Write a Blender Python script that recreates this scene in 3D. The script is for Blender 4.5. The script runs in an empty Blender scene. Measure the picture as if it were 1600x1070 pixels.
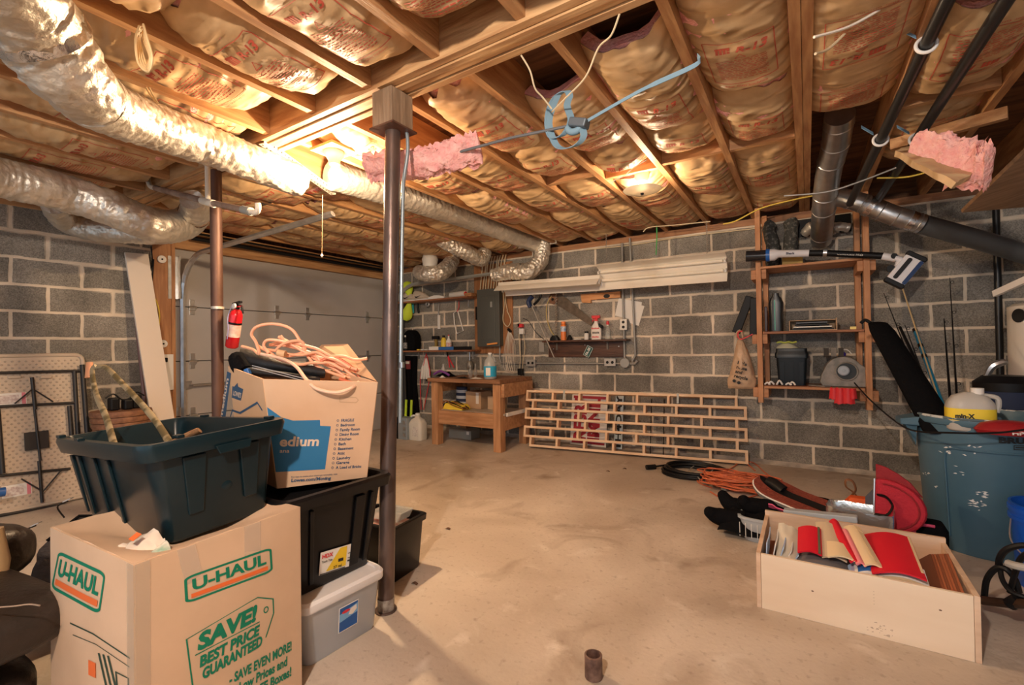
import bpy, math, random
from mathutils import Vector as V, Matrix, noise, Euler
rnd = random.Random(7)
PI = math.pi
S = bpy.context.scene
COL = S.collection

# ------------------------------------------------------------------ camera
FPX, YAW, PITCH, ROLL, EYE = 726.5, .5651, .0105, -.0147, 1.118
YB, XL, HJ = 4.943, -5.034, 2.30          # back wall, left wall, underside of the joists
_f = V((-math.sin(YAW)*math.cos(PITCH), math.cos(YAW)*math.cos(PITCH), math.sin(PITCH)))
_r0 = V((math.cos(YAW), math.sin(YAW), 0)); _u0 = _r0.cross(_f)
_r = math.cos(ROLL)*_r0 + math.sin(ROLL)*_u0
_u = -math.sin(ROLL)*_r0 + math.cos(ROLL)*_u0
CAMP = V((0, 0, EYE))
cd = bpy.data.cameras.new('camera'); cam = bpy.data.objects.new('camera', cd); COL.objects.link(cam)
cd.sensor_width = 36; cd.lens = FPX/1600*36; cd.clip_start = .05
m = Matrix((_r, _u, -_f)).transposed().to_4x4(); m.translation = CAMP
cam.matrix_world = m; S.camera = cam

# ------------------------------------------------------------------ world, lamps, exposure
S.view_settings.view_transform = 'Standard'; S.view_settings.look = 'None'
S.view_settings.gamma = 1; S.view_settings.exposure = 1.2
try: S.view_settings.use_curve_mapping = False
except Exception: pass
w = bpy.data.worlds.new('sky'); S.world = w; w.use_nodes = True
w.node_tree.nodes['Background'].inputs[0].default_value = (.72, .86, 1, 1)
w.node_tree.nodes['Background'].inputs[1].default_value = .48

def lamp(name, loc, power, col, rad):
    l = bpy.data.lights.new(name, 'POINT'); l.energy = power; l.color = col; l.shadow_soft_size = rad
    o = bpy.data.objects.new(name, l); o.location = loc; COL.objects.link(o); return o
WARM = (1, .74, .48)
lamp('bulb_and_fill_light', (-2.33, 1.75, 2.10), 60, (1, .70, .42), .035)
lamp('bulb_and_fill_light', (-.95, 3.22, 2.215), 42, WARM, .035)
lamp('bulb_and_fill_light', (-.35, -.55, 2.12), 84, (1, .84, .70), .045)     # the third bulb, behind the photographer
lamp('bulb_and_fill_light', (2.35, .6, 2.05), 5, (1, .80, .60), .045)  # added faint fill lamp off to the right, no bulb there

# ------------------------------------------------------------------ pixel rays onto planes of the place
def ray(x, y): return (x-800)/FPX*_r - (y-535)/FPX*_u + _f
def fy(x, y, Y): d = ray(x, y); return CAMP + d*(Y/d.y)
def fx(x, y, X): d = ray(x, y); return CAMP + d*(X/d.x)
def fz(x, y, z=0): d = ray(x, y); return CAMP + d*((z-EYE)/d.z)
def dp(x, y, t): return CAMP + ray(x, y)*t
def bw(x, y, off=0): return fy(x, y, YB-off)
def lw(x, y, off=0): return fx(x, y, XL+off)

# ------------------------------------------------------------------ materials
MATS = {}
def mk(name, col, rough=.6, metal=0., col2=None, nscale=8, stretch=(1, 1, 1), bump=0., bscale=None, spec=.5, alpha=1., trans=0., emit=None, detail=4, lo=.35, hi=.65, coat=0., ior=1.45, ridged=False, bdist=.01):
    if name in MATS: return MATS[name]
    mt = bpy.data.materials.new(name); mt.use_nodes = True; nt = mt.node_tree; N = nt.nodes; L = nt.links
    b = N['Principled BSDF']
    b.inputs['Base Color'].default_value = (*col, 1); b.inputs['Roughness'].default_value = rough
    b.inputs['Metallic'].default_value = metal; b.inputs['Specular IOR Level'].default_value = spec
    b.inputs['Alpha'].default_value = alpha; b.inputs['Transmission Weight'].default_value = trans
    b.inputs['IOR'].default_value = ior; b.inputs['Coat Weight'].default_value = coat
    if emit: b.inputs['Emission Color'].default_value = (*emit[0], 1); b.inputs['Emission Strength'].default_value = emit[1]
    tc = N.new('ShaderNodeTexCoord'); mp = N.new('ShaderNodeMapping'); mp.inputs['Scale'].default_value = stretch
    L.new(tc.outputs['Object'], mp.inputs['Vector'])
    if col2:
        n = N.new('ShaderNodeTexNoise'); n.inputs['Scale'].default_value = nscale; n.inputs['Detail'].default_value = detail
        L.new(mp.outputs[0], n.inputs['Vector'])
        r = N.new('ShaderNodeMapRange'); r.inputs[1].default_value = lo; r.inputs[2].default_value = hi
        L.new(n.outputs['Fac'], r.inputs[0])
        mx = N.new('ShaderNodeMix'); mx.data_type = 'RGBA'; mx.inputs[6].default_value = (*col, 1); mx.inputs[7].default_value = (*col2, 1)
        L.new(r.outputs[0], mx.inputs[0]); L.new(mx.outputs[2], b.inputs['Base Color'])
    if bump:
        n2 = N.new('ShaderNodeTexNoise'); n2.inputs['Scale'].default_value = bscale or nscale*3; n2.inputs['Detail'].default_value = 5
        if ridged: n2.noise_type = 'RIDGED_MULTIFRACTAL'; n2.inputs['Detail'].default_value = 3; n2.inputs['Distortion'].default_value = .4
        L.new(mp.outputs[0], n2.inputs['Vector'])
        bp = N.new('ShaderNodeBump'); bp.inputs['Strength'].default_value = min(1, bump); bp.inputs['Distance'].default_value = bdist
        L.new(n2.outputs['Fac'], bp.inputs['Height']); L.new(bp.outputs[0], b.inputs['Normal'])
    MATS[name] = mt; return mt
def wood(name, c1, c2, axis='x', rough=.55, sc=9, **k):
    st = {'x': (.12, 1, 1), 'y': (1, .12, 1), 'z': (1, 1, .12)}[axis]
    return mk(name, c1, rough, col2=c2, nscale=sc*3, stretch=st, bump=.25, bscale=sc*9, detail=6, lo=.38, hi=.62, **k)

def block_wall(name, axis, phase, warm):
    mt = bpy.data.materials.new(name); mt.use_nodes = True; nt = mt.node_tree; N = nt.nodes; L = nt.links; b = N['Principled BSDF']
    b.inputs['Roughness'].default_value = .92; b.inputs['Specular IOR Level'].default_value = .15
    tc = N.new('ShaderNodeTexCoord'); sp = N.new('ShaderNodeSeparateXYZ'); L.new(tc.outputs['Object'], sp.inputs[0])
    cb = N.new('ShaderNodeCombineXYZ'); L.new(sp.outputs[axis], cb.inputs[0]); L.new(sp.outputs['Z'], cb.inputs[1])
    nz = N.new('ShaderNodeTexNoise'); nz.inputs['Scale'].default_value = 9; nz.inputs['Detail'].default_value = 3; L.new(cb.outputs[0], nz.inputs['Vector'])
    sb = N.new('ShaderNodeVectorMath'); sb.operation = 'SUBTRACT'; sb.inputs[1].default_value = (.5, .5, .5); L.new(nz.outputs['Color'], sb.inputs[0])
    sc = N.new('ShaderNodeVectorMath'); sc.operation = 'SCALE'; sc.inputs['Scale'].default_value = .018; L.new(sb.outputs[0], sc.inputs[0])
    ad = N.new('ShaderNodeVectorMath'); ad.operation = 'ADD'; L.new(cb.outputs[0], ad.inputs[0]); L.new(sc.outputs[0], ad.inputs[1])
    ph = N.new('ShaderNodeVectorMath'); ph.operation = 'ADD'; ph.inputs[1].default_value = phase; L.new(ad.outputs[0], ph.inputs[0])
    def brick(mort, smooth):
        br = N.new('ShaderNodeTexBrick'); br.offset = .5; br.inputs['Scale'].default_value = 1
        br.inputs['Brick Width'].default_value = .4064; br.inputs['Row Height'].default_value = .2032
        br.inputs['Mortar Size'].default_value = mort; br.inputs['Mortar Smooth'].default_value = smooth
        br.inputs['Color1'].default_value = (0, 0, 0, 1); br.inputs['Color2'].default_value = (1, 1, 1, 1); br.inputs['Mortar'].default_value = (.5, .5, .5, 1)
        L.new(ph.outputs[0], br.inputs['Vector']); return br
    br = brick(.0125, .25)
    # smeared joints: wider mortar only where a slow noise is high
    bw_ = brick(.022, .5); sm = N.new('ShaderNodeTexNoise'); sm.inputs['Scale'].default_value = 2.3; sm.inputs['Detail'].default_value = 4; L.new(cb.outputs[0], sm.inputs['Vector'])
    gt = N.new('ShaderNodeMapRange'); gt.inputs[1].default_value = .50; gt.inputs[2].default_value = .58; L.new(sm.outputs['Fac'], gt.inputs[0])
    mu = N.new('ShaderNodeMath'); mu.operation = 'MULTIPLY'; L.new(gt.outputs[0], mu.inputs[0]); L.new(bw_.outputs['Fac'], mu.inputs[1])
    mxm = N.new('ShaderNodeMath'); mxm.operation = 'MAXIMUM'; L.new(br.outputs['Fac'], mxm.inputs[0]); L.new(mu.outputs[0], mxm.inputs[1])
    # block colour: per block tint, big clouds and fine aggregate
    t1 = N.new('ShaderNodeMix'); t1.data_type = 'RGBA'; t1.inputs[6].default_value = (*warm[0], 1); t1.inputs[7].default_value = (*warm[1], 1); L.new(br.outputs['Color'], t1.inputs[0])
    fn = N.new('ShaderNodeTexNoise'); fn.inputs['Scale'].default_value = 130; fn.inputs['Detail'].default_value = 3; L.new(tc.outputs['Object'], fn.inputs['Vector'])
    cl = N.new('ShaderNodeTexNoise'); cl.inputs['Scale'].default_value = 3.2; cl.inputs['Detail'].default_value = 6; L.new(tc.outputs['Object'], cl.inputs['Vector'])
    r1 = N.new('ShaderNodeMapRange'); r1.inputs[1].default_value = .3; r1.inputs[2].default_value = .7; r1.inputs[3].default_value = .62; r1.inputs[4].default_value = 1.35; L.new(fn.outputs['Fac'], r1.inputs[0])
    r2 = N.new('ShaderNodeMapRange'); r2.inputs[1].default_value = .3; r2.inputs[2].default_value = .7; r2.inputs[3].default_value = .72; r2.inputs[4].default_value = 1.3; L.new(cl.outputs['Fac'], r2.inputs[0])
    mm = N.new('ShaderNodeMath'); mm.operation = 'MULTIPLY'; L.new(r1.outputs[0], mm.inputs[0]); L.new(r2.outputs[0], mm.inputs[1])
    vs = N.new('ShaderNodeVectorMath'); vs.operation = 'SCALE'; L.new(t1.outputs[2], vs.inputs[0]); L.new(mm.outputs[0], vs.inputs['Scale'])
    mc = N.new('ShaderNodeVectorMath'); mc.operation = 'SCALE'; mc.inputs[0].default_value = warm[2]; L.new(r2.outputs[0], mc.inputs['Scale'])
    mx = N.new('ShaderNodeMix'); mx.data_type = 'RGBA'; L.new(mxm.outputs[0], mx.inputs[0]); L.new(vs.outputs[0], mx.inputs[6]); L.new(mc.outputs[0], mx.inputs[7])
    L.new(mx.outputs[2], b.inputs['Base Color'])
    hh = N.new('ShaderNodeMath'); hh.operation = 'MULTIPLY_ADD'; hh.inputs[1].default_value = .35; L.new(fn.outputs['Fac'], hh.inputs[0])
    ng = N.new('ShaderNodeMath'); ng.operation = 'MULTIPLY'; ng.inputs[1].default_value = -.8; L.new(br.outputs['Fac'], ng.inputs[0]); L.new(ng.outputs[0], hh.inputs[2])
    bp = N.new('ShaderNodeBump'); bp.inputs['Strength'].default_value = .6; bp.inputs['Distance'].default_value = .012; L.new(hh.outputs[0], bp.inputs['Height']); L.new(bp.outputs[0], b.inputs['Normal'])
    return mt

def floor_mat():
    mt = bpy.data.materials.new('stained_concrete'); mt.use_nodes = True; nt = mt.node_tree; N = nt.nodes; L = nt.links; b = N['Principled BSDF']
    b.inputs['Roughness'].default_value = .62; b.inputs['Specular IOR Level'].default_value = .3
    tc = N.new('ShaderNodeTexCoord')
    def nz(s, d, dist=0):
        n = N.new('ShaderNodeTexNoise'); n.inputs['Scale'].default_value = s; n.inputs['Detail'].default_value = d; n.inputs['Distortion'].default_value = dist
        L.new(tc.outputs['Object'], n.inputs['Vector']); return n
    def mix(a, bcol, fac, lo, hi):
        r = N.new('ShaderNodeMapRange'); r.inputs[1].default_value = lo; r.inputs[2].default_value = hi; L.new(fac, r.inputs[0])
        x = N.new('ShaderNodeMix'); x.data_type = 'RGBA'; L.new(r.outputs[0], x.inputs[0])
        if isinstance(a, tuple): x.inputs[6].default_value = (*a, 1)
        else: L.new(a, x.inputs[6])
        x.inputs[7].default_value = (*bcol, 1); return x.outputs[2]
    c = mix((.42, .345, .275), (.62, .54, .46), nz(1.1, 6, .6).outputs['Fac'], .36, .66)
    c = mix(c, (.25, .18, .125), nz(2.4, 7, .9).outputs['Fac'], .55, .78)
    c = mix(c, (.17, .11, .075), nz(1.7, 5, .3).outputs['Fac'], .68, .80)
    c = mix(c, (.68, .62, .55), nz(5.5, 8, .5).outputs['Fac'], .60, .80)
    c = mix(c, (.25, .19, .145), nz(38, 6).outputs['Fac'], .58, .9)
    L.new(c, b.inputs['Base Color'])
    n = nz(55, 6); bp = N.new('ShaderNodeBump'); bp.inputs['Strength'].default_value = .18; bp.inputs['Distance'].default_value = .01
    L.new(n.outputs['Fac'], bp.inputs['Height']); L.new(bp.outputs[0], b.inputs['Normal'])
    return mt

# ------------------------------------------------------------------ mesh builder
FONT = {}
def text_shape(body, bold=0., shear=0., space=1., res=3):
    k = (body, bold, shear, space)
    if k in FONT: return FONT[k]
    cu = bpy.data.curves.new('t', 'FONT'); cu.body = body; cu.size = 1; cu.offset = bold; cu.shear = shear; cu.space_character = space
    cu.resolution_u = res; cu.fill_mode = 'FRONT'
    o = bpy.data.objects.new('t', cu); COL.objects.link(o); dg = bpy.context.evaluated_depsgraph_get(); dg.update()
    me = o.evaluated_get(dg).to_mesh(); vs = [tuple(v.co[:2]) for v in me.vertices]; fs = [tuple(p.vertices) for p in me.polygons]
    o.evaluated_get(dg).to_mesh_clear(); bpy.data.objects.remove(o); bpy.data.curves.remove(cu)
    if vs:
        x0 = min(v[0] for v in vs); x1 = max(v[0] for v in vs); y0 = min(v[1] for v in vs); y1 = max(v[1] for v in vs)
    else: x0 = x1 = y0 = y1 = 0
    FONT[k] = (vs, fs, (x0, x1, y0, y1)); return FONT[k]

class Frame:
    """a flat patch of the place: origin, unit u (reading direction), unit v (up), normal n"""
    def __init__(s, o, u, v):
        s.o = V(o); s.u = V(u).normalized(); v = V(v); s.n = s.u.cross(v).normalized(); s.v = s.n.cross(s.u)
    def p(s, a, b, c=0): return s.o + s.u*a + s.v*b + s.n*c
class MB:
    def __init__(s): s.v = []; s.f = []
    def add(s, vs, fs):
        k = len(s.v); s.v += [V(x) for x in vs]; s.f += [tuple(k+i for i in f) for f in fs]; return s
    def hexa(s, p): return s.add(p, [(3, 2, 1, 0), (4, 5, 6, 7), (0, 1, 5, 4), (1, 2, 6, 5), (2, 3, 7, 6), (3, 0, 4, 7)])
    def bb(s, x0, x1, y0, y1, z0, z1):
        return s.hexa([(x0, y0, z0), (x1, y0, z0), (x1, y1, z0), (x0, y1, z0), (x0, y0, z1), (x1, y0, z1), (x1, y1, z1), (x0, y1, z1)])
    def fbox(s, F, a0, a1, b0, b1, c0, c1):
        return s.hexa([F.p(a0, b0, c0), F.p(a1, b0, c0), F.p(a1, b1, c0), F.p(a0, b1, c0), F.p(a0, b0, c1), F.p(a1, b0, c1), F.p(a1, b1, c1), F.p(a0, b1, c1)])
    def prism(s, F, poly, c0, c1):
        n = len(poly)
        return s.add([F.p(a, b, c0) for a, b in poly]+[F.p(a, b, c1) for a, b in poly],
                     [tuple(range(n-1, -1, -1)), tuple(range(n, 2*n))]+[(i, (i+1) % n, n+(i+1) % n, n+i) for i in range(n)])
    def beam(s, a, b, w, h, up=(0, 0, 1)):
        a = V(a); b = V(b); d = (b-a).normalized(); x = d.cross(V(up)).normalized(); y = x.cross(d)
        x *= w/2; y *= h/2
        return s.hexa([a-x-y, a+x-y, a+x+y, a-x+y, b-x-y, b+x-y, b+x+y, b-x+y])
    def tube(s, pts, r, n=8, cap=True, closed=False, flat=1.):
        pts = [V(p) for p in pts]; N = len(pts); rr = r if isinstance(r, (list, tuple)) else [r]*N
        t = []
        for i in range(N):
            if closed: d = pts[(i+1) % N]-pts[i-1]
            else: d = pts[min(i+1, N-1)]-pts[max(i-1, 0)]
            t.append(d.normalized() if d.length > 1e-9 else V((0, 0, 1)))
        x = t[0].orthogonal().normalized(); ring = []
        vs = []
        for i in range(N):
            x = (x-t[i]*x.dot(t[i])); x = x.normalized() if x.length > 1e-6 else t[i].orthogonal().normalized()
            y = t[i].cross(x)
            for k in range(n):
                a = 2*PI*k/n; vs.append(pts[i]+(x*math.cos(a)+y*math.sin(a)*flat)*rr[i])
        fs = []
        for i in range(N if closed else N-1):
            j = (i+1) % N
            for k in range(n):
                l = (k+1) % n; fs.append((i*n+k, i*n+l, j*n+l, j*n+k))
        if cap and not closed: fs += [tuple(range(n-1, -1, -1)), tuple((N-1)*n+k for k in range(n))]
        return s.add(vs, fs)
    def lathe(s, prof, c=(0, 0, 0), ax=(0, 0, 1), n=24, caps=True, sx=1., ref=None):
        c = V(c); z = V(ax).normalized(); x = (V(ref)-z*V(ref).dot(z)).normalized() if ref else z.orthogonal().normalized(); y = z.cross(x)
        vs = []; fs = []
        for r, h in prof:
            for k in range(n):
                a = 2*PI*k/n; vs.append(c+z*h+(x*math.cos(a)*sx+y*math.sin(a))*r)
        for i in range(len(prof)-1):
            for k in range(n):
                l = (k+1) % n; fs.append((i*n+k, i*n+l, (i+1)*n+l, (i+1)*n+k))
        if caps: fs += [tuple(range(n-1, -1, -1)), tuple((len(prof)-1)*n+k for k in range(n))]
        return s.add(vs, fs)
    def grid(s, fn, nu, nv, wrap=False):
        vs = [fn(i/nu, j/nv) for j in range(nv+1) for i in range(nu+1)]
        return s.add(vs, [(j*(nu+1)+i, j*(nu+1)+i+1, (j+1)*(nu+1)+i+1, (j+1)*(nu+1)+i) for j in range(nv) for i in range(nu)])
    def slab(s, fn, nu, nv, th):
        """a sheet fn(u,v) with real thickness th along its own normal"""
        P = [[V(fn(i/nu, j/nv)) for i in range(nu+1)] for j in range(nv+1)]; top = []; bot = []
        for j in range(nv+1):
            for i in range(nu+1):
                du = P[j][min(i+1, nu)]-P[j][max(i-1, 0)]; dv = P[min(j+1, nv)][i]-P[max(j-1, 0)][i]
                n = du.cross(dv); n = n.normalized() if n.length > 1e-12 else V((0, 0, 1))
                top.append(P[j][i]+n*th/2); bot.append(P[j][i]-n*th/2)
        W = nu+1; K = len(top); fs = []
        for j in range(nv):
            for i in range(nu):
                a = j*W+i; fs.append((a, a+1, a+W+1, a+W)); fs.append((K+a, K+a+W, K+a+W+1, K+a+1))
        for i in range(nu):
            fs.append((i, K+i, K+i+1, i+1)); a = nv*W+i; fs.append((a, a+1, K+a+1, K+a))
        for j in range(nv):
            a = j*W; fs.append((a, a+W, K+a+W, K+a)); a += nu; fs.append((a, K+a, K+a+W, a+W))
        return s.add(top+bot, fs)
    def text(s, fn, body, x, y, h, width=None, align='l', bold=0., shear=0., space=1., slant=0., cap=.7):
        """letters: fn(a,b)->point; x,y baseline; h capital height; width forces the line length"""
        vs, fs, (x0, x1, y0, y1) = text_shape(body, bold, shear, space)
        if not vs: return s
        k = h/cap; kx = k if width is None else width/(x1-x0)
        W = (x1-x0)*kx; ox = x-(0 if align == 'l' else W/2 if align == 'c' else W)
        return s.add([fn(ox+(a-x0)*kx, y+b*k+slant*(a-x0)*kx) for a, b in vs], fs)
    def poly(s, fn, pts): return s.add([fn(a, b) for a, b in pts], [tuple(range(len(pts)))])
    def fill(s, fn, pts, n=14):
        """fill a 2D outline in narrow strips so that it follows a curved face"""
        xs = sorted(set([p[0] for p in pts]+[min(p[0] for p in pts)+(max(p[0] for p in pts)-min(p[0] for p in pts))*k/n for k in range(n+1)]))
        def span(x):
            ys = []
            for i in range(len(pts)):
                (x0, y0), (x1, y1) = pts[i], pts[(i+1) % len(pts)]
                if (x0 <= x < x1) or (x1 <= x < x0): ys.append(y0+(y1-y0)*(x-x0)/(x1-x0))
            return (min(ys), max(ys)) if len(ys) > 1 else None
        for x0, x1 in zip(xs, xs[1:]):
            e = (x1-x0)*.001; A = span(x0+e); B = span(x1-e)
            if A and B:
                for k in range(4): s.poly(fn, [(x0, A[0]+(A[1]-A[0])*k/4), (x1, B[0]+(B[1]-B[0])*k/4), (x1, B[0]+(B[1]-B[0])*(k+1)/4), (x0, A[0]+(A[1]-A[0])*(k+1)/4)])
        return s
    def frame_outline(s, fn, pts, t, closed=True):
        """a drawn outline of thickness t along a 2D polyline"""
        n = len(pts); rng = range(n if closed else n-1); cx = sum(p[0] for p in pts)/n; cy = sum(p[1] for p in pts)/n
        for i in rng:
            a = pts[i]; b = pts[(i+1) % n]; d = math.hypot(b[0]-a[0], b[1]-a[1]) or 1; nx = -(b[1]-a[1])/d*t/2; ny = (b[0]-a[0])/d*t/2
            ex = (b[0]-a[0])/d*t/2; ey = (b[1]-a[1])/d*t/2
            s.poly(fn, [(a[0]-ex+nx, a[1]-ey+ny), (a[0]-ex-nx, a[1]-ey-ny), (b[0]+ex-nx, b[1]+ey-ny), (b[0]+ex+nx, b[1]+ey+ny)])
        return s

ROOT = {}
def tag(o, label=None, cat=None, group=None, kind=None):
    if label: o['label'] = label
    if cat: o['category'] = cat
    if group: o['group'] = group
    if kind: o['kind'] = kind
    return o
def thing(name, label, cat, loc, group=None):
    o = bpy.data.objects.new(name, None); o.location = loc; o.empty_display_size = .05; COL.objects.link(o)
    ROOT[o.name] = V(loc); return tag(o, label, cat, group)
def origin_of(o):
    while o is not None:
        if o.name in ROOT: return ROOT[o.name]
        o = o.parent
    return V((0, 0, 0))
def part(name, mb, mat, parent=None, smooth=False, bevel=0., label=None, loc=None, flip=False, angle=40):
    org = origin_of(parent) if parent else (V(loc) if loc is not None else V((0, 0, 0)))
    me = bpy.data.meshes.new(name); me.from_pydata([tuple(v-org) for v in mb.v], [], mb.f)
    me.materials.append(mat); me.validate()
    import bmesh
    if smooth != 'keep':
        bm = bmesh.new(); bm.from_mesh(me); bmesh.ops.recalc_face_normals(bm, faces=bm.faces); bm.to_mesh(me); bm.free()
    if smooth:
        me.shade_smooth()
        me.set_sharp_from_angle(angle=math.radians(angle))
    o = bpy.data.objects.new(name, me); COL.objects.link(o)
    if parent: o.parent = parent
    else: o.location = org; ROOT[o.name] = org
    if bevel:
        b = o.modifiers.new('bevel', 'BEVEL'); b.width = bevel; b.segments = 2; b.limit_method = 'ANGLE'; b.angle_limit = math.radians(35)
    if label: o['label'] = label
    return o
def struct(name, mb, mat, **k): o = part(name, mb, mat, **k); o['kind'] = 'structure'; return o
def solo(name, mb, mat, label, cat, loc, group=None, **k): return tag(part(name, mb, mat, loc=loc, **k), label, cat, group)
def cat_rom(pts, n=8, closed=False):
    pts = [V(p) for p in pts]; out = []; N = len(pts)
    for i in range(N if closed else N-1):
        g = (lambda q: pts[q % N]) if closed else (lambda q: pts[max(0, min(N-1, q))])
        a, b, c, d = g(i-1), g(i), g(i+1), g(i+2)
        for k in range(n):
            t = k/n; out.append(.5*((2*b)+(c-a)*t+(2*a-5*b+4*c-d)*t*t+(3*b-a-3*c+d)*t*t*t))
    if not closed: out.append(pts[-1])
    return out
def ns(x, y=0., z=0.): return noise.noise(V((x, y, z)))
def frac(v): return v-math.floor(v)
def rrect(w, h, r, n=4):
    out = []
    for cx, cy, a0 in ((w/2-r, h/2-r, 0), (-w/2+r, h/2-r, PI/2), (-w/2+r, -h/2+r, PI), (w/2-r, -h/2+r, 1.5*PI)):
        for k in range(n+1):
            a = a0+PI/2*k/n; out.append((cx+r*math.cos(a), cy+r*math.sin(a)))
    return out
def loft(mb, sections, caps=True):
    """join equal-length loops of points"""
    n = len(sections[0]); k = len(mb.v)
    vs = [p for s_ in sections for p in s_]; fs = []
    for i in range(len(sections)-1):
        for j in range(n):
            l = (j+1) % n; fs.append((i*n+j, i*n+l, (i+1)*n+l, (i+1)*n+j))
    if caps: fs += [tuple(range(n-1, -1, -1)), tuple((len(sections)-1)*n+j for j in range(n))]
    return mb.add(vs, fs)
def rotf(yaw, pitch=0., roll=0.): return Euler((pitch, roll, yaw), 'XYZ').to_matrix()
# ------------------------------------------------------------------ palette
JOIST = wood('joist_lumber', (.42, .20, .085), (.62, .35, .16), 'y')
JOISTX = wood('beam_lumber', (.44, .23, .10), (.66, .41, .20), 'x')
POSTW = wood('post_lumber', (.34, .15, .065), (.50, .25, .11), 'z')
PINEX = wood('pine_x', (.76, .50, .30), (.86, .62, .41), 'x', sc=7)
PINEZ = wood('pine_z', (.74, .46, .27), (.82, .57, .36), 'z', sc=7)
PLY = wood('birch_plywood', (.74, .57, .40), (.82, .66, .49), 'x', sc=5)
DARKW = wood('old_subfloor', (.13, .06, .03), (.26, .12, .055), 'x', rough=.8)
BROWN = wood('stained_shelf_wood', (.055, .022, .012), (.11, .045, .025), 'x', rough=.4)
KRAFT = mk('kraft_paper', (.50, .325, .165), .5, col2=(.68, .47, .26), nscale=7, bump=.9, bscale=8, spec=.4, ridged=True, bdist=.05, stretch=(.8, 1.5, 1))
REDINK = mk('red_ink', (.55, .10, .06), .7)
PINKF = mk('pink_fiberglass', (.86, .38, .36), 1., col2=(.95, .55, .50), nscale=30, bump=1., bscale=60, spec=.05)
FOIL = mk('foil_jacket', (.66, .62, .55), .42, metal=.72, col2=(.80, .76, .68), nscale=12, bump=.9, bscale=26)
GALV = mk('galvanised_steel', (.50, .52, .54), .34, metal=.95, col2=(.62, .64, .66), nscale=14, bump=.05)
STEELP = mk('painted_grey_metal', (.36, .37, .35), .5, metal=.3)
RUST = mk('rusty_brown_steel', (.085, .042, .030), .5, metal=.35, col2=(.16, .085, .06), nscale=9, stretch=(1, 1, .3), bump=.2)
DKSTEEL = mk('worn_dark_steel', (.10, .075, .068), .36, metal=.55, col2=(.19, .13, .11), nscale=11, stretch=(1, 1, .35), bump=.2)
BLACK = mk('black_plastic', (.007, .007, .008), .45, spec=.3)
BLACKF = mk('black_fabric', (.006, .006, .007), .95, bump=.3, bscale=90, spec=.08)
MATTEB = mk('black_pipe_plastic', (.014, .014, .015), .35)
WHITE = mk('white_plastic', (.80, .78, .74), .4)
CREAM = mk('cream_enamel', (.86, .80, .70), .35)
GREYC = mk('conduit_grey', (.34, .33, .31), .45, metal=.4)
CABLE = mk('cream_cable', (.72, .60, .40), .5)
YELC = mk('yellow_cable', (.75, .55, .08), .5)
ORANGE = mk('orange_cord_jacket', (.64, .16, .07), .45)
PEACH = mk('faded_orange_cord_jacket', (.86, .44, .27), .45)

# ------------------------------------------------------------------ room shell
XR = 4.2; YF = -3.2; ZT = 2.535
struct('floor', MB().bb(XL-.3, XR, YF, YB+.3, -.1, 0), floor_mat())
struct('ceiling', MB().bb(XL-.3, XR, YF, YB+.3, ZT, ZT+.03), DARKW)
GREYB = ((.19, .175, .152), (.315, .288, .25), (.70, .60, .48))
WB = block_wall('block_wall_back', 'X', (.1718, .002, 0), GREYB)
WL = block_wall('block_wall_left', 'Y', (.087, -.025, 0), GREYB)
hole = (-.19, .22, 2.05, 2.19)          # rough opening where the vent leaves, at the wall head
mb = MB().bb(XL-.2, XR, YB, YB+.2, 0, 2.24)
struct('wall_back', mb, WB)
YJ0 = lw(238, 500).y; YJ1 = lw(272, 500).y; YD1 = 4.74
mb = MB().bb(XL-.2, XL, YF, YJ0, 0, 2.24); mb.bb(XL-.2, XL, YD1, YB, 0, 2.24)
struct('wall_left', mb, WL)
struct('wall_right', MB().bb(XR, XR+.2, YF, YB+.2, 0, ZT), WB)
# sill plates on the wall heads, rim boards, door jamb and header
struct('trim_1', MB().bb(XL-.2, XR, YB-.01, YB+.14, 2.24, HJ), wood('sill_x', (.30, .13, .06), (.45, .22, .10), 'x'))
struct('trim_2', MB().bb(XL-.14, XL+.01, YF, YB-.01, 2.24, HJ), JOIST)
struct('trim_3', MB().bb(XL-.19, XR, YB+.10, YB+.14, HJ, ZT), DARKW)
struct('trim_4', MB().bb(XL-.14, XL+.015, YJ0, YJ1-.03, 0, 2.24).bb(XL-.10, XL+.03, YJ1-.03, YJ1, 0, 2.24), POSTW)
struct('trim_5', MB().bb(XL-.12, XL+.02, YJ1, YD1, 2.105, 2.24), wood('header', (.42, .21, .09), (.58, .33, .15), 'y'))
struct('trim_6', MB().bb(XL-.14, XL-.10, YF, YB, HJ, ZT), DARKW)
# flaky parge strip where the back wall meets the slab
mb = MB(); mb.grid(lambda u, v: V((XL+u*(XR-XL), YB-.002-.05*(1-v)**1.5-.012*ns(u*60, v*2), .001+.035*v+.012*v*ns(u*45, 3))), 400, 3)
struct('baseboard_back', mb, mk('parge', (.34, .30, .26), .95, col2=(.60, .52, .43), nscale=9, bump=.4, bscale=60), smooth=True)

# ------------------------------------------------------------------ garage door
DOORM = mk('door_steel_inside', (.40, .385, .375), .55, col2=(.44, .42, .41), nscale=2)
door = thing('door_1', None, None, (XL-.05, YJ1, 0)); door['kind'] = 'structure'
zs = [0, .505, 1.03, 1.555, 2.105]
for i in range(4):
    p = MB().bb(XL-.075, XL-.03, YJ1+.004, YD1-.004, zs[i]+.004, zs[i+1]-.003)
    part('door_panel', p, DOORM, door, bevel=.004)
part('gap_light_blocker', MB().bb(XL-.11, XL-.078, YJ1-.06, YD1+.06, -.02, 2.13), DOORM, door)  # added unseen sheet behind the panels, keeps sky light out of their gaps
    
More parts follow.
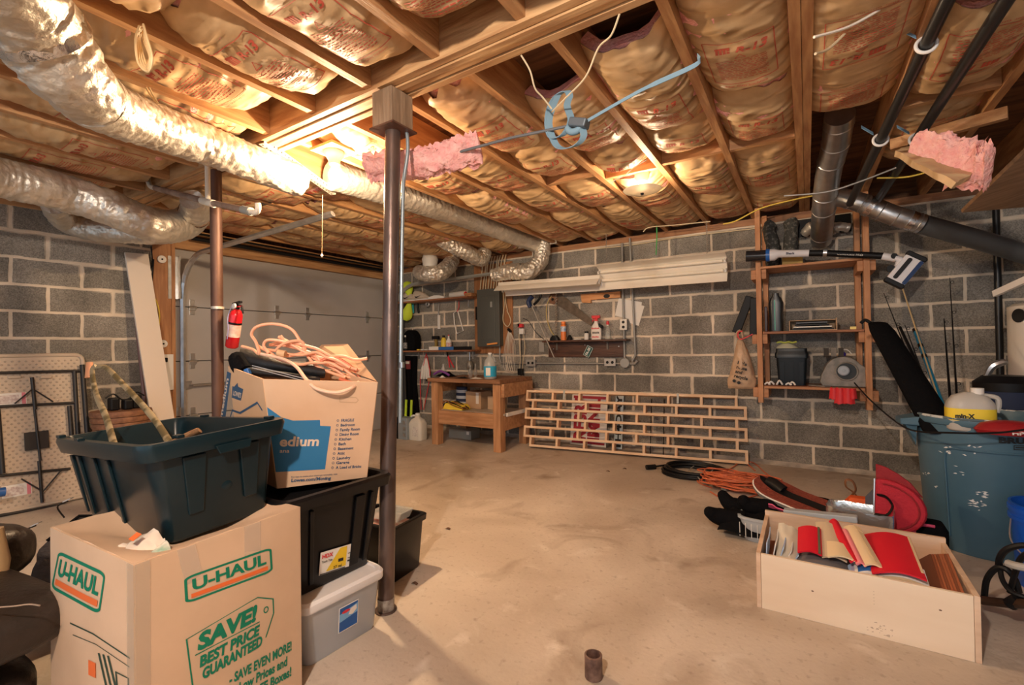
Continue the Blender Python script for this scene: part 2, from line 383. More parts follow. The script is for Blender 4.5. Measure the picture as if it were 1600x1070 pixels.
for y in (2.16, 3.02, 3.40, 4.30):
    for z in zs[1:4]:
        h = MB().bb(XL-.03, XL-.024, y-.022, y+.022, z-.075, z+.075).tube([(XL-.015, y-.035, z), (XL-.015, y+.035, z)], .012, 8)
        h.bb(XL-.03, XL-.012, y-.03, y+.03, z-.03, z-.008)
        part('hinge', h, GALV, door, bevel=.002)
part('lift_handle', MB().tube([(XL-.01, 2.13, .80), (XL+.025, 2.14, .80), (XL+.025, 2.62, .80), (XL-.01, 2.63, .80)], .010, 8).bb(XL-.03, XL-.02, 2.10, 2.15, .76, .84), GALV, door, smooth=True)

def rail(name, pts, w, h, mat, label, cat, loc, up=(0, 0, 1), group=None):
    mb = MB()
    for a, b in zip(pts, pts[1:]): mb.beam(a, b, w, h, up)
    return solo(name, mb, mat, label, cat, loc, group)
TY = YJ1+.045
ex = fy(520, 306, TY).x
arc = [(XL+.06, TY, 0), (XL+.06, TY, 1.62)]+[(XL+.06+.42*(1-math.cos(a)), TY, 1.62+.40*math.sin(a)) for a in [PI/2*k/8 for k in range(1, 9)]]+[(ex, TY, 2.055)]
mb = MB(); mb.tube(arc, .024, 6, flat=.6)
tr = solo('door_track', mb, GALV, 'galvanised garage door track nearest the leaning white board, rising and bending overhead', 'door track', (XL+.06, TY, 0), 'garage door tracks')
part('bracket', MB().bb(XL+.02, XL+.026, TY-.10, TY-.02, 1.62, 2.02).bb(XL+.026, XL+.085, TY-.03, TY-.024, 1.62, 2.02), GALV, tr)
part('bracket', MB().bb(XL+.02, XL+.026, TY-.09, TY-.02, .52, .60).bb(XL+.026, XL+.08, TY-.03, TY-.024, .52, .60), GALV, tr)
TY2 = YD1-.01
arc = [(XL+.06, TY2, 0), (XL+.06, TY2, 1.62)]+[(XL+.06+.42*(1-math.cos(a)), TY2, 1.62+.40*math.sin(a)) for a in [PI/2*k/8 for k in range(1, 9)]]+[(fy(838, 407, TY2).x, TY2, 2.04)]
solo('door_track', MB().tube(arc, .026, 6, flat=.7), STEELP, 'grey garage door track running overhead above the wall shelves', 'door track', (XL+.06, TY2, 0), 'garage door tracks')
# extension spring above the first track, and the black shaft over the door
def helix(a, b, r, turns, n=10):
    a = V(a); b = V(b); d = (b-a).normalized(); x = d.orthogonal().normalized(); y = d.cross(x)
    return [a+(b-a)*(k/(turns*n))+(x*math.cos(2*PI*k/n)+y*math.sin(2*PI*k/n))*r for k in range(turns*n+1)]
s0 = fy(395, 322, TY+.06); s1 = fy(490, 288, TY+.06)
mb = MB().tube(helix(s0, s1, .022, 46), .0042, 5); mb.tube([s0, s1], .016, 8)
solo('extension_spring', mb, mk('oiled_spring_steel', (.16, .14, .12), .4, metal=.8), 'dark coiled garage door spring stretched beside the bulb', 'spring', s0, smooth=True)
solo('torsion_bar', MB().tube([(XL+.12, 2.1, 2.20), (XL+.12, 4.75, 2.20)], .02, 10).tube([(XL+.17, 2.1, 2.24), (XL+.17, 4.75, 2.235)], .012, 8), BLACK, 'black shaft running above the garage door', 'shaft', (XL+.12, 3, 2.2), smooth=True)
# perforated angle irons
PERF = mk('perforated_angle_steel', (.70, .64, .55), .45, metal=.5)
def perf(name, a, b, label, loc, w=.035, group='perforated hanger irons'):
    a = V(a); b = V(b); d = b-a; L = d.length; d.normalize(); s = d.cross(V((0, 0, 1)))
    s = s.normalized() if s.length > .2 else V((0, 1, 0)); u = s.cross(d).normalized()
    F = Frame(a, d, u); mb = MB(); mb.fbox(F, 0, L, 0, w, 0, .003); mb.fbox(F, 0, L, 0, .003, -w, 0)
    t = solo(name, mb, PERF, label, 'hanger', loc, group)
    hm = MB(); k = max(2, int(L/.028))
    for i in range(k):
        x = (i+.5)*L/k; hm.lathe([(.0055, -.0006), (.0055, .0036)], F.p(x, w*.55, 0), F.n, 8); hm.lathe([(.0055, -.0006), (.0055, .0036)], F.p(x, 0, -w*.55), F.v, 8)
    part('punched_holes', hm, BLACK, t); return t
pe = fy(524, 304, TY); pt = fz(412, 224, 2.272)
perf('angle_iron', pt, pe, 'long bright perforated steel angle slanting down from the beam to the door track end', pe)
perf('angle_iron', fy(530, 263, TY+.1), fy(556, 257, TY+.1), 'short perforated steel stub beside the bright bulb', pe, .028)
q = fy(838, 407, TY2)
perf('angle_iron', fy(796, 390, TY2), fy(870, 380, TY2), 'level perforated steel strip under the joists above the grey breaker panel', q)
perf('angle_iron', fy(836, 385, TY2), fy(834, 428, TY2), 'upright perforated steel drop at the end of the grey door track', q)

# ------------------------------------------------------------------ beam and joists
beam = thing('floor_beam', 'long built-up wooden beam of four planks carried by the two steel columns', 'beam', (-1.5, 1.50, 2.28))
for i, (a, b) in enumerate(((1.430, 1.464), (1.469, 1.500), (1.505, 1.536), (1.541, 1.574))):
    part('plank', MB().bb(-4.9, 3.4, a, b, 2.286-.008*(i % 2), 2.52), JOISTX, beam)
JX = lambda k: .003-.4035*k
def bayname(k):
    return {-7: 'at far right end', -6: 'sixth right of doubled joist', -5: 'fifth right of doubled joist', -4: 'fourth right of doubled joist', -3: 'third right of doubled joist', -2: 'second right of doubled joist',
            -1: 'just right of the doubled joist', 0: 'just left of the doubled joist', 1: 'above the blue strap', 2: 'at the shaded lamp',
            3: 'right of the hanging pink tuft', 4: 'above the front steel column', 5: 'holding the bright bulb', 6: 'second left of front column', 7: 'third left of front column', 8: 'above the rusty rear column',
            9: 'second left of rusty column', 10: 'third left of rusty column', 11: 'second from garage door wall', 12: 'along the garage door wall'}[k]
for k in range(-7, 13):
    x = JX(k); hw = .038 if k == 0 else .019
    far = MB().bb(x-hw, x+hw, 1.577, YB+.1, HJ, ZT-.002)
    if k == 0: far = MB().bb(x-.039, x-.001, 1.577, YB+.1, HJ, ZT-.002).bb(x+.001, x+.039, 1.577, YB+.1, HJ+.003, ZT-.002)
    solo('ceiling_joist', far, JOIST, ('doubled orange-brown ceiling joist running straight to the wall rack' if k == 0 else 'ceiling joist past the beam, between the bays of bulb and front column' if k == 5 else 'ceiling joist past the beam, left edge of bay %s' % bayname(k-1).split(',')[0] if k > -7 else 'far ceiling joist at the right end of the room'), 'joist', (x, 3, HJ), 'ceiling joists')
    if k > -6:
        solo('ceiling_joist', MB().bb(x-.045-hw, x-.045+hw, -1.2, 1.428, HJ, ZT-.002), JOIST, 'near ceiling joist, left edge of bay %s' % bayname(k-1).split(',')[0], 'joist', (x, .5, HJ), 'ceiling joists')
BL = wood('blocking_lumber', (.42, .20, .085), (.60, .34, .16), 'x')
for k, y in ((0, 3.12), (1, 3.10), (2, 3.14), (3, 3.02), (-2, 3.05)):
    solo('joist_blocking', MB().bb(JX(k+1)+.021, JX(k)-(.041 if k == 0 else .021), y, y+.036, HJ+.005, HJ+.16), BL, 'short lumber cross block, bay %s' % bayname(k).split(',')[0], 'blocking', (JX(k), y, HJ), 'blocking between joists')

# ------------------------------------------------------------------ insulation batts
def batt(x0, x1, y0, y1, label, flip=False, sag=.075, lift=.062, prints=True, seed=0, group='kraft faced insulation batts', cat='insulation'):
    W = x1-x0; Lh = y1-y0; xc = (x0+x1)/2; sd = seed*7.31
    e0 = rnd.uniform(.6, 1.3); e1 = rnd.uniform(.6, 1.3); tilt = rnd.uniform(-.012, .012)
    def surf(x, y):
        u = (x-xc)/(W/2); v = (y-y0)/Lh; d0 = (y-y0); d1 = (y1-y)
        z = HJ+lift-sag*(1-abs(u)**3.2)
        z += .055*e0*math.exp(-d0/.045)+.05*e1*math.exp(-d1/.05)-.02*math.sin(PI*min(1, max(0, v)))
        z += tilt*u
        near = .35+.9*math.exp(-d0/.16)+.9*math.exp(-d1/.16)
        a = ns(x*5+sd, y*17+sd, sd); b = ns(x*21+sd, y*26, sd+4); c = ns(x*3+sd, y*3.4+sd, sd+9)
        z += (-abs(a)*.034+.010)*near+b*.007*near+c*.014
        return z
    nx = 15; ny = max(10, int(Lh/.022))
    root = thing('insulation_batt', label, cat, (xc, (y0+y1)/2, HJ+.02), group)
    def sh(u, v):
        x = x0+W*u; y = y0+Lh*v+.010*ns(u*5, seed, v*3)*(1 if v in (0, 1) else 0)*3
        return V((x, y, surf(x, y)))
    mb = MB(); mb.slab(sh, nx, ny, .003)
    kf = part('kraft_facing', mb, KRAFT, root, smooth=True, angle=60)
    cz = HJ+lift+.002
    mb = MB(); mb.slab(lambda u, v: V((x0+.004+(W-.008)*u, y0+.018+(Lh-.036)*v, surf(x0+W*u, y0+Lh*v)+.035)), 6, 10, .06)
    part('fiberglass_core', mb, PINKF, root, smooth=True)
    if prints:
        sg = -1 if flip else 1
        ym = (y0+y1)/2
        def fn(a, b):       # a across (reading), b up in reading direction
            x = xc+sg*a; y = ym-sg*b
            x = min(max(x, x0+.003), x1-.003); y = min(max(y, y0+.02), y1-.02)
            return V((x, y, surf(x, y)-.0042))
        def line(mb, pts, t):
            for (a0, b0), (a1, b1) in zip(pts, pts[1:]):
                n = max(1, int(math.hypot(a1-a0, b1-b0)/.03))
                for i in range(n):
                    p = (a0+(a1-a0)*i/n, b0+(b1-b0)*i/n); q = (a0+(a1-a0)*(i+1)/n, b0+(b1-b0)*(i+1)/n)
                    dx, dy = q[0]-p[0], q[1]-p[1]; l = math.hypot(dx, dy) or 1; nx_, ny_ = -dy/l*t/2, dx/l*t/2
                    mb.poly(fn, [(p[0]+nx_, p[1]+ny_), (p[0]-nx_, p[1]-ny_), (q[0]-nx_, q[1]-ny_), (q[0]+nx_, q[1]+ny_)])
        mb = MB(); off = rnd.uniform(-.08, .08); rep = .60; k0 = -int(Lh/2/rep)-1
        for k in range(k0, -k0+1):
            b0 = off+k*rep
            if b0+.17 > Lh/2+.1 or b0-.30 < -Lh/2-.15: 
                if abs(b0) > Lh/2-.06: continue
            lo = max(-Lh/2+.03, b0-.27); hi = min(Lh/2-.03, b0+.075)
            if hi-lo < .06: continue
            if b0+.05 < Lh/2-.03 and b0 > -Lh/2+.03:
                mb.text(fn, 'R-13', -.012, b0, .036, width=.115, bold=.03, shear=.25)
                # maker's mark: a red block cut by arcs
                for q in range(4): mb.poly(fn, [(-.085+.014*q, b0), (-.085+.014*q+.011, b0), (-.085+.014*q+.013, b0+.036), (-.085+.014*q+.004, b0+.036)])
                mb.poly(fn, [(-.085, b0+.030), (-.030, b0+.030), (-.028, b0+.04), (-.083, b0+.04)])
            line(mb, [(-.125, lo), (-.125, hi), (.125, hi), (.125, lo)]+([(-.125, lo)] if lo > -Lh/2+.04 else []), .0035)
            if b0-.055 > lo: 
                line(mb, [(-.02, b0-.055), (.02, b0-.055), (0, b0-.025), (-.02, b0-.055)], .0035)
            yy = b0-.075; rr = random.Random(seed+k)
            while yy > lo+.03:
                a = -.095
                while a < .09:
                    l = rr.uniform(.008, .03); l = min(l, .095-a)
                    mb.poly(fn, [(a, yy), (a+l, yy), (a+l, yy+.0042), (a, yy+.0042)]); a += l+.006
                yy -= .0125
            if lo+.02 > -Lh/2 and b0-.2 > lo: mb.text(fn, 'Fiber Glass Insulation', 0, b0-.29 if b0-.29 > -Lh/2+.02 else lo+.012, .010, width=.17, align='c')
        if mb.v: part('printed_lettering', mb, REDINK, kf, smooth='keep')
    return root
D2 = cat_rom([V((-2.62, 1.95, 2.27)), V((-2.62, 2.6, 2.30)), V((-2.62, 3.6, 2.32)), V((-2.62, 4.8, 2.31))], 6)
FAR = {0: [1.60, 2.50, 3.08, 'g', 3.22, 4.10, 4.88], 1: [1.80, 2.66, 3.06, 'g', 3.20, 4.02, 4.88], 2: [2.02, 2.72, 3.10, 'g', 3.24, 4.00, 4.88],
       3: [1.66, 2.42, 2.96, 'g', 3.12, 3.86, 4.86], 4: [2.30, 3.05, 3.75, 4.5, 4.9], 5: [1.60, 2.2, 2.9, 3.8, 4.85], 6: [1.6, 2.4, 3.3], 7: [1.6, 2.5, 3.4, 4.3, 4.9],
       8: [1.6, 2.35, 3.3, 4.2], 9: [1.6, 2.6, 3.7, 4.85], 10: [1.6, 2.5, 3.6, 4.6], 11: [1.6, 2.7, 3.9, 4.85],
       -1: [1.6, 3.02], -2: [1.6, 2.3, 2.98, 'g', 3.15, 4.0], -3: [1.6, 2.45, 3.0], -4: [1.6, 2.6], -5: [1.6, 2.6], -6: [1.6, 2.7]}
NEAR = {2: [-.2, .7, 1.33], 3: [-.4, .62, 1.38], 4: [-.5, .75, 1.36], 5: [-.6, .5, 1.30], 6: [-.6, .55, 1.37], 7: [-.7, .4, 1.35], 8: [-.7, .5, 1.36], 9: [-.6, .35, 1.38], 10: [-.6, .5, 1.34], 11: [-.6, .4, 1.38], 1: [-.5, .5, 1.36], 0: [-.5, .6, 1.38], -1: [-.5, .4, 1.37], -2: [-.5, .5, 1.38], -3: [-.5, .6, 1.36], -4: [-.5, .5, 1.38]}
ORD = ['first', 'second', 'third', 'fourth', 'fifth', 'sixth']
sd = 1
for k, ys in FAR.items():
    i = 0; j = 0
    while i < len(ys)-1:
        if ys[i+1] == 'g': i += 2; continue
        sd += 1
        if any(JX(k+1)-.05 < p.x < JX(k)+.05 and ys[i] < p.y < ys[i+1] for p in D2): i += 1; j += 1; continue
        batt(JX(k+1)+.022, JX(k)-(.042 if k == 0 else .022), ys[i]+.004, ys[i+1]-.004, '%s insulation batt past the beam, bay %s' % (ORD[j], bayname(k).split(',')[0]), flip=k < 0, seed=sd, sag=rnd.uniform(.045, .085))
        i += 1; j += 1
for k, ys in NEAR.items():
    for i in range(len(ys)-1):
        sd += 1
        batt(JX(k+1)-.045+.022, JX(k)-.045-.022, ys[i]+.004, ys[i+1]-.004, '%s insulation batt, bay %s' % ('near-side beam-end' if i == len(ys)-2 else 'near-side camera-end', bayname(k).split(',')[0]), seed=sd, sag=rnd.uniform(.04, .07), prints=k > 1)
# pieces that hang loose: batts below the line of the joists, torn at the ends
def fluff(name, path, wid, thick, label, loc, up=(0, 0, 1), mat=None, seed=0, cat='insulation', amp=.5):
    P_ = cat_rom(path, 14); N = len(P_); secs = []
    for i, p in enumerate(P_):
        t = (P_[min(i+1, N-1)]-P_[max(i-1, 0)]).normalized(); s = t.cross(V(up)).normalized(); u = s.cross(t)
        w_ = (wid[0]+(wid[1]-wid[0])*i/(N-1))/2*(.55 if i in (0, N-1) else 1); h_ = thick/2*(.5 if i in (0, N-1) else 1); ring = []
        for k in range(30):
            a = 2*PI*k/30; cx = math.copysign(abs(math.cos(a))**.6, math.cos(a)); cy = math.copysign(abs(math.sin(a))**.8, math.sin(a))
            g = 1+amp*ns(i*.22+seed, k*.6, seed)+amp*.7*ns(i*.9, k*1.5+seed, 2); ring.append(p+s*cx*w_*g+u*cy*h_*g)
        secs.append(ring)
    mb = loft(MB(), secs)
    return solo(name, mb, mat or PINKF, label, cat, loc, smooth=True, angle=70)
a = fy(574, 262, 1.62); b = fy(640, 258, 1.64); c = fy(700, 244, 1.70); d = fy(752, 232, 1.78)
fluff('loose_insulation', [a, b, c, d], (.13, .13), .07, 'torn tuft of pink fiberglass hanging behind the front steel column', b, seed=3, up=(0, .8, .6))
a = fy(1425, 228, 3.02); b = fy(1475, 240, 2.95); c = fy(1515, 258, 2.90); d = fy(1546, 262, 2.85)
fluff('loose_insulation', [a, b, c, d], (.13, .20), .05, 'drooping slab of pink fiberglass beside the black drain pipe', b, seed=9, up=(0, .8, .6))
mb = MB(); A, B, C_, D_ = fy(1398, 240, 3.05), fy(1440, 226, 3.1), fy(1520, 275, 2.9), fy(1490, 290, 2.8)
mb.slab(lambda u, v: (A*(1-u)+D_*u)*(1-v)+(B*(1-u)+C_*u)*v+V((0, 0, .012*ns(u*4, v*5))), 12, 8, .03)
solo('loose_batt', mb, KRAFT, 'fallen kraft-faced batt carrying the drooping pink fiberglass', 'insulation', A, smooth=True)

# ------------------------------------------------------------------ steel columns
def steel_column(base, top, r, mat, label, cap=True):
    c = thing('steel_column', label, 'column', base)
    n = 30; pts = [V(base).lerp(V(top), i/n) for i in range(n+1)]
    part('post', MB().tube(pts, r, 24), mat, c, smooth=True)
    part('base_plate', MB().lathe([(r*1.35, 0), (r*1.35, .006)], base, n=20), mat, c, bevel=.001)
    return c
cb = V((fz(603, 953).x, fz(603, 953).y, 0)); ct = fy(614, 206, 1.50); ct = V((ct.x, 1.50, ct.z))
sc = steel_column(cb, ct, .0345, DKSTEEL, 'front steel column, dark and scuffed, between the storage totes and the open floor')
zc = ct.z
F = Frame((ct.x, 1.50, zc), (1, 0, 0), (0, 1, 0))
OLD = wood('weathered_block', (.20, .135, .085), (.34, .245, .165), 'z')
part('cap_block', MB().bb(ct.x-.062, ct.x+.062, 1.434, 1.566, zc+.006, 2.277), OLD, sc, bevel=.004)
part('cap_plate', MB().bb(ct.x-.072, ct.x+.078, 1.425, 1.575, zc-.002, zc+.006), RUST, sc)
part('primer_patch', MB().lathe([(.0352, .0), (.0352, .05)], cb+V((0, 0, .006)), n=24, caps=False), mk('white_primer', (.5, .47, .42), .8, col2=(.12, .08, .06), nscale=22), sc, smooth=True)
r2 = V((fy(340, 500, 1.50).x, 1.50, 0))
sc2 = steel_column(r2, r2+V((-.01, 0, 2.276)), .0345, RUST, 'rear steel column, rust brown, with the fire extinguisher strapped on')
part('hose_clamp', MB().lathe([(.037, 0), (.037, .016)], fy(340, 483, 1.50), n=24), PERF, sc2, smooth=True)
sc2['category'] = 'column'
# conduit dropping beside the front column
cc = [fy(628, 200, 1.54), fy(633, 210, 1.54), fy(634, 240, 1.54), fy(629, 275, 1.53), fy(627, 300, 1.52)]+[fy(626-.011*(y-300), y, 1.52-.10*(y-300)/500) for y in (400, 500, 560, 620, 660)]
cc = [V((p.x+.012, p.y, p.z)) for p in cc]
o = solo('conduit', MB().tube(cat_rom(cc, 4), .0085, 10), mk('galvanised_conduit', (.34, .42, .47), .4, metal=.6), 'thin blue-grey conduit running down behind the front steel column', 'conduit', cc[5], smooth=True)
part('coupling', MB().lathe([(.0115, -.012), (.0115, .012)], fy(625, 570, 1.467)+V((.012, 0, 0)), n=12), GALV, o, smooth=True)

# ------------------------------------------------------------------ foil ducts
def duct(pts, rad, label, name='flexible_duct', mat=None, seed=0, amp=.07, straps=(), lim=2.265):
    P_ = cat_rom(pts, max(3, int(300/len(pts)))); N = len(P_); R_ = []
    for i in range(N):
        t = i/(N-1)*(len(rad)-1); k = min(int(t), len(rad)-2); R_.append(rad[k]+(rad[k+1]-rad[k])*(t-k))
    for i in range(N):      # hang it clear of the joists
        if P_[i].z+R_[i] > lim: k = (lim-EYE)/(P_[i].z+R_[i]-EYE); P_[i] = CAMP+(P_[i]-CAMP)*k; R_[i] *= k
    t = [(P_[min(i+1, N-1)]-P_[max(i-1, 0)]).normalized() for i in range(N)]
    x = t[0].orthogonal().normalized(); secs = []; n = 60; s_ = 0
    for i in range(N):
        if i: s_ += (P_[i]-P_[i-1]).length
        x = (x-t[i]*x.dot(t[i])).normalized(); y = t[i].cross(x); ring = []
        for k in range(n):
            a = 2*PI*k/n
            g = 1+amp*(-abs(ns(math.cos(a)*1.5+seed, math.sin(a)*1.5, s_*19))*1.1+.2+.5*ns(math.cos(a)*6, math.sin(a)*6+seed, s_*26)-.8*abs(ns(math.cos(a)*3.5+seed, math.sin(a)*3.5, s_*34+3)))+amp*.10*math.sin(s_*150)
            ring.append(P_[i]+(x*math.cos(a)+y*math.sin(a))*R_[i]*g)
        secs.append(ring)
    mb = loft(MB(), secs)
    o = solo(name, mb, mat or FOIL, label, 'duct', P_[N//2], 'flexible foil ducts', smooth=True, angle=55)
    for q, rr, mt in straps:
        i = int(q*(N-1)); part('tape_band', MB().tube([P_[i]-t[i]*.02, P_[i]+t[i]*.02], R_[i]*rr, 40), mt, o, smooth=True)
    return o
def densify(pts, k=6): return cat_rom(pts, k)
D1 = [dp(-40, -120, 1.30), dp(25, 0, 1.38), dp(68, 62, 1.46), dp(112, 122, 1.58), dp(160, 163, 1.78), dp(222, 190, 2.02), dp(310, 222, 2.32), dp(400, 256, 2.66), dp(466, 282, 2.98)]
D1 = [D1[0]+(D1[0]-D1[1])*6]+D1; D1 = densify(D1, 6)
duct(D1, [.135, .135, .135, .132, .118, .105, .102, .10, .10, .098], 'large silver foil duct crossing the top left corner down to the bright bulb', seed=2, amp=.105, straps=((.31, 1.04, mk('foil_tape', (.8, .82, .84), .22, metal=1., bump=.6, bscale=30)), (.52, 1.03, FOIL)))
duct(D2, [.10, .10, .10, .10], 'foil duct tucked between joists, running from behind the front column toward the breaker panel', seed=5, amp=.05, lim=9)
D3 = densify([dp(-120, 240, 2.5), dp(-10, 275, 2.75), dp(80, 296, 2.95), dp(160, 320, 3.1), dp(228, 348, 3.25), dp(268, 354, 3.42), dp(296, 344, 3.62), dp(306, 326, 3.9), dp(300, 312, 4.35)], 6)
duct(D3, [.12, .12, .12, .118, .12, .115, .11, .10], 'fat foil duct along the left wall, curling up at its end', seed=8, amp=.085, straps=((.82, 1.02, mk('brown_tape', (.12, .06, .03), .5)),))
D4 = densify([dp(84, 318, 3.75), dp(100, 342, 3.72), dp(140, 357, 3.75), dp(200, 362, 3.8), dp(258, 364, 3.85), dp(285, 352, 3.95)], 6)
duct(D4, [.085, .09, .095, .095, .09, .085], 'second foil duct half hidden behind the fat left one', seed=12, amp=.085)
D5 = densify([dp(655, 425, 5.9), dp(668, 428, 5.7), dp(690, 425, 5.7), dp(706, 408, 5.9), dp(708, 385, 5.95)], 5)
duct(D5, [.09, .10, .10, .09], 'short foil duct elbow dipping below the track at the room corner', seed=15, amp=.14, lim=9)
D6 = densify([dp(672, 362, 5.1), dp(700, 380, 5.2), dp(730, 395, 5.3), dp(752, 405, 5.45), dp(758, 392, 5.5)], 5)
duct(D6, [.08, .09, .08], 'small foil duct end between joists near the back wall', seed=18, amp=.14, lim=9)
D7 = densify([dp(770, 430, 5.5), dp(800, 424, 5.4), dp(825, 424, 5.35), dp(842, 410, 5.35), dp(848, 390, 5.35), dp(849, 368, 5.35)], 5)
duct(D7, [.075, .10, .10, .09, .08], 'shiny foil duct lying above the breaker panel', seed=21, amp=.14, lim=9)
solo('round_vent_box', MB().lathe([(.085, 0), (.10, .09), (.075, .17)], dp(672, 412, 5.75)-V((0, 0, .04)), n=24), mk('vent_white', (.62, .60, .55), .5), 'pale round vent boot under the joists at the room corner', 'vent', dp(672, 412, 5.75), smooth=True)

# ------------------------------------------------------------------ rigid vent and drain pipes on the right
def rings(pts, r, qs, th=.004):
    mb = MB()
    for q in qs:
        a = V(pts[int(q*(len(pts)-1))]); b = V(pts[min(int(q*(len(pts)-1))+1, len(pts)-1)]); d = (b-a).normalized() if (b-a).length > 1e-6 else (a-V(pts[-2])).normalized()
        mb.tube([a-d*.004, a, a+d*.004], [r, r+th, r], 28)
    return mb
vd = thing('metal_vent_duct', 'galvanised round vent pipe dropping behind the wall rack with a branch to the right', 'duct', dp(1293, 290, 3.4))
V1 = cat_rom([dp(1312, 178, 2.72), dp(1306, 222, 2.95), dp(1296, 262, 3.2), dp(1288, 318, 3.5), dp(1283, 375, 4.0)], 8)
part('pipe', MB().tube(V1, .078, 28), GALV, vd, smooth=True)
part('seam_ring', rings(V1, .078, (.12, .28, .45, .70, .80, .96)), GALV, vd, smooth=True)
V2 = cat_rom([dp(1296, 305, 3.45), dp(1340, 315, 3.45), dp(1400, 338, 3.35), dp(1440, 350, 3.3)], 8)
part('branch', MB().tube(V2, .068, 28), GALV, vd, smooth=True)
part('seam_ring', rings(V2, .068, (.25, .38, .55, .68, .80, .94)), GALV, vd, smooth=True)
V3 = [dp(1440, 350, 3.3), dp(1530, 375, 3.25), dp(1620, 402, 3.2), dp(1900, 480, 3.1)]
DKPIPE = mk('dark_grey_vent', (.13, .14, .15), .42, metal=.5)
part('grey_run', MB().tube(V3, .066, 28), DKPIPE, vd, smooth=True)
TAPE = mk('foil_tape', (.8, .82, .84), .22, metal=1.)
for px_, py_ in ((1357, 322), (1422, 345), (1450, 354)): part('tape', MB().tube([dp(px_-4, py_-1.5, 3.32), dp(px_+5, py_+2, 3.31)], .0705, 26), TAPE, vd, smooth=True)
# drain pipes
def drain(a, b, label, hang):
    o = thing('drain_pipe', label, 'pipe', (V(a)+V(b))/2, 'black drain pipes')
    part('pipe', MB().tube([V(a), V(a).lerp(V(b), .5), V(b)], .0235, 18), MATTEB, o, smooth=True)
    return o
pa, pb = dp(1500, -40, 1.50), dp(1328, 318, 3.3); pa = pa+(pa-pb)*.7
drain(pa, pb, 'black plastic drain pipe nearer the doubled joist', None)
pc, pd = dp(1592, -30, 1.48), dp(1372, 312, 3.3); pc = pc+(pc-pd)*.7
drain(pc, pd, 'black plastic drain pipe farther right, beside the pink fiberglass', None)
RINGW = mk('white_hanger', (.85, .83, .80), .4); BLUET = mk('blue_strap_plastic', (.20, .38, .55), .5)
def clamp(a, b, px, py, t, label):
    a = V(a); b = V(b); d = (b-a).normalized(); c = a.lerp(b, t); o = thing('pipe_hanger', label, 'hanger', c, 'white pipe hangers')
    x = d.orthogonal().normalized(); y = d.cross(x)
    part('ring', MB().tube([c+(x*math.cos(2*PI*k/24)+y*math.sin(2*PI*k/24))*.032 for k in range(24)], .0065, 8, closed=True), RINGW, o, smooth=True)
    part('strap', MB().slab(lambda u, v: c+V((-.03-.05*u, .012*(v-.5), .03+.05*u+.02*v)), 4, 3, .002), BLUET, o)
def tfor(a, b, py):
    best = min(range(101), key=lambda k: abs(P2(V(a).lerp(V(b), k/100))[1]-py)); return best/100
def P2(p):
    v = V(p)-CAMP; return (800+FPX*v.dot(_r)/v.dot(_f), 535-FPX*v.dot(_u)/v.dot(_f))
clamp(pa, pb, 0, 0, tfor(pa, pb, 218), 'white hanger ring on the left drain pipe, low by the vent duct')
clamp(pa, pb, 0, 0, tfor(pa, pb, 66), 'white hanger ring high on the left drain pipe')
clamp(pc, pd, 0, 0, tfor(pc, pd, 216), 'white hanger ring on the right drain pipe')
solo('ledger_board', MB().beam(fz(1392, 227, 2.27), fz(1575, 176, 2.27), .038, .06), BL, 'pale board nailed across under the joists beside the pink fiberglass', 'board', fz(1392, 227, 2.27))
v1 = fz(1558, 340, 0)
px = bw(1558, 400, .06)
bp_ = thing('standpipe', 'black vertical pipe against the block wall at right', 'pipe', (px.x, px.y, .7))
part('pipe', MB().tube([(px.x, px.y, .02), (px.x, px.y, 2.2)], .021, 16), MATTEB, bp_, smooth=True)
A = dp(1502, 330, 2.6); B = dp(1625, 212, 1.9); C2 = dp(1760, 300, 2.1); D2_ = dp(1640, 318, 2.75)
mb = MB(); n_ = (B-A).cross(D2_-A).normalized()*.009; E_ = D2_+(B-A)
mb.hexa([A-n_, D2_-n_, E_-n_, B-n_, A+n_, D2_+n_, E_+n_, B+n_])
solo('plywood_sheet', mb, wood('stored_plywood', (.26, .15, .08), (.38, .23, .13), 'x'), 'sheet of brown plywood stored overhead at the right edge', 'board', A)
# ================================================================== things along the back wall
FW = Frame((0, YB, 0), (1, 0, 0), (0, 0, 1))           # X, height, distance off the wall
def wp(px, py, off=0): q = bw(px, py, off); return q.x, q.z
def W3(px, py, off=0): return bw(px, py, off)
RED = mk('red_plastic', (.72, .035, .045), .4); BLUEP = mk('blue_plastic', (.03, .14, .42), .4); YEL = mk('yellow_plastic', (.85, .62, .06), .45)
TEAL = mk('teal_plastic', (.02, .38, .42), .45); LIME = mk('lime_plastic', (.55, .78, .04), .5); SILVER = mk('bright_steel', (.68, .68, .68), .28, metal=.9)
CLEAR = mk('clear_plastic', (.85, .90, .90), .12, trans=.75, alpha=.55); PAPERW = mk('white_paper', (.82, .79, .74), .8); CARD = mk('brown_cardboard', (.52, .34, .20), .8, col2=(.60, .41, .26), nscale=5)
PURP = mk('purple_fabric', (.20, .06, .28), .8); INKB = mk('black_ink', (.02, .02, .02), .6); DKGREEN = mk('dark_green_plastic', (.02, .10, .09), .35)
BEIGE = mk('beige_leather', (.62, .52, .41), .6); LABELB = mk('label_blue', (.03, .38, .62), .5); PINK = mk('pink_fabric', (.75, .12, .25), .7); OLDST = mk('tarnished_saw_steel', (.10, .075, .055), .5, metal=.5, col2=(.16, .12, .09), nscale=20)
BENCH = wood('bench_lumber', (.40, .19, .085), (.55, .29, .14), 'z'); BENCHX = wood('bench_lumber_x', (.40, .19, .085), (.55, .29, .14), 'x')
DKWX = wood('dark_shelf_board', (.26, .10, .045), (.40, .17, .08), 'x')

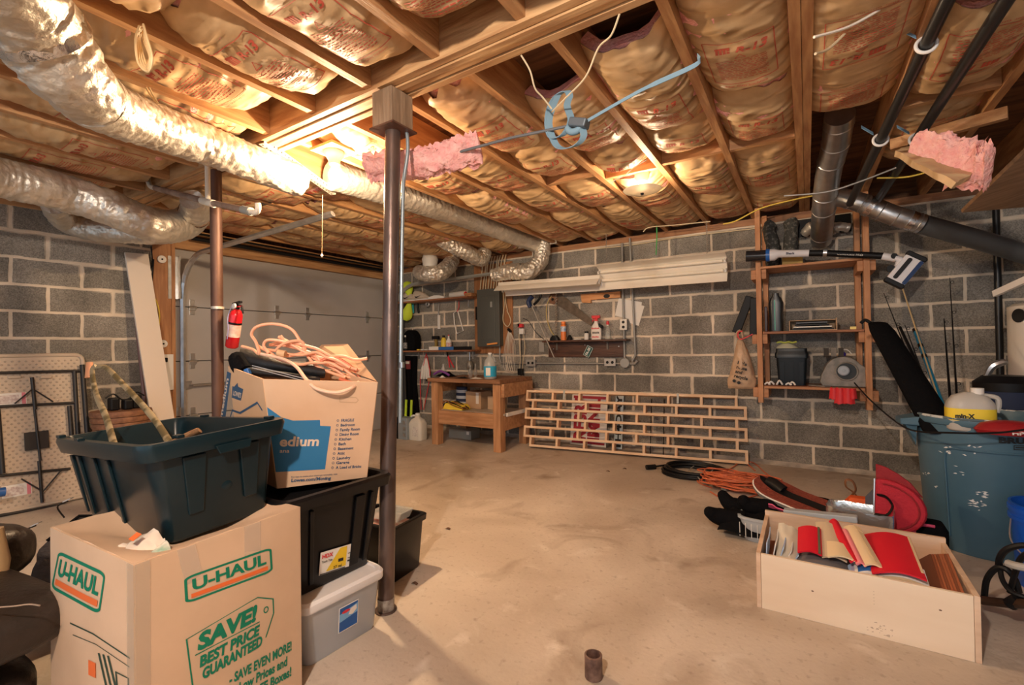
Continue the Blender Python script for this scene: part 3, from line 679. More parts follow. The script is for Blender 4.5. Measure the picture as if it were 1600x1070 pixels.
# ---- two wall shelves at the corner
def board(name, x0, x1, z, d, th, mat, label):
    o = thing(name, label, 'shelf', (x0, YB, z), None)
    part('board', MB().fbox(FW, x0, x1, z-th, z, .004, d), mat, o, bevel=.002)
    for x in (x0+.25, x1-.15): part('bracket', MB().fbox(FW, x-.012, x+.012, z-th-.10, z-th, .004, .008).fbox(FW, x-.012, x+.012, z-th-.006, z-th-.0005, .004, d*.8), GALV, o)
    return o
zU = bw(690, 466, .2).z; zL = bw(690, 547, .2).z
board('wall_shelf', -4.95, -3.66, zU, .22, .022, DKWX, 'upper brown wall shelf in the corner, holding sneakers')
board('wall_shelf', -4.97, -3.60, zL, .22, .022, DKWX, 'lower brown wall shelf in the corner, holding bottles and a level')
def sneaker(px, label):
    c = fy(px, 466, YB-.12); c = V((c.x, YB-.12, zU)); L = .29
    o = thing('sneaker', label, 'shoe', c, 'pair of beige sneakers')
    def sec(t):  # along x: 0 heel .. 1 toe
        h = .022+.115*(1-t)**.8*(1 if t > .06 else .8)+.018*math.sin(PI*t); w_ = .042+.012*math.sin(PI*min(1, t*1.15)); w_ *= (1 if t < .85 else 1-(t-.85)*2.5)
        x = c.x-L/2+L*t
        return [V((x, c.y+w_*math.cos(a)*(1 if math.sin(a) < .3 else .72), zU+.022+max(0, (h)*(.5+.5*math.sin(a)) if math.sin(a) > -1 else 0))) for a in [2*PI*k/16 for k in range(16)]]
    upp = part('upper', loft(MB(), [sec(i/10) for i in range(11)]), BEIGE, o, smooth=True, angle=60)
    part('sole', MB().prism(Frame((c.x, c.y, zU+.0005), (1, 0, 0), (0, 1, 0)), [(L/2*math.cos(a)*1.03, (.05 if math.cos(a) > 0 else .043)*math.sin(a)) for a in [2*PI*k/20 for k in range(20)]], 0, .024), PAPERW, o)
    F = Frame((c.x, c.y-.056, zU+.03), (1, 0, 0), (0, 0, 1))
    part('side_mark', MB().poly(lambda a, b: F.p(a, b), [(-.085, .045), (-.075, .018), (-.05, .010), (.045, .048), (-.045, .028), (-.068, .030)]), INKB, upp)
    return o
sneaker(641, 'left beige sneaker with a dark curved mark on the upper corner shelf'); sneaker(659, 'right beige sneaker with a dark curved mark on the upper corner shelf')
x, z = wp(687, 460, .13)
solo('white_tray', MB().prism(Frame((x, YB-.13, zU), (1, 0, 0), (0, 0, 1)), [(-.15, 0.001), (.13, 0.001), (.15, .02), (.05, .045), (-.05, .05), (-.15, .03)], -.07, .07), WHITE, 'low white plastic case lying on the upper corner shelf', 'case', (x, YB-.13, zU), bevel=.004)
x = wp(716, 458, .12)[0]
rl = thing('paper_roll', 'roll of white paper with a red core on the upper corner shelf', 'roll', (x, YB-.12, zU+.042))
part('sheet', MB().tube([(x-.14, YB-.10, zU+.042), (x+.13, YB-.13, zU+.042)], .04, 20), PAPERW, rl, smooth=True)
part('core', MB().tube([(x+.12, YB-.129, zU+.042), (x+.134, YB-.1305, zU+.042)], .030, 16), RED, rl, smooth=True)
x = wp(736, 461, .1)[0]
solo('wood_offcut', MB().fbox(FW, x-.06, x+.05, zU+.001, zU+.045, .06, .16), BENCHX, 'small wood offcut at the right end of the upper corner shelf', 'block', (x, YB-.1, zU))
# hanging from / on the shelves
def blade(name, px0, py0, px1, py1, w, th, mat, label, cat, off=.03):
    a = W3(px0, py0, off); b = W3(px1, py1, off); return solo(name, MB().beam(a, b, w, th, (0, 1, 0)), mat, label, cat, a, bevel=.002)
P = [W3(633, 442, .14), W3(638, 452, .14), W3(640, 470, .14), W3(636, 490, .14), W3(633, 500, .14)]
solo('safety_vest', MB().tube(cat_rom(P, 5), [.05+.03*math.sin(i*.5) for i in range(21)], 10, flat=.5), mk('hi_vis', (.62, .80, .05), .7, bump=.4), 'bright yellow-green safety vest hanging at the left end of the upper corner shelf', 'vest', P[1], smooth=True)
th_ = thing('measuring_tool', 'slim silver measuring tool hanging under the upper corner shelf', 'tool', W3(686, 480, .03))
part('blade', MB().beam(W3(686, 474, .03), W3(685, 492, .03), .018, .004, (0, 1, 0)), SILVER, th_); part('grip', MB().beam(W3(686, 492, .03), W3(686, 514, .03), .045, .015, (0, 1, 0)), PAPERW, th_, bevel=.003)
for (px_, c_, lab) in ((645, TEAL, 'teal handled tool hanging under the upper corner shelf'), (653, BLACK, 'black handled tool hanging under the upper corner shelf')):
    t = thing('hand_tool', lab, 'tool', W3(px_, 480, .06), 'tools hung under the upper shelf')
    part('grip', MB().tube([W3(px_, 474, .06), W3(px_, 480, .06), W3(px_+1, 489, .06)], [.013, .018, .012], 10), c_, t, smooth=True)
    part('tip', MB().tube([W3(px_, 468, .06), W3(px_, 475, .06)], .006, 8), SILVER, t)
solo('chrome_clamp', MB().tube([W3(668, 475, .08)+V((.028*math.cos(a), 0, .028*math.sin(a))) for a in [2*PI*k/16 for k in range(16)]], .010, 8, closed=True).beam(W3(668, 468, .08), W3(668, 474, .08), .02, .01), SILVER, 'round chrome fitting hung under the upper corner shelf', 'fitting', W3(668, 475, .08), smooth=True)
cs = [W3(p[0], p[1], .03) for p in ((709, 489), (715, 485), (724, 517), (714, 521), (710, 505))]
fr = thing('caulking_frame', 'white wire frame hanging tilted on a red hook between the corner shelves', 'frame', cs[0])
part('wire_frame', MB().tube(cs, .008, 8, closed=True), PAPERW, fr, smooth=True); part('hook', MB().tube([W3(717, 470, .02), W3(717, 480, .04), W3(714, 487, .04)], .005, 6), RED, fr, smooth=True)
# on the lower shelf
def bottle(name, x, y, z, prof, mat, label, cat, extra=None, group=None, n=20):
    o = thing(name, label, cat, (x, y, z), group); part('body', MB().lathe(prof, (x, y, z+.0005), n=n), mat, o, smooth=True)
    if extra:
        for nm, pr, mt in extra: part(nm, MB().lathe(pr, (x, y, z+.0005), n=n), mt, o, smooth=True)
    return o
x = wp(645, 540, .12)[0]
bp_ = thing('black_backpack', 'rounded black bag standing on the lower corner shelf', 'bag', (x, YB-.1, zL))
part('shell', MB().prism(Frame((x, YB-.115, zL+.001), (1, 0, 0), (0, 0, 1)), [(-.10, 0), (.10, 0)]+[(.11*math.cos(a), .16+.13*math.sin(a)) for a in [PI*k/12 for k in range(13)]], -.05, .09), BLACKF, bp_, bevel=.015)
x = wp(637, 540, .16)[0]
bottle('oil_bottle', x, YB-.20, zL, [(.03, 0), (.035, .02), (.035, .12), (.012, .165), (.012, .19)], BLACK, 'dark bottle with pale lettering on the lower corner shelf', 'bottle', [('cap', [(.015, .19), (.015, .215)], WHITE), ('label', [(.0357, .03), (.0357, .11)], mk('dark_label', (.06, .06, .07), .5, col2=(.45, .43, .40), nscale=60))])
x = wp(681, 540, .12)[0]
sp = thing('spray_gun', 'yellow and black trigger sprayer on the lower corner shelf', 'sprayer', (x, YB-.12, zL))
part('base', MB().fbox(FW, x-.05, x+.05, zL+.001, zL+.055, .07, .16), YEL, sp, bevel=.012); part('neck', MB().fbox(FW, x-.015, x+.02, zL+.055, zL+.15, .10, .13), mk('brass', (.55, .38, .12), .4, metal=.8), sp, bevel=.004); part('head', MB().fbox(FW, x-.06, x+.05, zL+.15, zL+.195, .09, .14), BLACK, sp, bevel=.008)
x = wp(690, 540, .12)[0]
bottle('squeeze_bottle', x+.02, YB-.10, zL, [(.035, 0), (.038, .02), (.038, .13), (.02, .17)], YEL, 'yellow bottle with black cap on the lower corner shelf', 'bottle', [('cap', [(.02, .17), (.016, .20)], BLACK)])
x = wp(698, 540, .12)[0]
bottle('glue_bottle', x+.02, YB-.10, zL, [(.036, 0), (.038, .02), (.038, .12), (.012, .16), (.010, .19)], PAPERW, 'white bottle with red print on the lower corner shelf', 'bottle', [('label', [(.0385, .04), (.0385, .10)], mk('red_label', (.8, .75, .7), .6, col2=(.6, .08, .06), nscale=45)), ('cap', [(.011, .19), (.009, .205)], RED)])
x0 = wp(672, 542, .18)[0]; x1 = wp(737, 542, .18)[0]
lv = thing('spirit_level', 'long white, blue and black tool lying on the lower corner shelf', 'level', (x0, YB-.18, zL))
part('white_end', MB().fbox(FW, x0, x0+.17, zL+.001, zL+.05, .175, .205), PAPERW, lv, bevel=.004); part('blue_body', MB().fbox(FW, x0+.17, x0+.43, zL+.001, zL+.045, .175, .205), BLUEP, lv, bevel=.003); part('black_end', MB().fbox(FW, x0+.43, x1, zL+.001, zL+.045, .175, .205), BLACK, lv, bevel=.003)
for px_ in (655, 661, 667):
    x = wp(px_, 545, .17)[0]; solo('small_hardware', MB().fbox(FW, x-.03, x+.02, zL+.001, zL+.018, .15, .19), WHITE if px_ != 655 else YEL, {655: 'leftmost bit of hardware on the lower corner shelf, yellowish', 661: 'middle pale bit of hardware on the lower corner shelf', 667: 'pale bit of hardware touching the level on the lower corner shelf'}[px_], 'hardware', (x, YB-.17, zL), bevel=.004)
# hanging below the lower shelf
P = cat_rom([W3(633, 556, .05), W3(632, 600, .06), W3(637, 650, .05)], 6)
st_ = thing('hanging_straps', 'bundle of black straps hanging from the lower corner shelf to the floor', 'straps', W3(640, 600, .05))
for q_, r_ in ((0, .05), (.11, .06), (.2, .035)): part('strap', MB().tube([p+V((q_, 0, .012*math.sin(i))) for i, p in enumerate(P)], r_, 8, flat=.45), BLACKF, st_, smooth=True)
pk = W3(637, 570, .12); pkt = thing('packet', 'small red, black and white packet hanging below the lower corner shelf', 'packet', pk)
part('card', MB().fbox(Frame(pk, (1, 0, 0), (0, 0, 1)), -.05, .05, -.06, .06, -.006, .006), mk('dark_red_card', (.25, .04, .05), .5), pkt); part('panel', MB().fbox(Frame(pk, (1, 0, 0), (0, 0, 1)), -.04, .04, .015, .05, .006, .008), PAPERW, pkt)
g = thing('work_gloves', 'white and black gloves with red cords hanging left of the bench top', 'gloves', W3(665, 580, .06))
gm = MB()
for i, dx in enumerate((-.06, -.02, .02, .055)): gm.tube([W3(666, 560, .06)+V((dx*.3, 0, 0)), W3(665, 575, .07)+V((dx*.8, 0, 0)), W3(665, 592, .07)+V((dx*1.3, 0, 0))], [.010, .026, .018], 8)
part('fingers', gm, PAPERW, g, smooth=True)
part('cuff', MB().tube([W3(668, 572, .05), W3(670, 595, .05)], .035, 8, flat=.5), BLACKF, g, smooth=True)
for dx in (-.08, .08): part('cord', MB().tube(cat_rom([W3(666, 552, .05), W3(666, 570, .08)+V((dx*.6, 0, 0)), W3(664, 590, .07)+V((dx*1.1, 0, 0)), W3(660, 640, .06)+V((dx*.3, 0, 0))], 5), .006, 6), RED, g, smooth=True)
pl = thing('pliers', 'red handled pliers hanging open above the bench', 'pliers', W3(702, 560, .04))
for s_ in (-1, 1): part('handle', MB().tube(cat_rom([W3(700, 556, .04), W3(703+s_*1.5, 565, .04), W3(706+s_*3.4, 574, .04)], 4), .009, 8), RED, pl, smooth=True)
part('jaw', MB().tube([W3(698, 548, .04), W3(700, 557, .04)], [.006, .011], 8), BLACK, pl, smooth=True)
dl = thing('clamp_lamp', 'grey metal trouble light hanging from the lower corner shelf', 'lamp', W3(734, 570, .08))
part('cage', MB().lathe([(.02, -.06), (.045, -.03), (.05, .02), (.03, .06)], W3(734, 571, .08), n=14), mk('dull_metal', (.30, .28, .25), .5, metal=.6), dl, smooth=True); part('stem', MB().tube([W3(734, 549, .08), W3(734, 563, .08)], .008, 8), GALV, dl); part('bulb_glass', MB().lathe([(.006, -.12), (.02, -.10), (.022, -.075), (.012, -.055)], W3(734, 571, .08), n=12), CLEAR, dl, smooth=True)

# ---- workbench
zb = .775
bx0, bx1, by0, by1 = -3.73, -2.74, 4.10, 4.72
wb = thing('workbench', 'rough wooden workbench with thick square legs and a lower shelf', 'workbench', ((bx0+bx1)/2, (by0+by1)/2, 0))
LG = .095
for x, y in ((bx0, by0), (bx1-LG-.02, by0), (bx0, by1-LG), (bx1-LG-.02, by1-LG)):
    part('leg', MB().bb(x, x+LG, y, y+LG, 0, zb-.045), BENCH, wb, bevel=.003)
part('table_top', MB().bb(bx0-.03, bx1+.0, by0-.035, by1+.03, zb-.043, zb), wood('bench_top', (.22, .10, .045), (.33, .16, .08), 'x'), wb, bevel=.003)
part('apron', MB().bb(bx1-.019, bx1+.02, by0+.02, by1+.01, zb-.19, zb-.045), BENCHX, wb, bevel=.002)
part('apron', MB().bb(bx0+.01, bx0+.05, by0+LG, by1-LG, zb-.17, zb-.045), BENCHX, wb, bevel=.002)
part('apron', MB().bb(bx0+LG, bx1-LG-.02, by1-.06, by1-.02, zb-.15, zb-.045), BENCHX, wb, bevel=.002)
part('shelf_rail', MB().bb(bx0+LG, bx1-LG-.02, by0+.012, by0+.05, .245, .40), BENCHX, wb, bevel=.003)
part('shelf_rail', MB().bb(bx1-.06, bx1-.02, by0+LG, by1-LG, .22, .37), BENCHX, wb, bevel=.003)
part('shelf_rail', MB().bb(bx0+.01, bx0+.05, by0+LG, by1-LG, .22, .37), BENCHX, wb, bevel=.003)
part('lower_shelf', MB().bb(bx0+.052, bx1-.01, by0+.06, by1-LG-.005, .385, .405), mk('pale_shelf_board', (.48, .40, .32), .6), wb)
part('lower_shelf_edge', MB().bb(bx1-.018, bx1+.004, by0+LG+.01, by1-LG, .372, .41), PAPERW, wb)
def onb(px, py, y): q = fy(px, py, y); return q.x
# on the bench top
jx = onb(766, 590, 4.20)
jg = thing('jug', 'clear plastic gallon jug with a blue and white label on the bench top', 'jug', (jx, 4.20, zb))
part('bottle', MB().lathe([(.062, 0), (.07, .01), (.07, .15), (.06, .20), (.024, .245), (.020, .27)], (jx, 4.20, zb+.001), n=24), mk('jug_plastic', (.62, .64, .62), .25, trans=.35, alpha=.8), jg, smooth=True)
part('label', MB().lathe([(.0712, .025), (.0712, .14)], (jx, 4.20, zb+.001), n=24, caps=False), LABELB, jg, smooth=True)
part('white_panel', MB().grid(lambda u, v: V((jx+.0722*math.sin(-.1+.75*u), 4.20-.0722*math.cos(-.1+.75*u), zb+.04+.085*v)), 6, 1), PAPERW, jg)
part('cap', MB().lathe([(.022, .27), (.022, .287)], (jx, 4.20, zb+.001), n=16), WHITE, jg, smooth=True)
part('handle', MB().tube(cat_rom([(jx+.03, 4.19, zb+.25), (jx+.06, 4.185, zb+.23), (jx+.072, 4.185, zb+.19)], 4), .011, 8), CLEAR, jg, smooth=True)
x = onb(697, 590, 4.35)
pf = thing('purple_headphones', 'crumpled purple and black item lying on the bench top', 'fabric', (x, 4.35, zb))
part('bundle', MB().grid(lambda u, v: V((x-.13+.26*u, 4.28+.14*v, zb+.002+(.07*math.sin(PI*u)*math.sin(PI*v))*(.8+.6*ns(u*5, v*4)))), 14, 10), BLACKF, pf, smooth=True)
part('band', MB().tube(cat_rom([(x-.12, 4.27, zb+.03), (x-.02, 4.26, zb+.07), (x+.07, 4.26, zb+.05), (x+.12, 4.27, zb+.02)], 6), .014, 8), PURP, pf, smooth=True)
bottle('small_bottle', onb(693, 585, 4.4), 4.4, zb, [(.03, 0), (.033, .08), (.014, .12), (.014, .15)], mk('grey_bottle', (.42, .40, .38), .4), 'squat grey bottle behind the purple item on the bench top', 'bottle')
bottle('small_bottle', onb(735, 588, 4.3), 4.3, zb, [(.024, 0), (.026, .08), (.01, .11), (.01, .14)], CLEAR, 'clear little bottle left on the bench top beside the hanging light', 'bottle')
bottle('small_bottle', onb(743, 588, 4.36), 4.36, zb, [(.02, 0), (.022, .07), (.009, .10), (.009, .16)], CLEAR, 'clear narrow bottle nearest the blue-labelled jug', 'bottle')
for (a, b, mt, nm, lb) in ((712, 732, BLACK, 'black_tool', 'flat black tool lying along the bench top front'), (736, 752, PAPERW, 'rag', 'scrap of white rag on the bench top near the jug'), (688, 694, PAPERW, 'paper_scrap', 'white paper scrap at the left of the bench top')):
    xa, xb = onb(a, 592, 4.15), onb(b, 592, 4.15); solo(nm, MB().grid(lambda u, v: V((xa+(xb-xa)*u, 4.12+.07*v, zb+.0015+.022*math.sin(PI*u)*math.sin(PI*v)*(.7+ns(u*4, v*3+a)))), 8, 6), mt, lb, 'clutter', (xa, 4.15, zb), smooth=True)
# on the lower shelf of the bench
x0_, x1_ = onb(690, 640, 4.22), onb(727, 640, 4.22); zs_ = .406
yt = thing('circular_saw', 'yellow power tool tangled in wire on the bench lower shelf', 'power tool', (x0_, 4.22, zs_))
part('casing', MB().hexa([(x0_+.05, 4.17, zs_), (x1_, 4.16, zs_), (x1_, 4.34, zs_), (x0_+.05, 4.34, zs_), (x0_+.07, 4.2, zs_+.07), (x1_-.02, 4.2, zs_+.05), (x1_-.03, 4.32, zs_+.06), (x0_+.09, 4.32, zs_+.09)]), YEL, yt, bevel=.012)
for q_ in range(4):
    part('wire', MB().tube(cat_rom([(x0_-.02+.02*q_, 4.19+.02*q_, zs_+.012), (x0_+.1, 4.18+.03*q_, zs_+.10-.02*q_), (x0_+.2, 4.17+.03*q_, zs_+.06+.01*q_), (x1_+.03, 4.16+.03*q_, zs_+.02)], 5), .006, 6), BLACK if q_ % 2 else mk('brown_wire', (.28, .10, .03), .5), yt, smooth=True)
def carton(name, x0, x1, y0, y1, z0, z1, label, mat=CARD):
    o = thing(name, label, 'box', (x0, y0, z0)); part('carton', MB().bb(x0, x1, y0, y1, z0, z1), mat, o, bevel=.003)
    part('tape', MB().bb(x1-.07, x1-.03, y0-.0015, y0, z0+.06, z1-.01), PAPERW, o); return o
carton('cardboard_box', onb(728, 640, 4.36), onb(728, 640, 4.36)+.22, 4.36, 4.58, zs_, zs_+.20, 'cardboard box at the back of the bench lower shelf')
carton('cardboard_box', onb(762, 640, 4.4), onb(762, 640, 4.4)+.17, 4.4, 4.55, zs_, zs_+.15, 'smaller cardboard box with white tape, right side of the bench lower shelf')
x = bx0+.20
sb = thing('striped_bag', 'navy and white striped bag on the bench lower shelf', 'bag', (x, 4.4, zs_))
for i in range(7): part('stripe', MB().prism(Frame((x, 4.42, zs_+.001+.035*i), (1, 0, 0), (0, 1, 0)), [(.085*math.cos(a)*(1-.02*i), .05*math.sin(a)) for a in [2*PI*k/16 for k in range(16)]], 0, .0349), (mk('navy_fabric', (.02, .03, .07), .8), mk('pale_stripe', (.45, .47, .52), .8))[i % 2], sb, smooth=True)
x = onb(715, 685, 4.55); carton('storage_box', x-.1, x+.25, 4.5, 4.68, .001, .11, 'low grey box on the floor under the bench', STEELP)
# floor left of the bench
jx, jy = fz(647, 688).x, fz(647, 688).y+.07
jc = thing('coolant_jug', 'white gallon jug with a handle standing on the floor left of the bench', 'jug', (jx, jy, 0))
part('bottle', loft(MB(), [[V((jx+(.105*k_)*a/.5, jy+(.075*k_)*b/.5, zz)) for a, b in rrect(1, 1, .25)] for k_, zz in ((.95, .001), (1, .012), (1, .20), (.75, .245), (.3, .275), (.28, .30))]), mk('jug_white', (.70, .66, .58), .5), jc, smooth=True, angle=50)
part('cap', MB().lathe([(.030, .30), (.030, .325)], (jx, jy, 0), n=16), WHITE, jc); part('handle', MB().tube(cat_rom([(jx-.03, jy, .29), (jx-.10, jy, .28), (jx-.115, jy, .20)], 5), .013, 8), WHITE, jc, smooth=True)
part('label', MB().bb(jx-.02, jx+.07, jy-.0765, jy-.0755, .05, .17), mk('pale_label', (.55, .5, .46), .7, col2=(.78, .74, .68), nscale=70), jc)
q = fz(624, 686); ex_ = thing('junction_box', 'grey steel electrical box with round knockouts on the floor behind the front column', 'box', (q.x, q.y, 0))
part('case', MB().bb(q.x-.02, q.x+.13, q.y, q.y+.12, .001, .27), mk('blue_grey_steel', (.38, .43, .46), .45, metal=.5), ex_, bevel=.003)
for zz in (.06, .135, .21): part('knockout', MB().lathe([(.026, 0), (.026, .002)], (q.x+.085, q.y-.0002, zz), (0, -1, 0), 20), GALV, ex_)
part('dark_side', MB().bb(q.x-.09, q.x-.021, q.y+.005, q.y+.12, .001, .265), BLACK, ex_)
for i, px_ in enumerate((627, 631)):
    a = fy(px_, 672, 4.5); b = fy(px_-3, 470 if i else 480, 4.86); solo('pole', MB().tube([V((max(a.x, -4.9), 4.55, .012)), V((max(b.x, -4.98), 4.87, b.z))], .014, 8), mk('blackened_pole', (.03, .03, .03), .5), 'dark pole leaning in the room corner, %s' % ('left one' if not i else 'right one'), 'pole', a, 'poles in the corner', smooth=True)
    solo('pole_sleeve', MB().tube([V((a.x+.12+.05*i, 4.45, .002)), V((a.x+.10+.05*i, 4.50, .44))], .016, 8), LIME, ('left' if not i else 'right')+' lime green sleeve standing behind the white jug', 'tube', (a.x, 4.5, .3), smooth=True)

# ---- plywood backing, breaker panel, cables
bx0_, bz1 = wp(742, 425); bx1_, bz0 = wp(803, 552)
solo('backing_board', MB().fbox(FW, bx0_, bx1_, bz0, 2.2, .002, .02), wood('backing_ply', (.30, .13, .05), (.44, .20, .085), 'z'), 'brown plywood backing board behind the grey breaker panel', 'board', (bx0_, YB, bz0))
px0, pz1 = wp(745, 453, .12); px1, pz0 = wp(781, 541, .12)
bk = thing('breaker_panel', 'tall dark grey electrical breaker panel on the plywood board', 'breaker panel', (px0, YB, pz0))
PANEL = mk('breaker_grey', (.105, .11, .10), .5, metal=.2)
part('box', MB().fbox(FW, px0+.01, px1-.01, pz0+.01, pz1-.01, .021, .11), PANEL, bk, bevel=.003); part('cover', MB().fbox(FW, px0, px1, pz0, pz1, .11, .122), PANEL, bk, bevel=.003)
bd = part('door', MB().fbox(FW, px0+.07, px1-.07, pz0+.09, pz1-.09, .122, .128), PANEL, bk, bevel=.003); part('latch', MB().fbox(FW, px1-.13, px1-.10, (pz0+pz1)/2+.13, (pz0+pz1)/2+.20, .128, .134), STEELP, bd); part('tag', MB().fbox(FW, px0-.05, px0-.002, pz0+.35, pz0+.52, .05, .09), BLACK, bk)
blade('carpenter_pencil', 761, 538, 777, 536, .022, .010, mk('orange_paint', (.80, .32, .08), .6), 'flat orange pencil lying across the breaker panel cover', 'pencil', .15)
for i in range(9):
    xx = bx0_+.18+.042*i; solo('panel_cable', MB().tube(cat_rom([FW.p(xx+.02, bz1+.16, .06), FW.p(xx-.02+.03*ns(i*3.3), bz1+.04, .05), FW.p(xx-.06+.02*ns(i), pz1+.0, .05)], 6), .0075, 6), CABLE, 'cream cable dropping into the top of the breaker panel', 'cable', FW.p(xx, bz1, .05), 'cables above the breaker panel', smooth=True)
lp = thing('white_cords', 'looped white cords hanging right of the breaker panel', 'cord', W3(797, 520, .05))
for i in range(5):
    part('loop', MB().tube(cat_rom([W3(795, 515, .045), W3(789+i*1.6, 540+i*2, .05), W3(787+i*3, 570, .05), W3(791+i*3, 578+i, .05), W3(795+i*2.4, 560, .055), W3(796+i*2, 535, .06), W3(796, 515, .045)], 5), .0035, 6), mk('white_cord', (.70, .62, .52), .5), lp, smooth=True)
part('tie', MB().tube([W3(794, 514, .05), W3(798, 518, .06)], .018, 8), BLACK, lp, smooth=True)
for i, pts in enumerate(([(786, 455), (788, 475), (786, 500), (793, 510), (798, 500), (792, 485)], [(791, 455), (790, 470), (793, 485)], [(620, 470), (626, 440)])[:2]):
    solo('loose_cable', MB().tube(cat_rom([W3(*p, .05) for p in pts], 6), .006, 6), CABLE, ('curled' if not i else 'straight')+' cream cable hanging right of the breaker panel', 'cable', W3(*pts[0], .05), smooth=True)

# ---- conduit run with outlets
def tube_w(name, pts, r, label, off=.03, mat=GREYC, cat='conduit'): return solo(name, MB().tube([W3(*p, off) for p in pts], r, 10), mat, label, cat, W3(*pts[0], off), smooth=True)
tube_w('conduit', [(781, 541), (781, 560), (783, 567), (790, 567.5), (978, 568)], .011, 'horizontal conduit linking the outlet boxes on the back wall')
tube_w('conduit', [(972, 380), (973, 450), (976, 560)], .012, 'vertical conduit carrying the switch box beside the pinned papers')
tube_w('conduit', [(984, 372), (988, 450), (993, 555), (988, 564)], .012, 'second vertical conduit right of the switch box')
def wbox(px, py, w_, h_, label, cat='outlet', slots=True, d=.055):
    x, z = wp(px, py, d); o = thing('outlet_box', label, cat, (x, YB, z), 'outlet boxes on the conduit')
    part('box', MB().fbox(FW, x-w_/2, x+w_/2, z-h_/2, z+h_/2, .003, d), GREYC, o, bevel=.006); part('face_plate', MB().fbox(FW, x-w_/2-.004, x+w_/2+.004, z-h_/2-.004, z+h_/2+.004, d, d+.003), mk('plate_metal', (.45, .43, .40), .4, metal=.5), o, bevel=.001)
    if slots:
        for s_ in (-1, 1): part('socket', MB().lathe([(.016, 0), (.016, .002)], FW.p(x+s_*w_*.24*(w_ > h_), z+s_*h_*.24*(w_ <= h_), d+.003), (0, -1, 0), 14), BLACK, o)
    return o
wbox(829, 567, .12, .075, 'grey double outlet box left of the brown shelf board'); wbox(953, 566, .12, .075, 'grey double outlet box under the right end of the brown shelf'); wbox(974, 507, .07, .11, 'upright grey switch box on the conduit by the papers')
x, z = wp(976, 567, .05); rb = thing('round_box', 'round grey conduit junction box', 'junction box', (x, YB, z)); part('cover', MB().lathe([(.055, 0), (.055, .045), (.05, .052)], FW.p(x, z, .003), (0, -1, 0), 24), GREYC, rb, smooth=True); part('elbow', MB().tube([W3(982, 568, .03), W3(992, 568, .03), W3(996, 563, .03)], .016, 8), GREYC, rb, smooth=True)
x, z = wp(846, 542, .01); solo('wall_plate', MB().fbox(FW, x-.035, x+.035, z-.06, z+.06, .002, .012), mk('putty_plate', (.32, .30, .27), .5), 'small putty coloured switch plate left of the brown shelf', 'switch plate', (x, YB, z), bevel=.003)

# ---- chargers and cords at left of the wall
ch = thing('charger', 'white plug-in charger hanging with a red and black plug', 'charger', W3(816, 515, .05))
part('brick', MB().fbox(Frame(W3(816, 517, .05), (1, 0, 0), (0, 0, 1)), -.03, .03, -.04, .03, -.02, .03), WHITE, ch, bevel=.006); part('red_plug', MB().fbox(Frame(W3(815, 509, .05), (1, 0, 0), (0, 0, 1)), -.03, .02, -.02, .025, -.02, .03), RED, ch, bevel=.004); part('black_plug', MB().fbox(Frame(W3(812.5, 508, .05), (1, 0, 0), (0, 0, 1)), -.02, .01, -.02, .02, -.02, .03), BLACK, ch, bevel=.004)
for i, (pts, mt) in enumerate((([(813, 500), (811, 530), (813, 560), (811, 585), (815, 600)], CABLE), ([(818, 520), (820, 545), (817, 565), (816, 590)], CABLE), ([(814, 520), (815, 560), (816, 600), (815, 625)], BLACK))): part('cord', MB().tube(cat_rom([W3(*p, .05) for p in pts], 6), .004, 6), mt, ch, smooth=True)
part('adapter', MB().fbox(Frame(W3(814, 580, .05), (1, 0, 0), (0, 0, 1)), -.035, .03, -.045, .035, -.02, .03), BLACK, ch, bevel=.006)
solo('charger_cord', MB().tube(cat_rom([W3(p[0], p[1], .05) for p in ((817, 497), (826, 502), (838, 520), (850, 530))], 6), .0035, 6), BLACK, 'thin black cord curving from the charger to the brown shelf', 'cord', W3(817, 497, .05), smooth=True)

# ---- brown shelf and everything on it
sx0, sz = wp(845, 531.5, .14); sx1 = wp(972, 531, .14)[0]; bb0, bz = wp(857, 558, .02); bb1 = wp(974, 558, .02)[0]
zS = bw(905, 531, .14).z
bs = thing('wall_shelf', 'dark stained shelf with a wide backboard on the back wall', 'shelf', (sx0, YB, zS))
part('shelf_board', MB().fbox(FW, sx0+.02, sx1+.05, zS-.02, zS, .003, .15), BROWN, bs, bevel=.003); part('backboard', MB().fbox(FW, bb0, bb1, bz, zS-.021, .003, .022), BROWN, bs, bevel=.003)
for px_ in (870, 949): x = wp(px_, 540, .03)[0]; part('bracket', MB().fbox(FW, x-.010, x+.010, zS-.11, zS-.021, .022, .03).fbox(FW, x-.010, x+.010, zS-.027, zS-.021, .03, .12), mk('dull_bracket', (.16, .14, .12), .5, metal=.5), bs)
for px_, py_ in ((865, 545), (914, 539), (967, 541)): x, z = wp(px_, py_, .02); part('screw', MB().lathe([(.007, 0), (.005, .003)], FW.p(x, z, .022), (0, -1, 0), 8), SILVER, bs)
x = wp(880, 528, .1)[0]
bottle('aerosol_can', x, YB-.09, zS, [(.03, 0), (.031, .01), (.031, .17), (.02, .19)], mk('orange_can', (.85, .22, .05), .35), 'orange aerosol can with a blue label on the brown shelf', 'can', [('label', [(.0314, .10), (.0314, .16)], mk('blue_white_label', (.1, .3, .6), .4, col2=(.85, .85, .85), nscale=35)), ('cap', [(.026, .19), (.025, .215)], mk('orange_cap', (.88, .25, .06), .4))])
x = wp(916.5, 528, .08)[0]
bottle('small_jar', x, YB-.08, zS, [(.025, 0), (.027, .06), (.02, .075)], PAPERW, 'short white jar with black lid on the brown shelf', 'jar', [('lid', [(.022, .075), (.022, .095)], BLACK)])
x = wp(932, 528, .09)[0]; yy = YB-.09
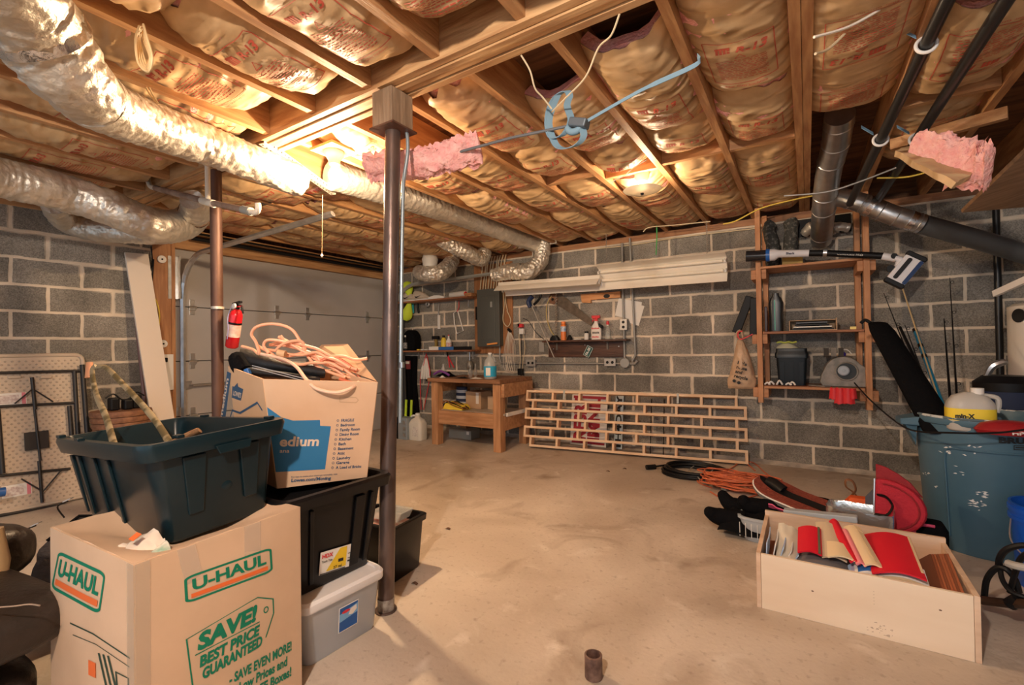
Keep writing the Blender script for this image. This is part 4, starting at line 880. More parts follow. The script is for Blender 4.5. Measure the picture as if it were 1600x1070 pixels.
sb_ = thing('spray_bottle', 'white spray bottle with red trigger and red lettering on the brown shelf', 'spray bottle', (x, yy, zS))
part('bottle', loft(MB(), [[V((x+a*w_, yy+b*.05, zS+zz)) for a, b in rrect(1, 1, .35)] for w_, zz in ((.11, .001), (.118, .02), (.118, .11), (.10, .15), (.045, .185), (.032, .205))]), mk('spray_white', (.82, .76, .70), .4), sb_, smooth=True, angle=60)
part('trigger_head', MB().fbox(Frame((x, yy, zS+.205), (1, 0, 0), (0, 0, 1)), -.05, .045, .03, .062, -.014, .014).fbox(Frame((x, yy, zS+.205), (1, 0, 0), (0, 0, 1)), -.018, .018, 0, .03, -.014, .014).beam((x-.03, yy, zS+.235), (x-.045, yy, zS+.20), .012, .01), RED, sb_, bevel=.004)
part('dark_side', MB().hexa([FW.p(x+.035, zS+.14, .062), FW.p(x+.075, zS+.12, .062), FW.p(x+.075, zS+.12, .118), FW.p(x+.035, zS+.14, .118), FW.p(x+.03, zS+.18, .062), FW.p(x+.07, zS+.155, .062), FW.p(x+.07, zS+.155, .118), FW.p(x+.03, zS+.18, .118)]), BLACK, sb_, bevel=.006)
F = Frame((x, yy-.0262, zS), (1, 0, 0), (0, 0, 1)); bars = lambda m_, y_, h_, a0, a1, n_: [m_.poly(F.p, [(a0+(a1-a0)*k/n_, y_), (a0+(a1-a0)*(k+.72)/n_, y_+.002*(k % 2)), (a0+(a1-a0)*(k+.72)/n_, y_+h_-.003*(k % 3)), (a0+(a1-a0)*k/n_, y_+h_)]) for k in range(n_)] and m_
part('lettering', bars(bars(MB(), .115, .018, -.045, .045, 7), .022, .016, -.04, .04, 6), RED, sb_, smooth='keep'); part('black_lettering', bars(MB(), .065, .022, -.035, .045, 5), INKB, sb_, smooth='keep')
x = wp(950, 528, .08)[0]
bottle('clear_bottle', x, YB-.08, zS, [(.028, 0), (.03, .02), (.028, .10), (.010, .15), (.010, .16)], CLEAR, 'empty clear spray bottle with a red nozzle on the brown shelf', 'bottle', [('nozzle', [(.014, .16), (.018, .175), (.012, .20)], RED), ('collar', [(.013, .15), (.013, .163)], WHITE)])
x = wp(867, 528, .09)[0]; solo('black_adapter', loft(MB(), [[V((x+a*w_, YB-.09+b*.06, zS+zz)) for a, b in rrect(1, 1, .3)] for w_, zz in ((.12, .001), (.11, .03), (.05, .06))]), BLACK, 'lumpy black tool base left of the orange can', 'tool', (x, YB-.09, zS), smooth=True)
x = wp(889, 528, .09)[0]; solo('black_knob', MB().lathe([(.035, .001), (.03, .03), (.012, .06)], (x, YB-.07, zS), n=12), BLACK, 'small black cone right of the orange can', 'tool', (x, YB-.07, zS), smooth=True)
x = wp(902, 528, .1)[0]; solo('white_scraps', MB().grid(lambda u, v: V((x-.06+.12*u, YB-.13+.06*v, zS+.0015+.016*math.sin(PI*u)*math.sin(PI*v)*(1+ns(u*6, v*6)))), 8, 5), PAPERW, 'small white scrap on the brown shelf before the jar', 'scrap', (x, YB-.1, zS), smooth=True)
# card hanging on the backboard
c = W3(919, 549, .03); ang = math.radians(-28)
F = Frame(c, (math.cos(ang), 0, math.sin(ang)), (-math.sin(ang), 0, math.cos(ang))); cdg = thing('hanging_card', 'tilted dark green card with white print stuck on the brown backboard', 'card', c)
cdp = part('card', MB().fbox(F, -.042, .042, -.065, .065, -.002, .002), DKGREEN, cdg, bevel=.001); part('white_border', MB().frame_outline(lambda a, b: F.p(a, b, .0026), [(-.036, -.058), (.036, -.058), (.036, .058), (-.036, .058)], .004), PAPERW, cdp, smooth='keep')
part('print', MB().text(lambda a, b: F.p(-b, a, .0026), 'FA-58', 0, -.012, .03, width=.09, align='c', bold=.04), PAPERW, cdp, smooth='keep')

# ---- tools hung on the wall above it
wv = thing('pressure_washer_wand', 'pressure washer wand with black grip leaning across the wall shelf', 'wand', W3(832, 470, .16))
part('lance', MB().tube([W3(831, 478, .18), W3(866, 559, .16)], .0065, 8), mk('dull_lance', (.42, .38, .33), .6, metal=.3), wv, smooth=True)
part('grip', MB().tube(cat_rom([W3(829, 480, .18), W3(826, 471, .18), W3(832, 463, .18)], 4), [.03]*9, 10, flat=.6), mk('dark_blue_grip', (.015, .03, .09), .4), wv, smooth=True)
part('handle_loop', MB().tube(cat_rom([W3(834, 476, .18), W3(842, 468, .18), W3(845, 460, .18), W3(839, 456, .18), W3(833, 460, .18)], 5), .015, 8), BLACK, wv, smooth=True)
hs = thing('hand_saw', 'rusty hand saw hanging nose down on the back wall', 'saw', W3(870, 465, .03))
B4 = [wp(863, 467), wp(873, 458.5), wp(934, 504), wp(932, 517 if 0 else 513)]; B4 = [wp(868, 474), wp(872, 457), wp(878, 459), wp(930, 502), wp(925, 509)]
part('blade', MB().prism(Frame((0, YB, 0), (1, 0, 0), (0, 0, 1)), B4, .030, .033), OLDST, hs)
part('handle', MB().prism(FW, [wp(859, 465), wp(864, 457), wp(872, 457), wp(874, 470), wp(868, 476), wp(861, 474)], .022, .042), wood('saw_handle', (.16, .07, .035), (.28, .13, .07), 'x'), hs, bevel=.006)
part('grip_hole', MB().lathe([(.018, 0), (.018, .002)], FW.p(*wp(866, 468), .042), (0, -1, 0), 12), BLACK, hs)
solo('yellow_hose', MB().tube(cat_rom([W3(*p, .04) for p in ((862, 462), (855, 475), (854, 495), (860, 515), (866, 524))], 6), .006, 6), mk('straw_hose', (.55, .42, .16), .5), 'thin straw coloured hose looping beside the hand saw', 'hose', W3(855, 480, .04), smooth=True)
pts = [W3(p[0], p[1], .05) for p in ((869, 458), (868, 475), (869, 490), (868, 505), (869, 523))]
solo('chain', MB().tube(helix(pts[0], pts[-1], .010, 16, 6), .006, 5), mk('dusty_chain', (.42, .36, .30), .5, metal=.5), 'light metal chain hanging in front of the hand saw', 'chain', pts[0], smooth=True)
pw = thing('wood_plane', 'orange wooden block level with a dark oval window pinned under the light', 'level', W3(940, 464, .03))
part('body', MB().prism(FW, [wp(909, 460), wp(971, 455.5), wp(971, 465), wp(925, 469), (wp(925, 469)[0], wp(920, 474)[1]), wp(911, 473)], .003, .04), wood('orange_block', (.62, .26, .09), (.74, .36, .15), 'x'), pw, bevel=.003)
x, z = wp(948, 462.5, .04); part('window', MB().lathe([(.022, 0), (.022, .003)], FW.p(x, z, .04), (0, -1, 0), 16, sx=1.7, ref=(1, 0, 0)), BLACK, pw)
pp = thing('pinned_papers', 'white papers pinned on the wall behind the conduits', 'paper', W3(980, 485, .005))
part('sheet', MB().prism(FW, [wp(967, 466), wp(1003, 472), wp(1000, 502), wp(961, 493)], .003, .005), PAPERW, pp); part('sheet', MB().prism(FW, [wp(972, 470), wp(1007, 478), wp(998, 509), wp(985, 505)], .0015, .0028), PAPERW, pp)

# ---- fluorescent fixtures
def fixture(a, b, tilt, label, sc=1., face=1, wdt=.30):
    a = V(a); b = V(b); d = (b-a).normalized(); up = V((0, 0, 1)); up = (up-d*up.dot(d)).normalized(); out = d.cross(up).normalized()
    n_ = (out*math.cos(tilt)-up*math.sin(tilt)).normalized(); v_ = n_.cross(d).normalized()
    if n_.y > 0: pass
    o = thing('shop_light', label, 'light fixture', (a+b)/2, 'fluorescent shop lights on the back wall'); L = (b-a).length
    prof = [(-wdt/2, .055), (-wdt/2+.012, .056), (-.11, .020), (-.066, .0), (-.062, .02), (-.014, .02), (-.010, .0), (.010, .0), (.014, .02), (.062, .02), (.066, .0), (.11, .020), (wdt/2-.012, .056), (wdt/2, .055)]
    prof = [(-wdt/2, .075), (-wdt*.42, .045), (-wdt*.32, .018), (-wdt*.26, .0), (-.02, .0), (0, .004), (.02, .0), (wdt*.26, .0), (wdt*.32, .018), (wdt*.42, .045), (wdt/2, .075)]
    def sh(u, v):
        t = u*(len(prof)-1); k = min(int(t), len(prof)-2); f_ = t-k; p = prof[k][0]+(prof[k+1][0]-prof[k][0])*f_; q = prof[k][1]+(prof[k+1][1]-prof[k][1])*f_
        return a+(b-a)*v+v_*p+n_*q
    part('reflector', MB().slab(sh, 20, 1, .002), CREAM, o, smooth=True, angle=50)
    part('channel', MB().fbox(Frame(a-n_*.045, d, v_), 0, L, -.055, .055, 0, .042), CREAM, o)
    for s_ in (-1, 1):
        part('tube', MB().tube([a+d*.03+v_*s_*.045+n_*.028, b-d*.03+v_*s_*.045+n_*.028], .0155, 16), mk('unlit_tube', (.88, .82, .70), .25), o, smooth=True)
        for e, dd in ((a, 1), (b, -1)): part('socket', MB().fbox(Frame(e+d*dd*.008, d, v_), -.008, .008, s_*.045-.014, s_*.045+.014, 0, .05), WHITE, o)
    return o
A = fy(937, 431, 4.62); B = fy(1136, 413, 4.60)
fixture(A, B, .42, 'white two-tube fluorescent shop light tilted to face the room', wdt=.27)
A = fy(782, 449, 4.62); B = fy(940, 438, 4.60)
fixture(A, B, 1.42, 'white fluorescent shop light seen edge-on, left of the tilted one', wdt=.26)
solo('green_cord', MB().tube([W3(1026, 352, .3), W3(1026.5, 370, .3), W3(1025, 398, .3)], .006, 6), mk('green_cord', (.08, .42, .12), .6), 'short green cord hanging the tilted shop light', 'cord', W3(1026, 370, .3), smooth=True)
for px_, py0_, py1_, lb in ((1104, 344, 398, 'right chain holding the tilted shop light'), (947, 356, 402, 'left thin chain holding the tilted shop light')): 
    a = W3(px_, py0_, .3); b = W3(px_+1, py1_, .3); solo('hanging_chain', MB().tube(helix(a, b, .006, 18, 6), .003, 4), mk('dusty_chain', (.42, .36, .30), .5, metal=.5), lb, 'chain', a, 'shop light chains')
# cable stapled along the top of the wall
P = [W3(p[0], p[1], .02) for p in ((915, 390), (985, 383), (1040, 374), (1100, 366), (1180, 357), (1186, 356))]
solo('wall_cable', MB().tube(cat_rom(P, 6), .006, 6), CABLE, 'cream cable sagging along the top of the back wall', 'cable', P[2], smooth=True)
P = [W3(p[0], p[1], .5) for p in ((1130, 350), (1150, 345), (1190, 325), (1240, 312), (1275, 305))]
solo('yellow_cable', MB().tube(cat_rom(P, 6), .006, 6), YELC, 'yellow cable strung under the joists beside the rack', 'cable', P[2], smooth=True)

# ---- the brick-pattern wooden frame leaning on the wall
z1 = .585; xA = -2.70; xB = -.50; base_y = 4.515; lean = .13
FB = Frame((xA, base_y, .004), (2.2, .29, 0), (-.02, lean, z1)); Hh = math.hypot(lean, z1)
bf = thing('brick_pattern_shelf', 'long pale pine frame of staggered brick-shaped cells leaning against the wall', 'wooden frame', (xA, base_y, 0))
rows = 6; rh = Hh/rows; L0 = 2.215; nb = 7; cw = (L0+.0)/7.25; t_ = .024; dep = .09
for r_ in range(rows):
    odd = r_ % 2 == 0; x0 = cw*.25 if odd else 0
    bm_ = r_*rh
    for s_ in range(7+1):
        xx = x0+s_*cw
        part('upright', MB().fbox(FB, xx-t_/2+t_/2, xx+t_/2+t_/2, bm_+t_, bm_+rh-.0005, 0, dep), PINEZ, bf)
    if r_ == 0: part('slat', MB().fbox(FB, x0, x0+7*cw+t_, 0, t_, 0, dep), PINEX, bf)
    e0 = 0; e1 = 7.25*cw+t_
    if r_ == rows-1: e0 = 0; e1 = 7*cw+t_
    part('slat', MB().fbox(FB, e0, e1, bm_+rh, bm_+rh+t_, 0, dep), PINEX, bf)
for xx in (.44, 1.62): part('hanger_strip', MB().fbox(FB, xx, xx+.02, Hh-.07, Hh+.03, dep+.0005, dep+.003), STEELP, bf)
# signs standing behind it
sg = thing('yard_sign', 'white plastic sign with big red letters on its side behind the pine frame', 'sign', (-2.16, 4.85, .01))
FS = Frame((-2.30, 4.83, .01), (1, 0, 0), (0, .09, .6))
sgp = part('panel', MB().fbox(FS, 0, .43, 0, .60, -.004, 0), WHITE, sg)
sgn = MB(); fn = lambda a, b: FS.p(.38-b, a, .001)
sgn.text(fn, 'RFSRF', .05, .20, .14, width=.50, bold=.05).text(fn, 'IMNL', .05, .04, .13, width=.48, bold=.05); part('lettering', sgn, mk('sign_red', (.42, .02, .04), .5), sgp, smooth='keep')
part('band', MB().fbox(FS, 0.02, .41, .52, .55, .0003, .0012).fbox(FS, .02, .41, .02, .045, .0003, .0012), MATS['sign_red'], sgp)
FS2 = Frame((-1.78, 4.83, .01), (1, 0, 0), (0, .09, .6)); s2 = thing('house_number_sign', 'narrow black and white sign on its side behind the pine frame', 'sign', (-1.78, 4.83, .01))
s2p = part('panel', MB().fbox(FS2, 0, .09, 0, .60, -.004, 0), mk('pale_blue_white', (.55, .66, .70), .5), s2); part('lettering', MB().text(lambda a, b: FS2.p(.08-b, a, .001), '1H4DAY', .02, .008, .06, width=.56, bold=.04), INKB, s2p, smooth='keep')
for xx in (-1.38, -1.25): solo('sign_stake', MB().tube([(xx, 4.80, .005), (xx, 4.88, .56)], .005, 6), BLACK, ('left' if xx < -1.3 else 'right')+' thin black stake behind the pine frame', 'stake', (xx, 4.8, 0), 'stakes behind the frame')
# ================================================================== hanging rack on the right
yf = 4.60
RK = wood('rack_lumber', (.44, .19, .08), (.58, .28, .13), 'z'); RKX = wood('rack_lumber_x', (.40, .17, .07), (.54, .26, .12), 'x')
rk = thing('hanging_rack', 'open rack of orange-brown lumber hanging from the joists with three shelves', 'rack', (.03, yf, .6))
xl = fy(1186, 450, yf).x; xr = fy(1354, 450, yf).x; zbl = fy(1190, 628, yf).z; zbr = fy(1359, 640, yf).z
part('post', MB().bb(xl-.02, xl+.02, yf-.045, yf+.045, zbl, 2.298), RK, rk, bevel=.002)
part('post', MB().bb(xr-.02, xr+.02, yf-.045, yf+.045, zbr, 2.298), RK, rk, bevel=.002)
for x in (xl+.035, xr-.035): part('rear_post', MB().bb(x-.02, x+.02, 4.84, 4.93, zbl+.05, 2.29), RK, rk, bevel=.002)
zt = [fy(1270, 412, 4.66).z, fy(1270, 516, 4.56).z, fy(1270, 604, 4.56).z]
for i, z in enumerate(zt):
    for x in (xl, xr):
        for s_ in (-1, 1):
            part('cleat', MB().bb(x+s_*.021 if s_ > 0 else x-.059, x+.059 if s_ > 0 else x-.021, yf-.03, 4.93, z-.105, z-.022), RKX, rk, bevel=.002)
    part('shelf_board', MB().bb(xl+.025 if i else xl-.0, xr-.024, yf-.05, 4.93, z-.02, z), RKX if i == 0 else DKWX, rk, bevel=.002)
part('edge_strip', MB().bb(xl+.03, xr-.03, yf-.075, yf-.052, zt[2]-.022, zt[2]-.004), RKX, rk)
# cordless stick vacuum across the top shelf
vz = fy(1270, 400, 4.53).z; vy = 4.50
vc = thing('stick_vacuum', 'white and black cordless stick vacuum lying across the rack top shelf', 'vacuum cleaner', fy(1270, 400, vy))
q = lambda px, py, y=vy: fy(px, py, y)
VW = mk('vacuum_white', (.74, .74, .78), .35)
part('dust_cup', MB().tube([q(1166, 400.5), q(1198, 399)], .047, 20), mk('smoked_plastic', (.02, .02, .025), .15), vc, smooth=True)
part('blue_ring', MB().tube([q(1197, 399), q(1203, 398.5)], [.054, .052], 20), mk('vacuum_blue', (.02, .12, .45), .3), vc, smooth=True)
part('motor_body', MB().tube([q(1202, 398.5), q(1210, 398), q(1217, 396.5), q(1264, 395.5)], [.050, .050, .032, .029], 20), VW, vc, smooth=True)
part('handle_bar', MB().tube([q(1264, 395.5), q(1288, 395.5)], .026, 16), BLACK, vc, smooth=True)
part('collar', MB().tube([q(1286, 395), q(1292, 395)], .034, 16), SILVER, vc, smooth=True)
part('wand', MB().tube([q(1292, 395.5), q(1380, 400, 4.48)], .026, 16), BLACK, vc, smooth=True)
part('neck', MB().tube([q(1379, 400, 4.48), q(1402, 404, 4.47)], .028, 14), VW, vc, smooth=True)
part('joint', MB().tube([q(1398, 403, 4.45), q(1408, 406, 4.45), q(1403, 418, 4.45)], [.026, .032, .026], 12), VW, vc, smooth=True)
part('swivel_knob', MB().lathe([(.020, 0), (.020, .012)], q(1397, 400, 4.44), (0, -1, 0), 14), BLACK, vc)
part('wheel', MB().lathe([(.026, -.01), (.026, .012)], q(1392, 420, 4.44), (0, -1, 0), 16), BLACK, vc)
hc = q(1414, 422, 4.44); hd = (q(1430, 402, 4.44)-q(1397, 441, 4.44)).normalized(); hn = V((0, -1, 0)); hv = hn.cross(hd)
FH = Frame(hc, hd, hv); fh = part('floor_head', MB().prism(FH, rrect(.225, .125, .03), -.03, .025), VW, vc, bevel=.008)
part('black_insert', MB().prism(FH, [(a-.0, b+.02) for a, b in rrect(.17, .028, .013)], .0255, .029), BLACK, fh); part('blue_window', MB().prism(FH, [(a, b-.048) for a, b in rrect(.19, .026, .01)], .0255, .028), mk('navy_window', (.01, .03, .12), .2), fh)
for s_ in (-1, 1): part('end_cap', MB().prism(FH, [(a+s_*.112, b) for a, b in rrect(.035, .136, .016)], -.035, .029), BLACK, fh, bevel=.006)
Fb = Frame(q(1228, 396, vy-.0325), (q(1260, 395.6)-q(1220, 396.3)), (0, 0, 1)); part('brand_lettering', MB().text(Fb.p, 'Shark', 0, -.007, .017, width=.062, bold=.04), mk('navy_ink', (.02, .02, .06), .5), vc, smooth='keep')
Fb = Frame(q(1308, 396.6, vy-.0285), (q(1370, 399.5, 4.482)-q(1300, 396, 4.50)), (0, 0, 1)); part('model_lettering', MB().text(Fb.p, 'CORDLESS PRO', 0, -.006, .014, width=.165, bold=.01), PAPERW, vc, smooth='keep')
solo('yellow_box', MB().bb(fy(1222, 388, 4.72).x, fy(1254, 388, 4.72).x, 4.68, 4.76, zt[0]+.001, zt[0]+.105), mk('amber_box', (.55, .32, .05), .5), 'amber box behind the stick vacuum on the rack top shelf', 'box', fy(1222, 388, 4.72))
for i, px_ in enumerate((1205, 1232)):
    a = fy(px_, 345, 4.80); o = solo('dark_log', MB().tube(cat_rom([V((a.x, 4.80, zt[0]+.001)), V((a.x+.01, 4.80, zt[0]+.2)), V((a.x+.02*(i*2-1), 4.81, zt[0]+.37)), V((a.x+.01, 4.82, zt[0]+.42))], 5), [.055+.012*ns(k*1.7, i) for k in range(16)], 14), mk('mottled_dark', (.05, .05, .045), .8, col2=(.22, .21, .18), nscale=40, lo=.5, hi=.7), ('left' if not i else 'right')+' mottled dark roll standing on the rack top shelf', 'roll', a, 'dark rolls on the rack', smooth=True)
# opening in the wall head with foil
op = thing('vent_opening', 'dark opening at the wall head stuffed with crumpled foil around the vent pipe', 'vent', fy(1284, 362, 4.9))
part('dark_hole', MB().fbox(FW, fy(1240, 360, YB).x, fy(1330, 360, YB).x, fy(1240, 372, YB).z, fy(1240, 345, YB).z, .0005, .003), BLACK, op)
for a_, b_, s_ in ((1256, 1280, 3), (1292, 1326, 5)):
    A = fy(a_, 366, 4.86); B = fy(b_, 356, 4.84); part('foil', MB().tube(cat_rom([A, (A+B)/2+V((0, -.03, .03)), B], 6), [.035+.03*abs(ns(k*.9, s_)) for k in range(13)], 16), FOIL, op, smooth=True)
# on the middle shelf
z = zt[1]
x = fy(1213, 510, 4.64).x
th = thing('thermos_jug', 'tall black jug with a green stripe standing on the rack middle shelf', 'jug', (x, 4.66, z))
part('body', loft(MB(), [[V((x+a*w_, 4.66+b*.11, z+zz)) for a, b in rrect(1, 1, .25)] for w_, zz in ((.095, .001), (.105, .02), (.098, .12), (.112, .25), (.085, .29), (.055, .305), (.05, .33))]), mk('gun_metal_plastic', (.018, .02, .022), .3), th, smooth=True, angle=50)
part('stripe', MB().bb(x-.012, x-.004, 4.6035, 4.605, z+.01, z+.27), mk('mint', (.10, .42, .33), .5), th)
x = fy(1197, 510, 4.62).x; solo('red_lighter', MB().bb(x-.012, x+.012, 4.62, 4.65, z+.001, z+.22), mk('black_red', (.05, .012, .012), .4), 'thin black and red stick beside the black jug', 'tool', (x, 4.63, z), bevel=.004)
xa, xb = fy(1233, 508, 4.60).x, fy(1308, 508, 4.60).x
cx = thing('open_carton', 'open-front cardboard carton of dark papers on the rack middle shelf', 'box', (xa, 4.6, z))
for nm, b_ in (('base', (xa, xb, 4.585, 4.80, z+.001, z+.006)), ('side', (xa, xa+.006, 4.585, 4.80, z+.006, z+.085)), ('side', (xb-.006, xb, 4.585, 4.80, z+.006, z+.10)), ('back', (xa+.006, xb-.006, 4.795, 4.80, z+.006, z+.085)), ('top', (xa+.006, xb-.006, 4.65, 4.795, z+.085, z+.09))): part(nm, MB().bb(*b_), CARD, cx)
for i in range(4): part('folder', MB().bb(xa+.02+.01*i, xb-.02-.015*i, 4.60+.01*i, 4.79, z+.008+.018*i, z+.018+.018*i), (BLACK, PAPERW, BLACK, mk('slate_card', (.10, .11, .13), .5))[i], cx)
x = fy(1335, 505, 4.6).x; bx_ = thing('brass_latch', 'small brass hinge lying at the right end of the rack middle shelf', 'hardware', (x, 4.6, z)); part('leaf', MB().bb(x-.03, x+.01, 4.58, 4.62, z+.001, z+.022), mk('brass', (.55, .38, .12), .4, metal=.8), bx_)
# on the bottom shelf
z = zt[2]
xa, xb = fy(1212, 560, 4.62).x, fy(1262, 560, 4.62).x
tb = thing('tote_box', 'dark blue-black lidded tote on the rack bottom shelf', 'storage box', ((xa+xb)/2, 4.7, z)); DKB = mk('tote_blueblack', (.005, .009, .013), .35, spec=.35)
xm = (xa+xb)/2; wd = xb-xa
part('bin', loft(MB(), [[V((xm+a*wd*k_, 4.71+b*.2*k_, z+zz)) for a, b in rrect(1, 1, .1)] for k_, zz in ((.86, .001), (.97, .235))]), DKB, tb, smooth=True, angle=40)
part('lid', loft(MB(), [[V((xm+a*wd*k_, 4.71+b*.2*k_, z+zz)) for a, b in rrect(1, 1, .1)] for k_, zz in ((1.06, .235), (1.06, .27), (.98, .29), (.98, .315))]), DKB, tb, smooth=True, angle=40)
for s_ in (-.3, 0, .3): part('rib', MB().beam((xm+wd*s_, 4.71-.098*.92, z+.02), (xm+wd*s_, 4.71-.098*1.0, z+.2), .03, .006, (0, 1, 0)), DKB, tb)
fo = thing('rolled_mat', 'pale fringed cloth folded on the dark tote', 'cloth', (xm, 4.7, z+.316)); part('fold', MB().grid(lambda u, v: V((xm-.11+.24*u, 4.64+.13*v, z+.317+.05*math.sin(PI*min(1, u*1.3+.1))*math.sin(PI*v)**.5)), 12, 6), mk('sage_cloth', (.50, .50, .38), .9), fo, smooth=True)
part('fringe', MB().tube(cat_rom([(xm-.11+.03*i, 4.67, z+.365+.008*(i % 2)) for i in range(6)], 3), .008, 6), mk('lime_fringe', (.45, .50, .10), .9), fo, smooth=True)
bx, bz_ = fy(1318, 575, 4.60).x, z
bl = thing('blower_housing', 'dusty grey furnace blower with a round intake on the rack bottom shelf', 'blower', (bx, 4.68, z)); DUST = mk('dusty_grey_metal', (.20, .19, .175), .6, metal=.3, col2=(.32, .29, .26), nscale=18)
FBk = Frame((bx, 4.66, z+.115), (1, 0, 0), (0, 0, 1)); scroll = []
for k in range(29):
    a = -PI/2+2*PI*k/29; r_ = .105+.035*(k/29); scroll.append((-r_*math.cos(a)*1.0, .0+r_*math.sin(a)))
scroll = [(-.14, -.113), (.155, -.113), (.165, -.03), (.15, .04)]+[(.13*math.cos(a), .13*math.sin(a)) for a in [PI*.18+PI*.72*k/14 for k in range(15)]]+[(-.15, -.02), (-.16, -.08)]
part('scroll', MB().prism(FBk, scroll, -.13, .06), DUST, bl, bevel=.006)
part('intake_ring', MB().tube([FBk.p(.02+.072*math.cos(a), .012+.072*math.sin(a), .062) for a in [2*PI*k/28 for k in range(28)]], .007, 8, closed=True), DUST, bl, smooth=True)
part('intake_dark', MB().lathe([(.069, 0), (.069, .002)], FBk.p(.02, .012, .060), (0, -1, 0), 28), mk('blower_dark', (.03, .04, .05), .6), bl)
part('motor_face', MB().lathe([(.040, 0), (.040, .015), (.032, .022), (.010, .022), (.008, .028)], FBk.p(.0, .018, .062), (0, -1, 0), 24), mk('pale_blue_motor', (.42, .47, .54), .4), bl, smooth=True)
part('outlet_flap', MB().hexa([FBk.p(-.20, -.113, -.02), FBk.p(-.09, -.113, .10), FBk.p(-.13, -.113, .13), FBk.p(-.24, -.113, .02), FBk.p(-.20, -.105, -.02), FBk.p(-.09, -.105, .10), FBk.p(-.13, -.105, .13), FBk.p(-.24, -.105, .02)]), DUST, bl)
for i in range(3):
    FF = Frame(FBk.p(-.13+.05*i, .125, .03), (1, 0, 0), (0, .4, .9)); part('louver', MB().fbox(FF, 0, .035, 0, .075, 0, .02), (DUST if i % 2 else mk('grille_dark', (.05, .045, .04), .7)), bl)
part('cord_loop', MB().tube(cat_rom([FBk.p(-.02, .14, 0), FBk.p(-.01, .18, 0), FBk.p(.03, .185, 0), FBk.p(.06, .15, 0)], 5), .004, 6), WHITE, bl, smooth=True)
part('blue_cap', MB().lathe([(.02, 0), (.024, .02), (.01, .035)], FBk.p(.0, .135, 0), (0, 0, 1), 12), mk('indigo', (.05, .03, .30), .5), bl, smooth=True)
part('wire_loop', MB().tube([FBk.p(.165+.018*math.cos(a), -.02+.045*math.sin(a), .05) for a in [2*PI*k/20 for k in range(20)]], .003, 5, closed=True), SILVER, bl)
rg = fy(1318, 612, 4.50); secs = []
rag = thing('red_rag', 'crumpled bright red cloth hanging over the rack bottom shelf edge', 'cloth', (rg.x, 4.515, z-.02))
for i, (dx, w_, l_) in enumerate(((-.06, .05, .09), (-.02, .06, .125), (.03, .06, .12), (.06, .035, .08))):
    part('fold', MB().slab(lambda u, v, dx=dx, w_=w_, l_=l_, i=i: V((rg.x+dx+(u-.5)*w_*(1+.4*v), 4.512-.02*math.sin(u*PI)-.008*i, z-.0-l_*v+.012*ns(u*4, i))), 6, 6, .004), RED, rag, smooth=True)
for i, (px_, py_) in enumerate(((1199, 595), (1205, 598), (1218, 600), (1232, 597), (1238, 597))):
    a = fy(px_, py_, 4.58); rr = .012+.01*(i % 3); solo('plastic_clip', MB().tube(cat_rom([(a.x-.02, 4.575, z+.008), (a.x, 4.57, z+.012+rr), (a.x+.022, 4.575, z+.009)], 4), .0075, 6), WHITE, ('leftmost', 'tall second', 'flat middle', 'fourth', 'rightmost')[i]+' bit of white plastic on the front edge of the rack bottom shelf', 'clip', a, 'white bits on the rack', smooth=True)
# hung left of the rack
for i, (p0, p1, w_) in enumerate((((1172, 463), (1150, 520), .07), ((1178, 465), (1177, 525), .06))):
    a = fy(*p0, 4.72-.05*i); b = fy(*p1, 4.72-.05*i); solo('black_folding_panel', MB().beam(a, b, w_, .03, (0, 1, 0)), mk('satin_black', (.005, .005, .006), .45, spec=.25), ('slanting' if not i else 'upright')+' black folded stand hanging left of the rack', 'stand', a, 'black folded stands', bevel=.006)
hb = thing('plastic_bag', 'tan plastic shopping bag with black lettering hanging left of the rack', 'bag', fy(1157, 560, 4.62))
a = fy(1157, 540, 4.60); cxx = fy(1157, 580, 4.58)
zt_ = fy(1157, 528, 4.58).z; zb_ = fy(1157, 607, 4.58).z; wb_ = (fy(1180, 600, 4.58).x-fy(1134, 600, 4.58).x)/2
def bagsec(t):
    z_ = zt_+(zb_-zt_)*t; w_ = wb_*(.10+.95*t**.75 if t < .8 else .98-.12*(t-.8)*5*.5); d_ = .02+.055*math.sin(PI*min(1, t*.9)); return [V((cxx.x+.01*math.sin(t*3)+w_*math.cos(q_)*(1+.10*ns(q_*2, t*4)), 4.60+d_*math.sin(q_)*(1+.35*ns(q_*4, t*5, 3)), z_+.008*ns(q_*3, t*2))) for q_ in [2*PI*k/28 for k in range(28)]]
BAGM = mk('tan_plastic_film', (.50, .33, .21), .35, col2=(.62, .43, .28), nscale=9, bump=.8, bscale=18)
part('bag_body', loft(MB(), [bagsec(i/16) for i in range(17)]), BAGM, hb, smooth=True, angle=80)
for s_ in (-1, 1): part('handle', MB().tube(cat_rom([V((cxx.x+s_*.025, 4.58, zt_+.0)), V((cxx.x+s_*.02, 4.58, zt_+.05)), V((cxx.x-s_*.005, 4.58, zt_+.07))], 4), .012, 8, flat=.3), BAGM, hb, smooth=True)
FBg = lambda x_, z_: V((cxx.x-.01+x_, 4.515-.004, zb_+z_))
F = Frame((cxx.x-.01, 4.524, zb_+.05), (math.cos(.25), 0, -math.sin(.25)), (math.sin(.25), 0, math.cos(.25)))
part('lettering', MB().text(F.p, "let's", -.05, .165, .028, width=.075, bold=.03).text(F.p, 'reuse', -.05, .125, .028, width=.085, bold=.03).text(F.p, 'and', -.05, .085, .028, width=.055, bold=.03).text(F.p, 'recycle', -.05, .045, .028, width=.11, bold=.03), INKB, hb, smooth='keep')
part('round_marks', MB().lathe([(.014, 0), (.014, .001)], F.p(-.04, .012, 0), F.n, 14).lathe([(.014, 0), (.014, .001)], F.p(.0, .006, 0), F.n, 14), INKB, hb)
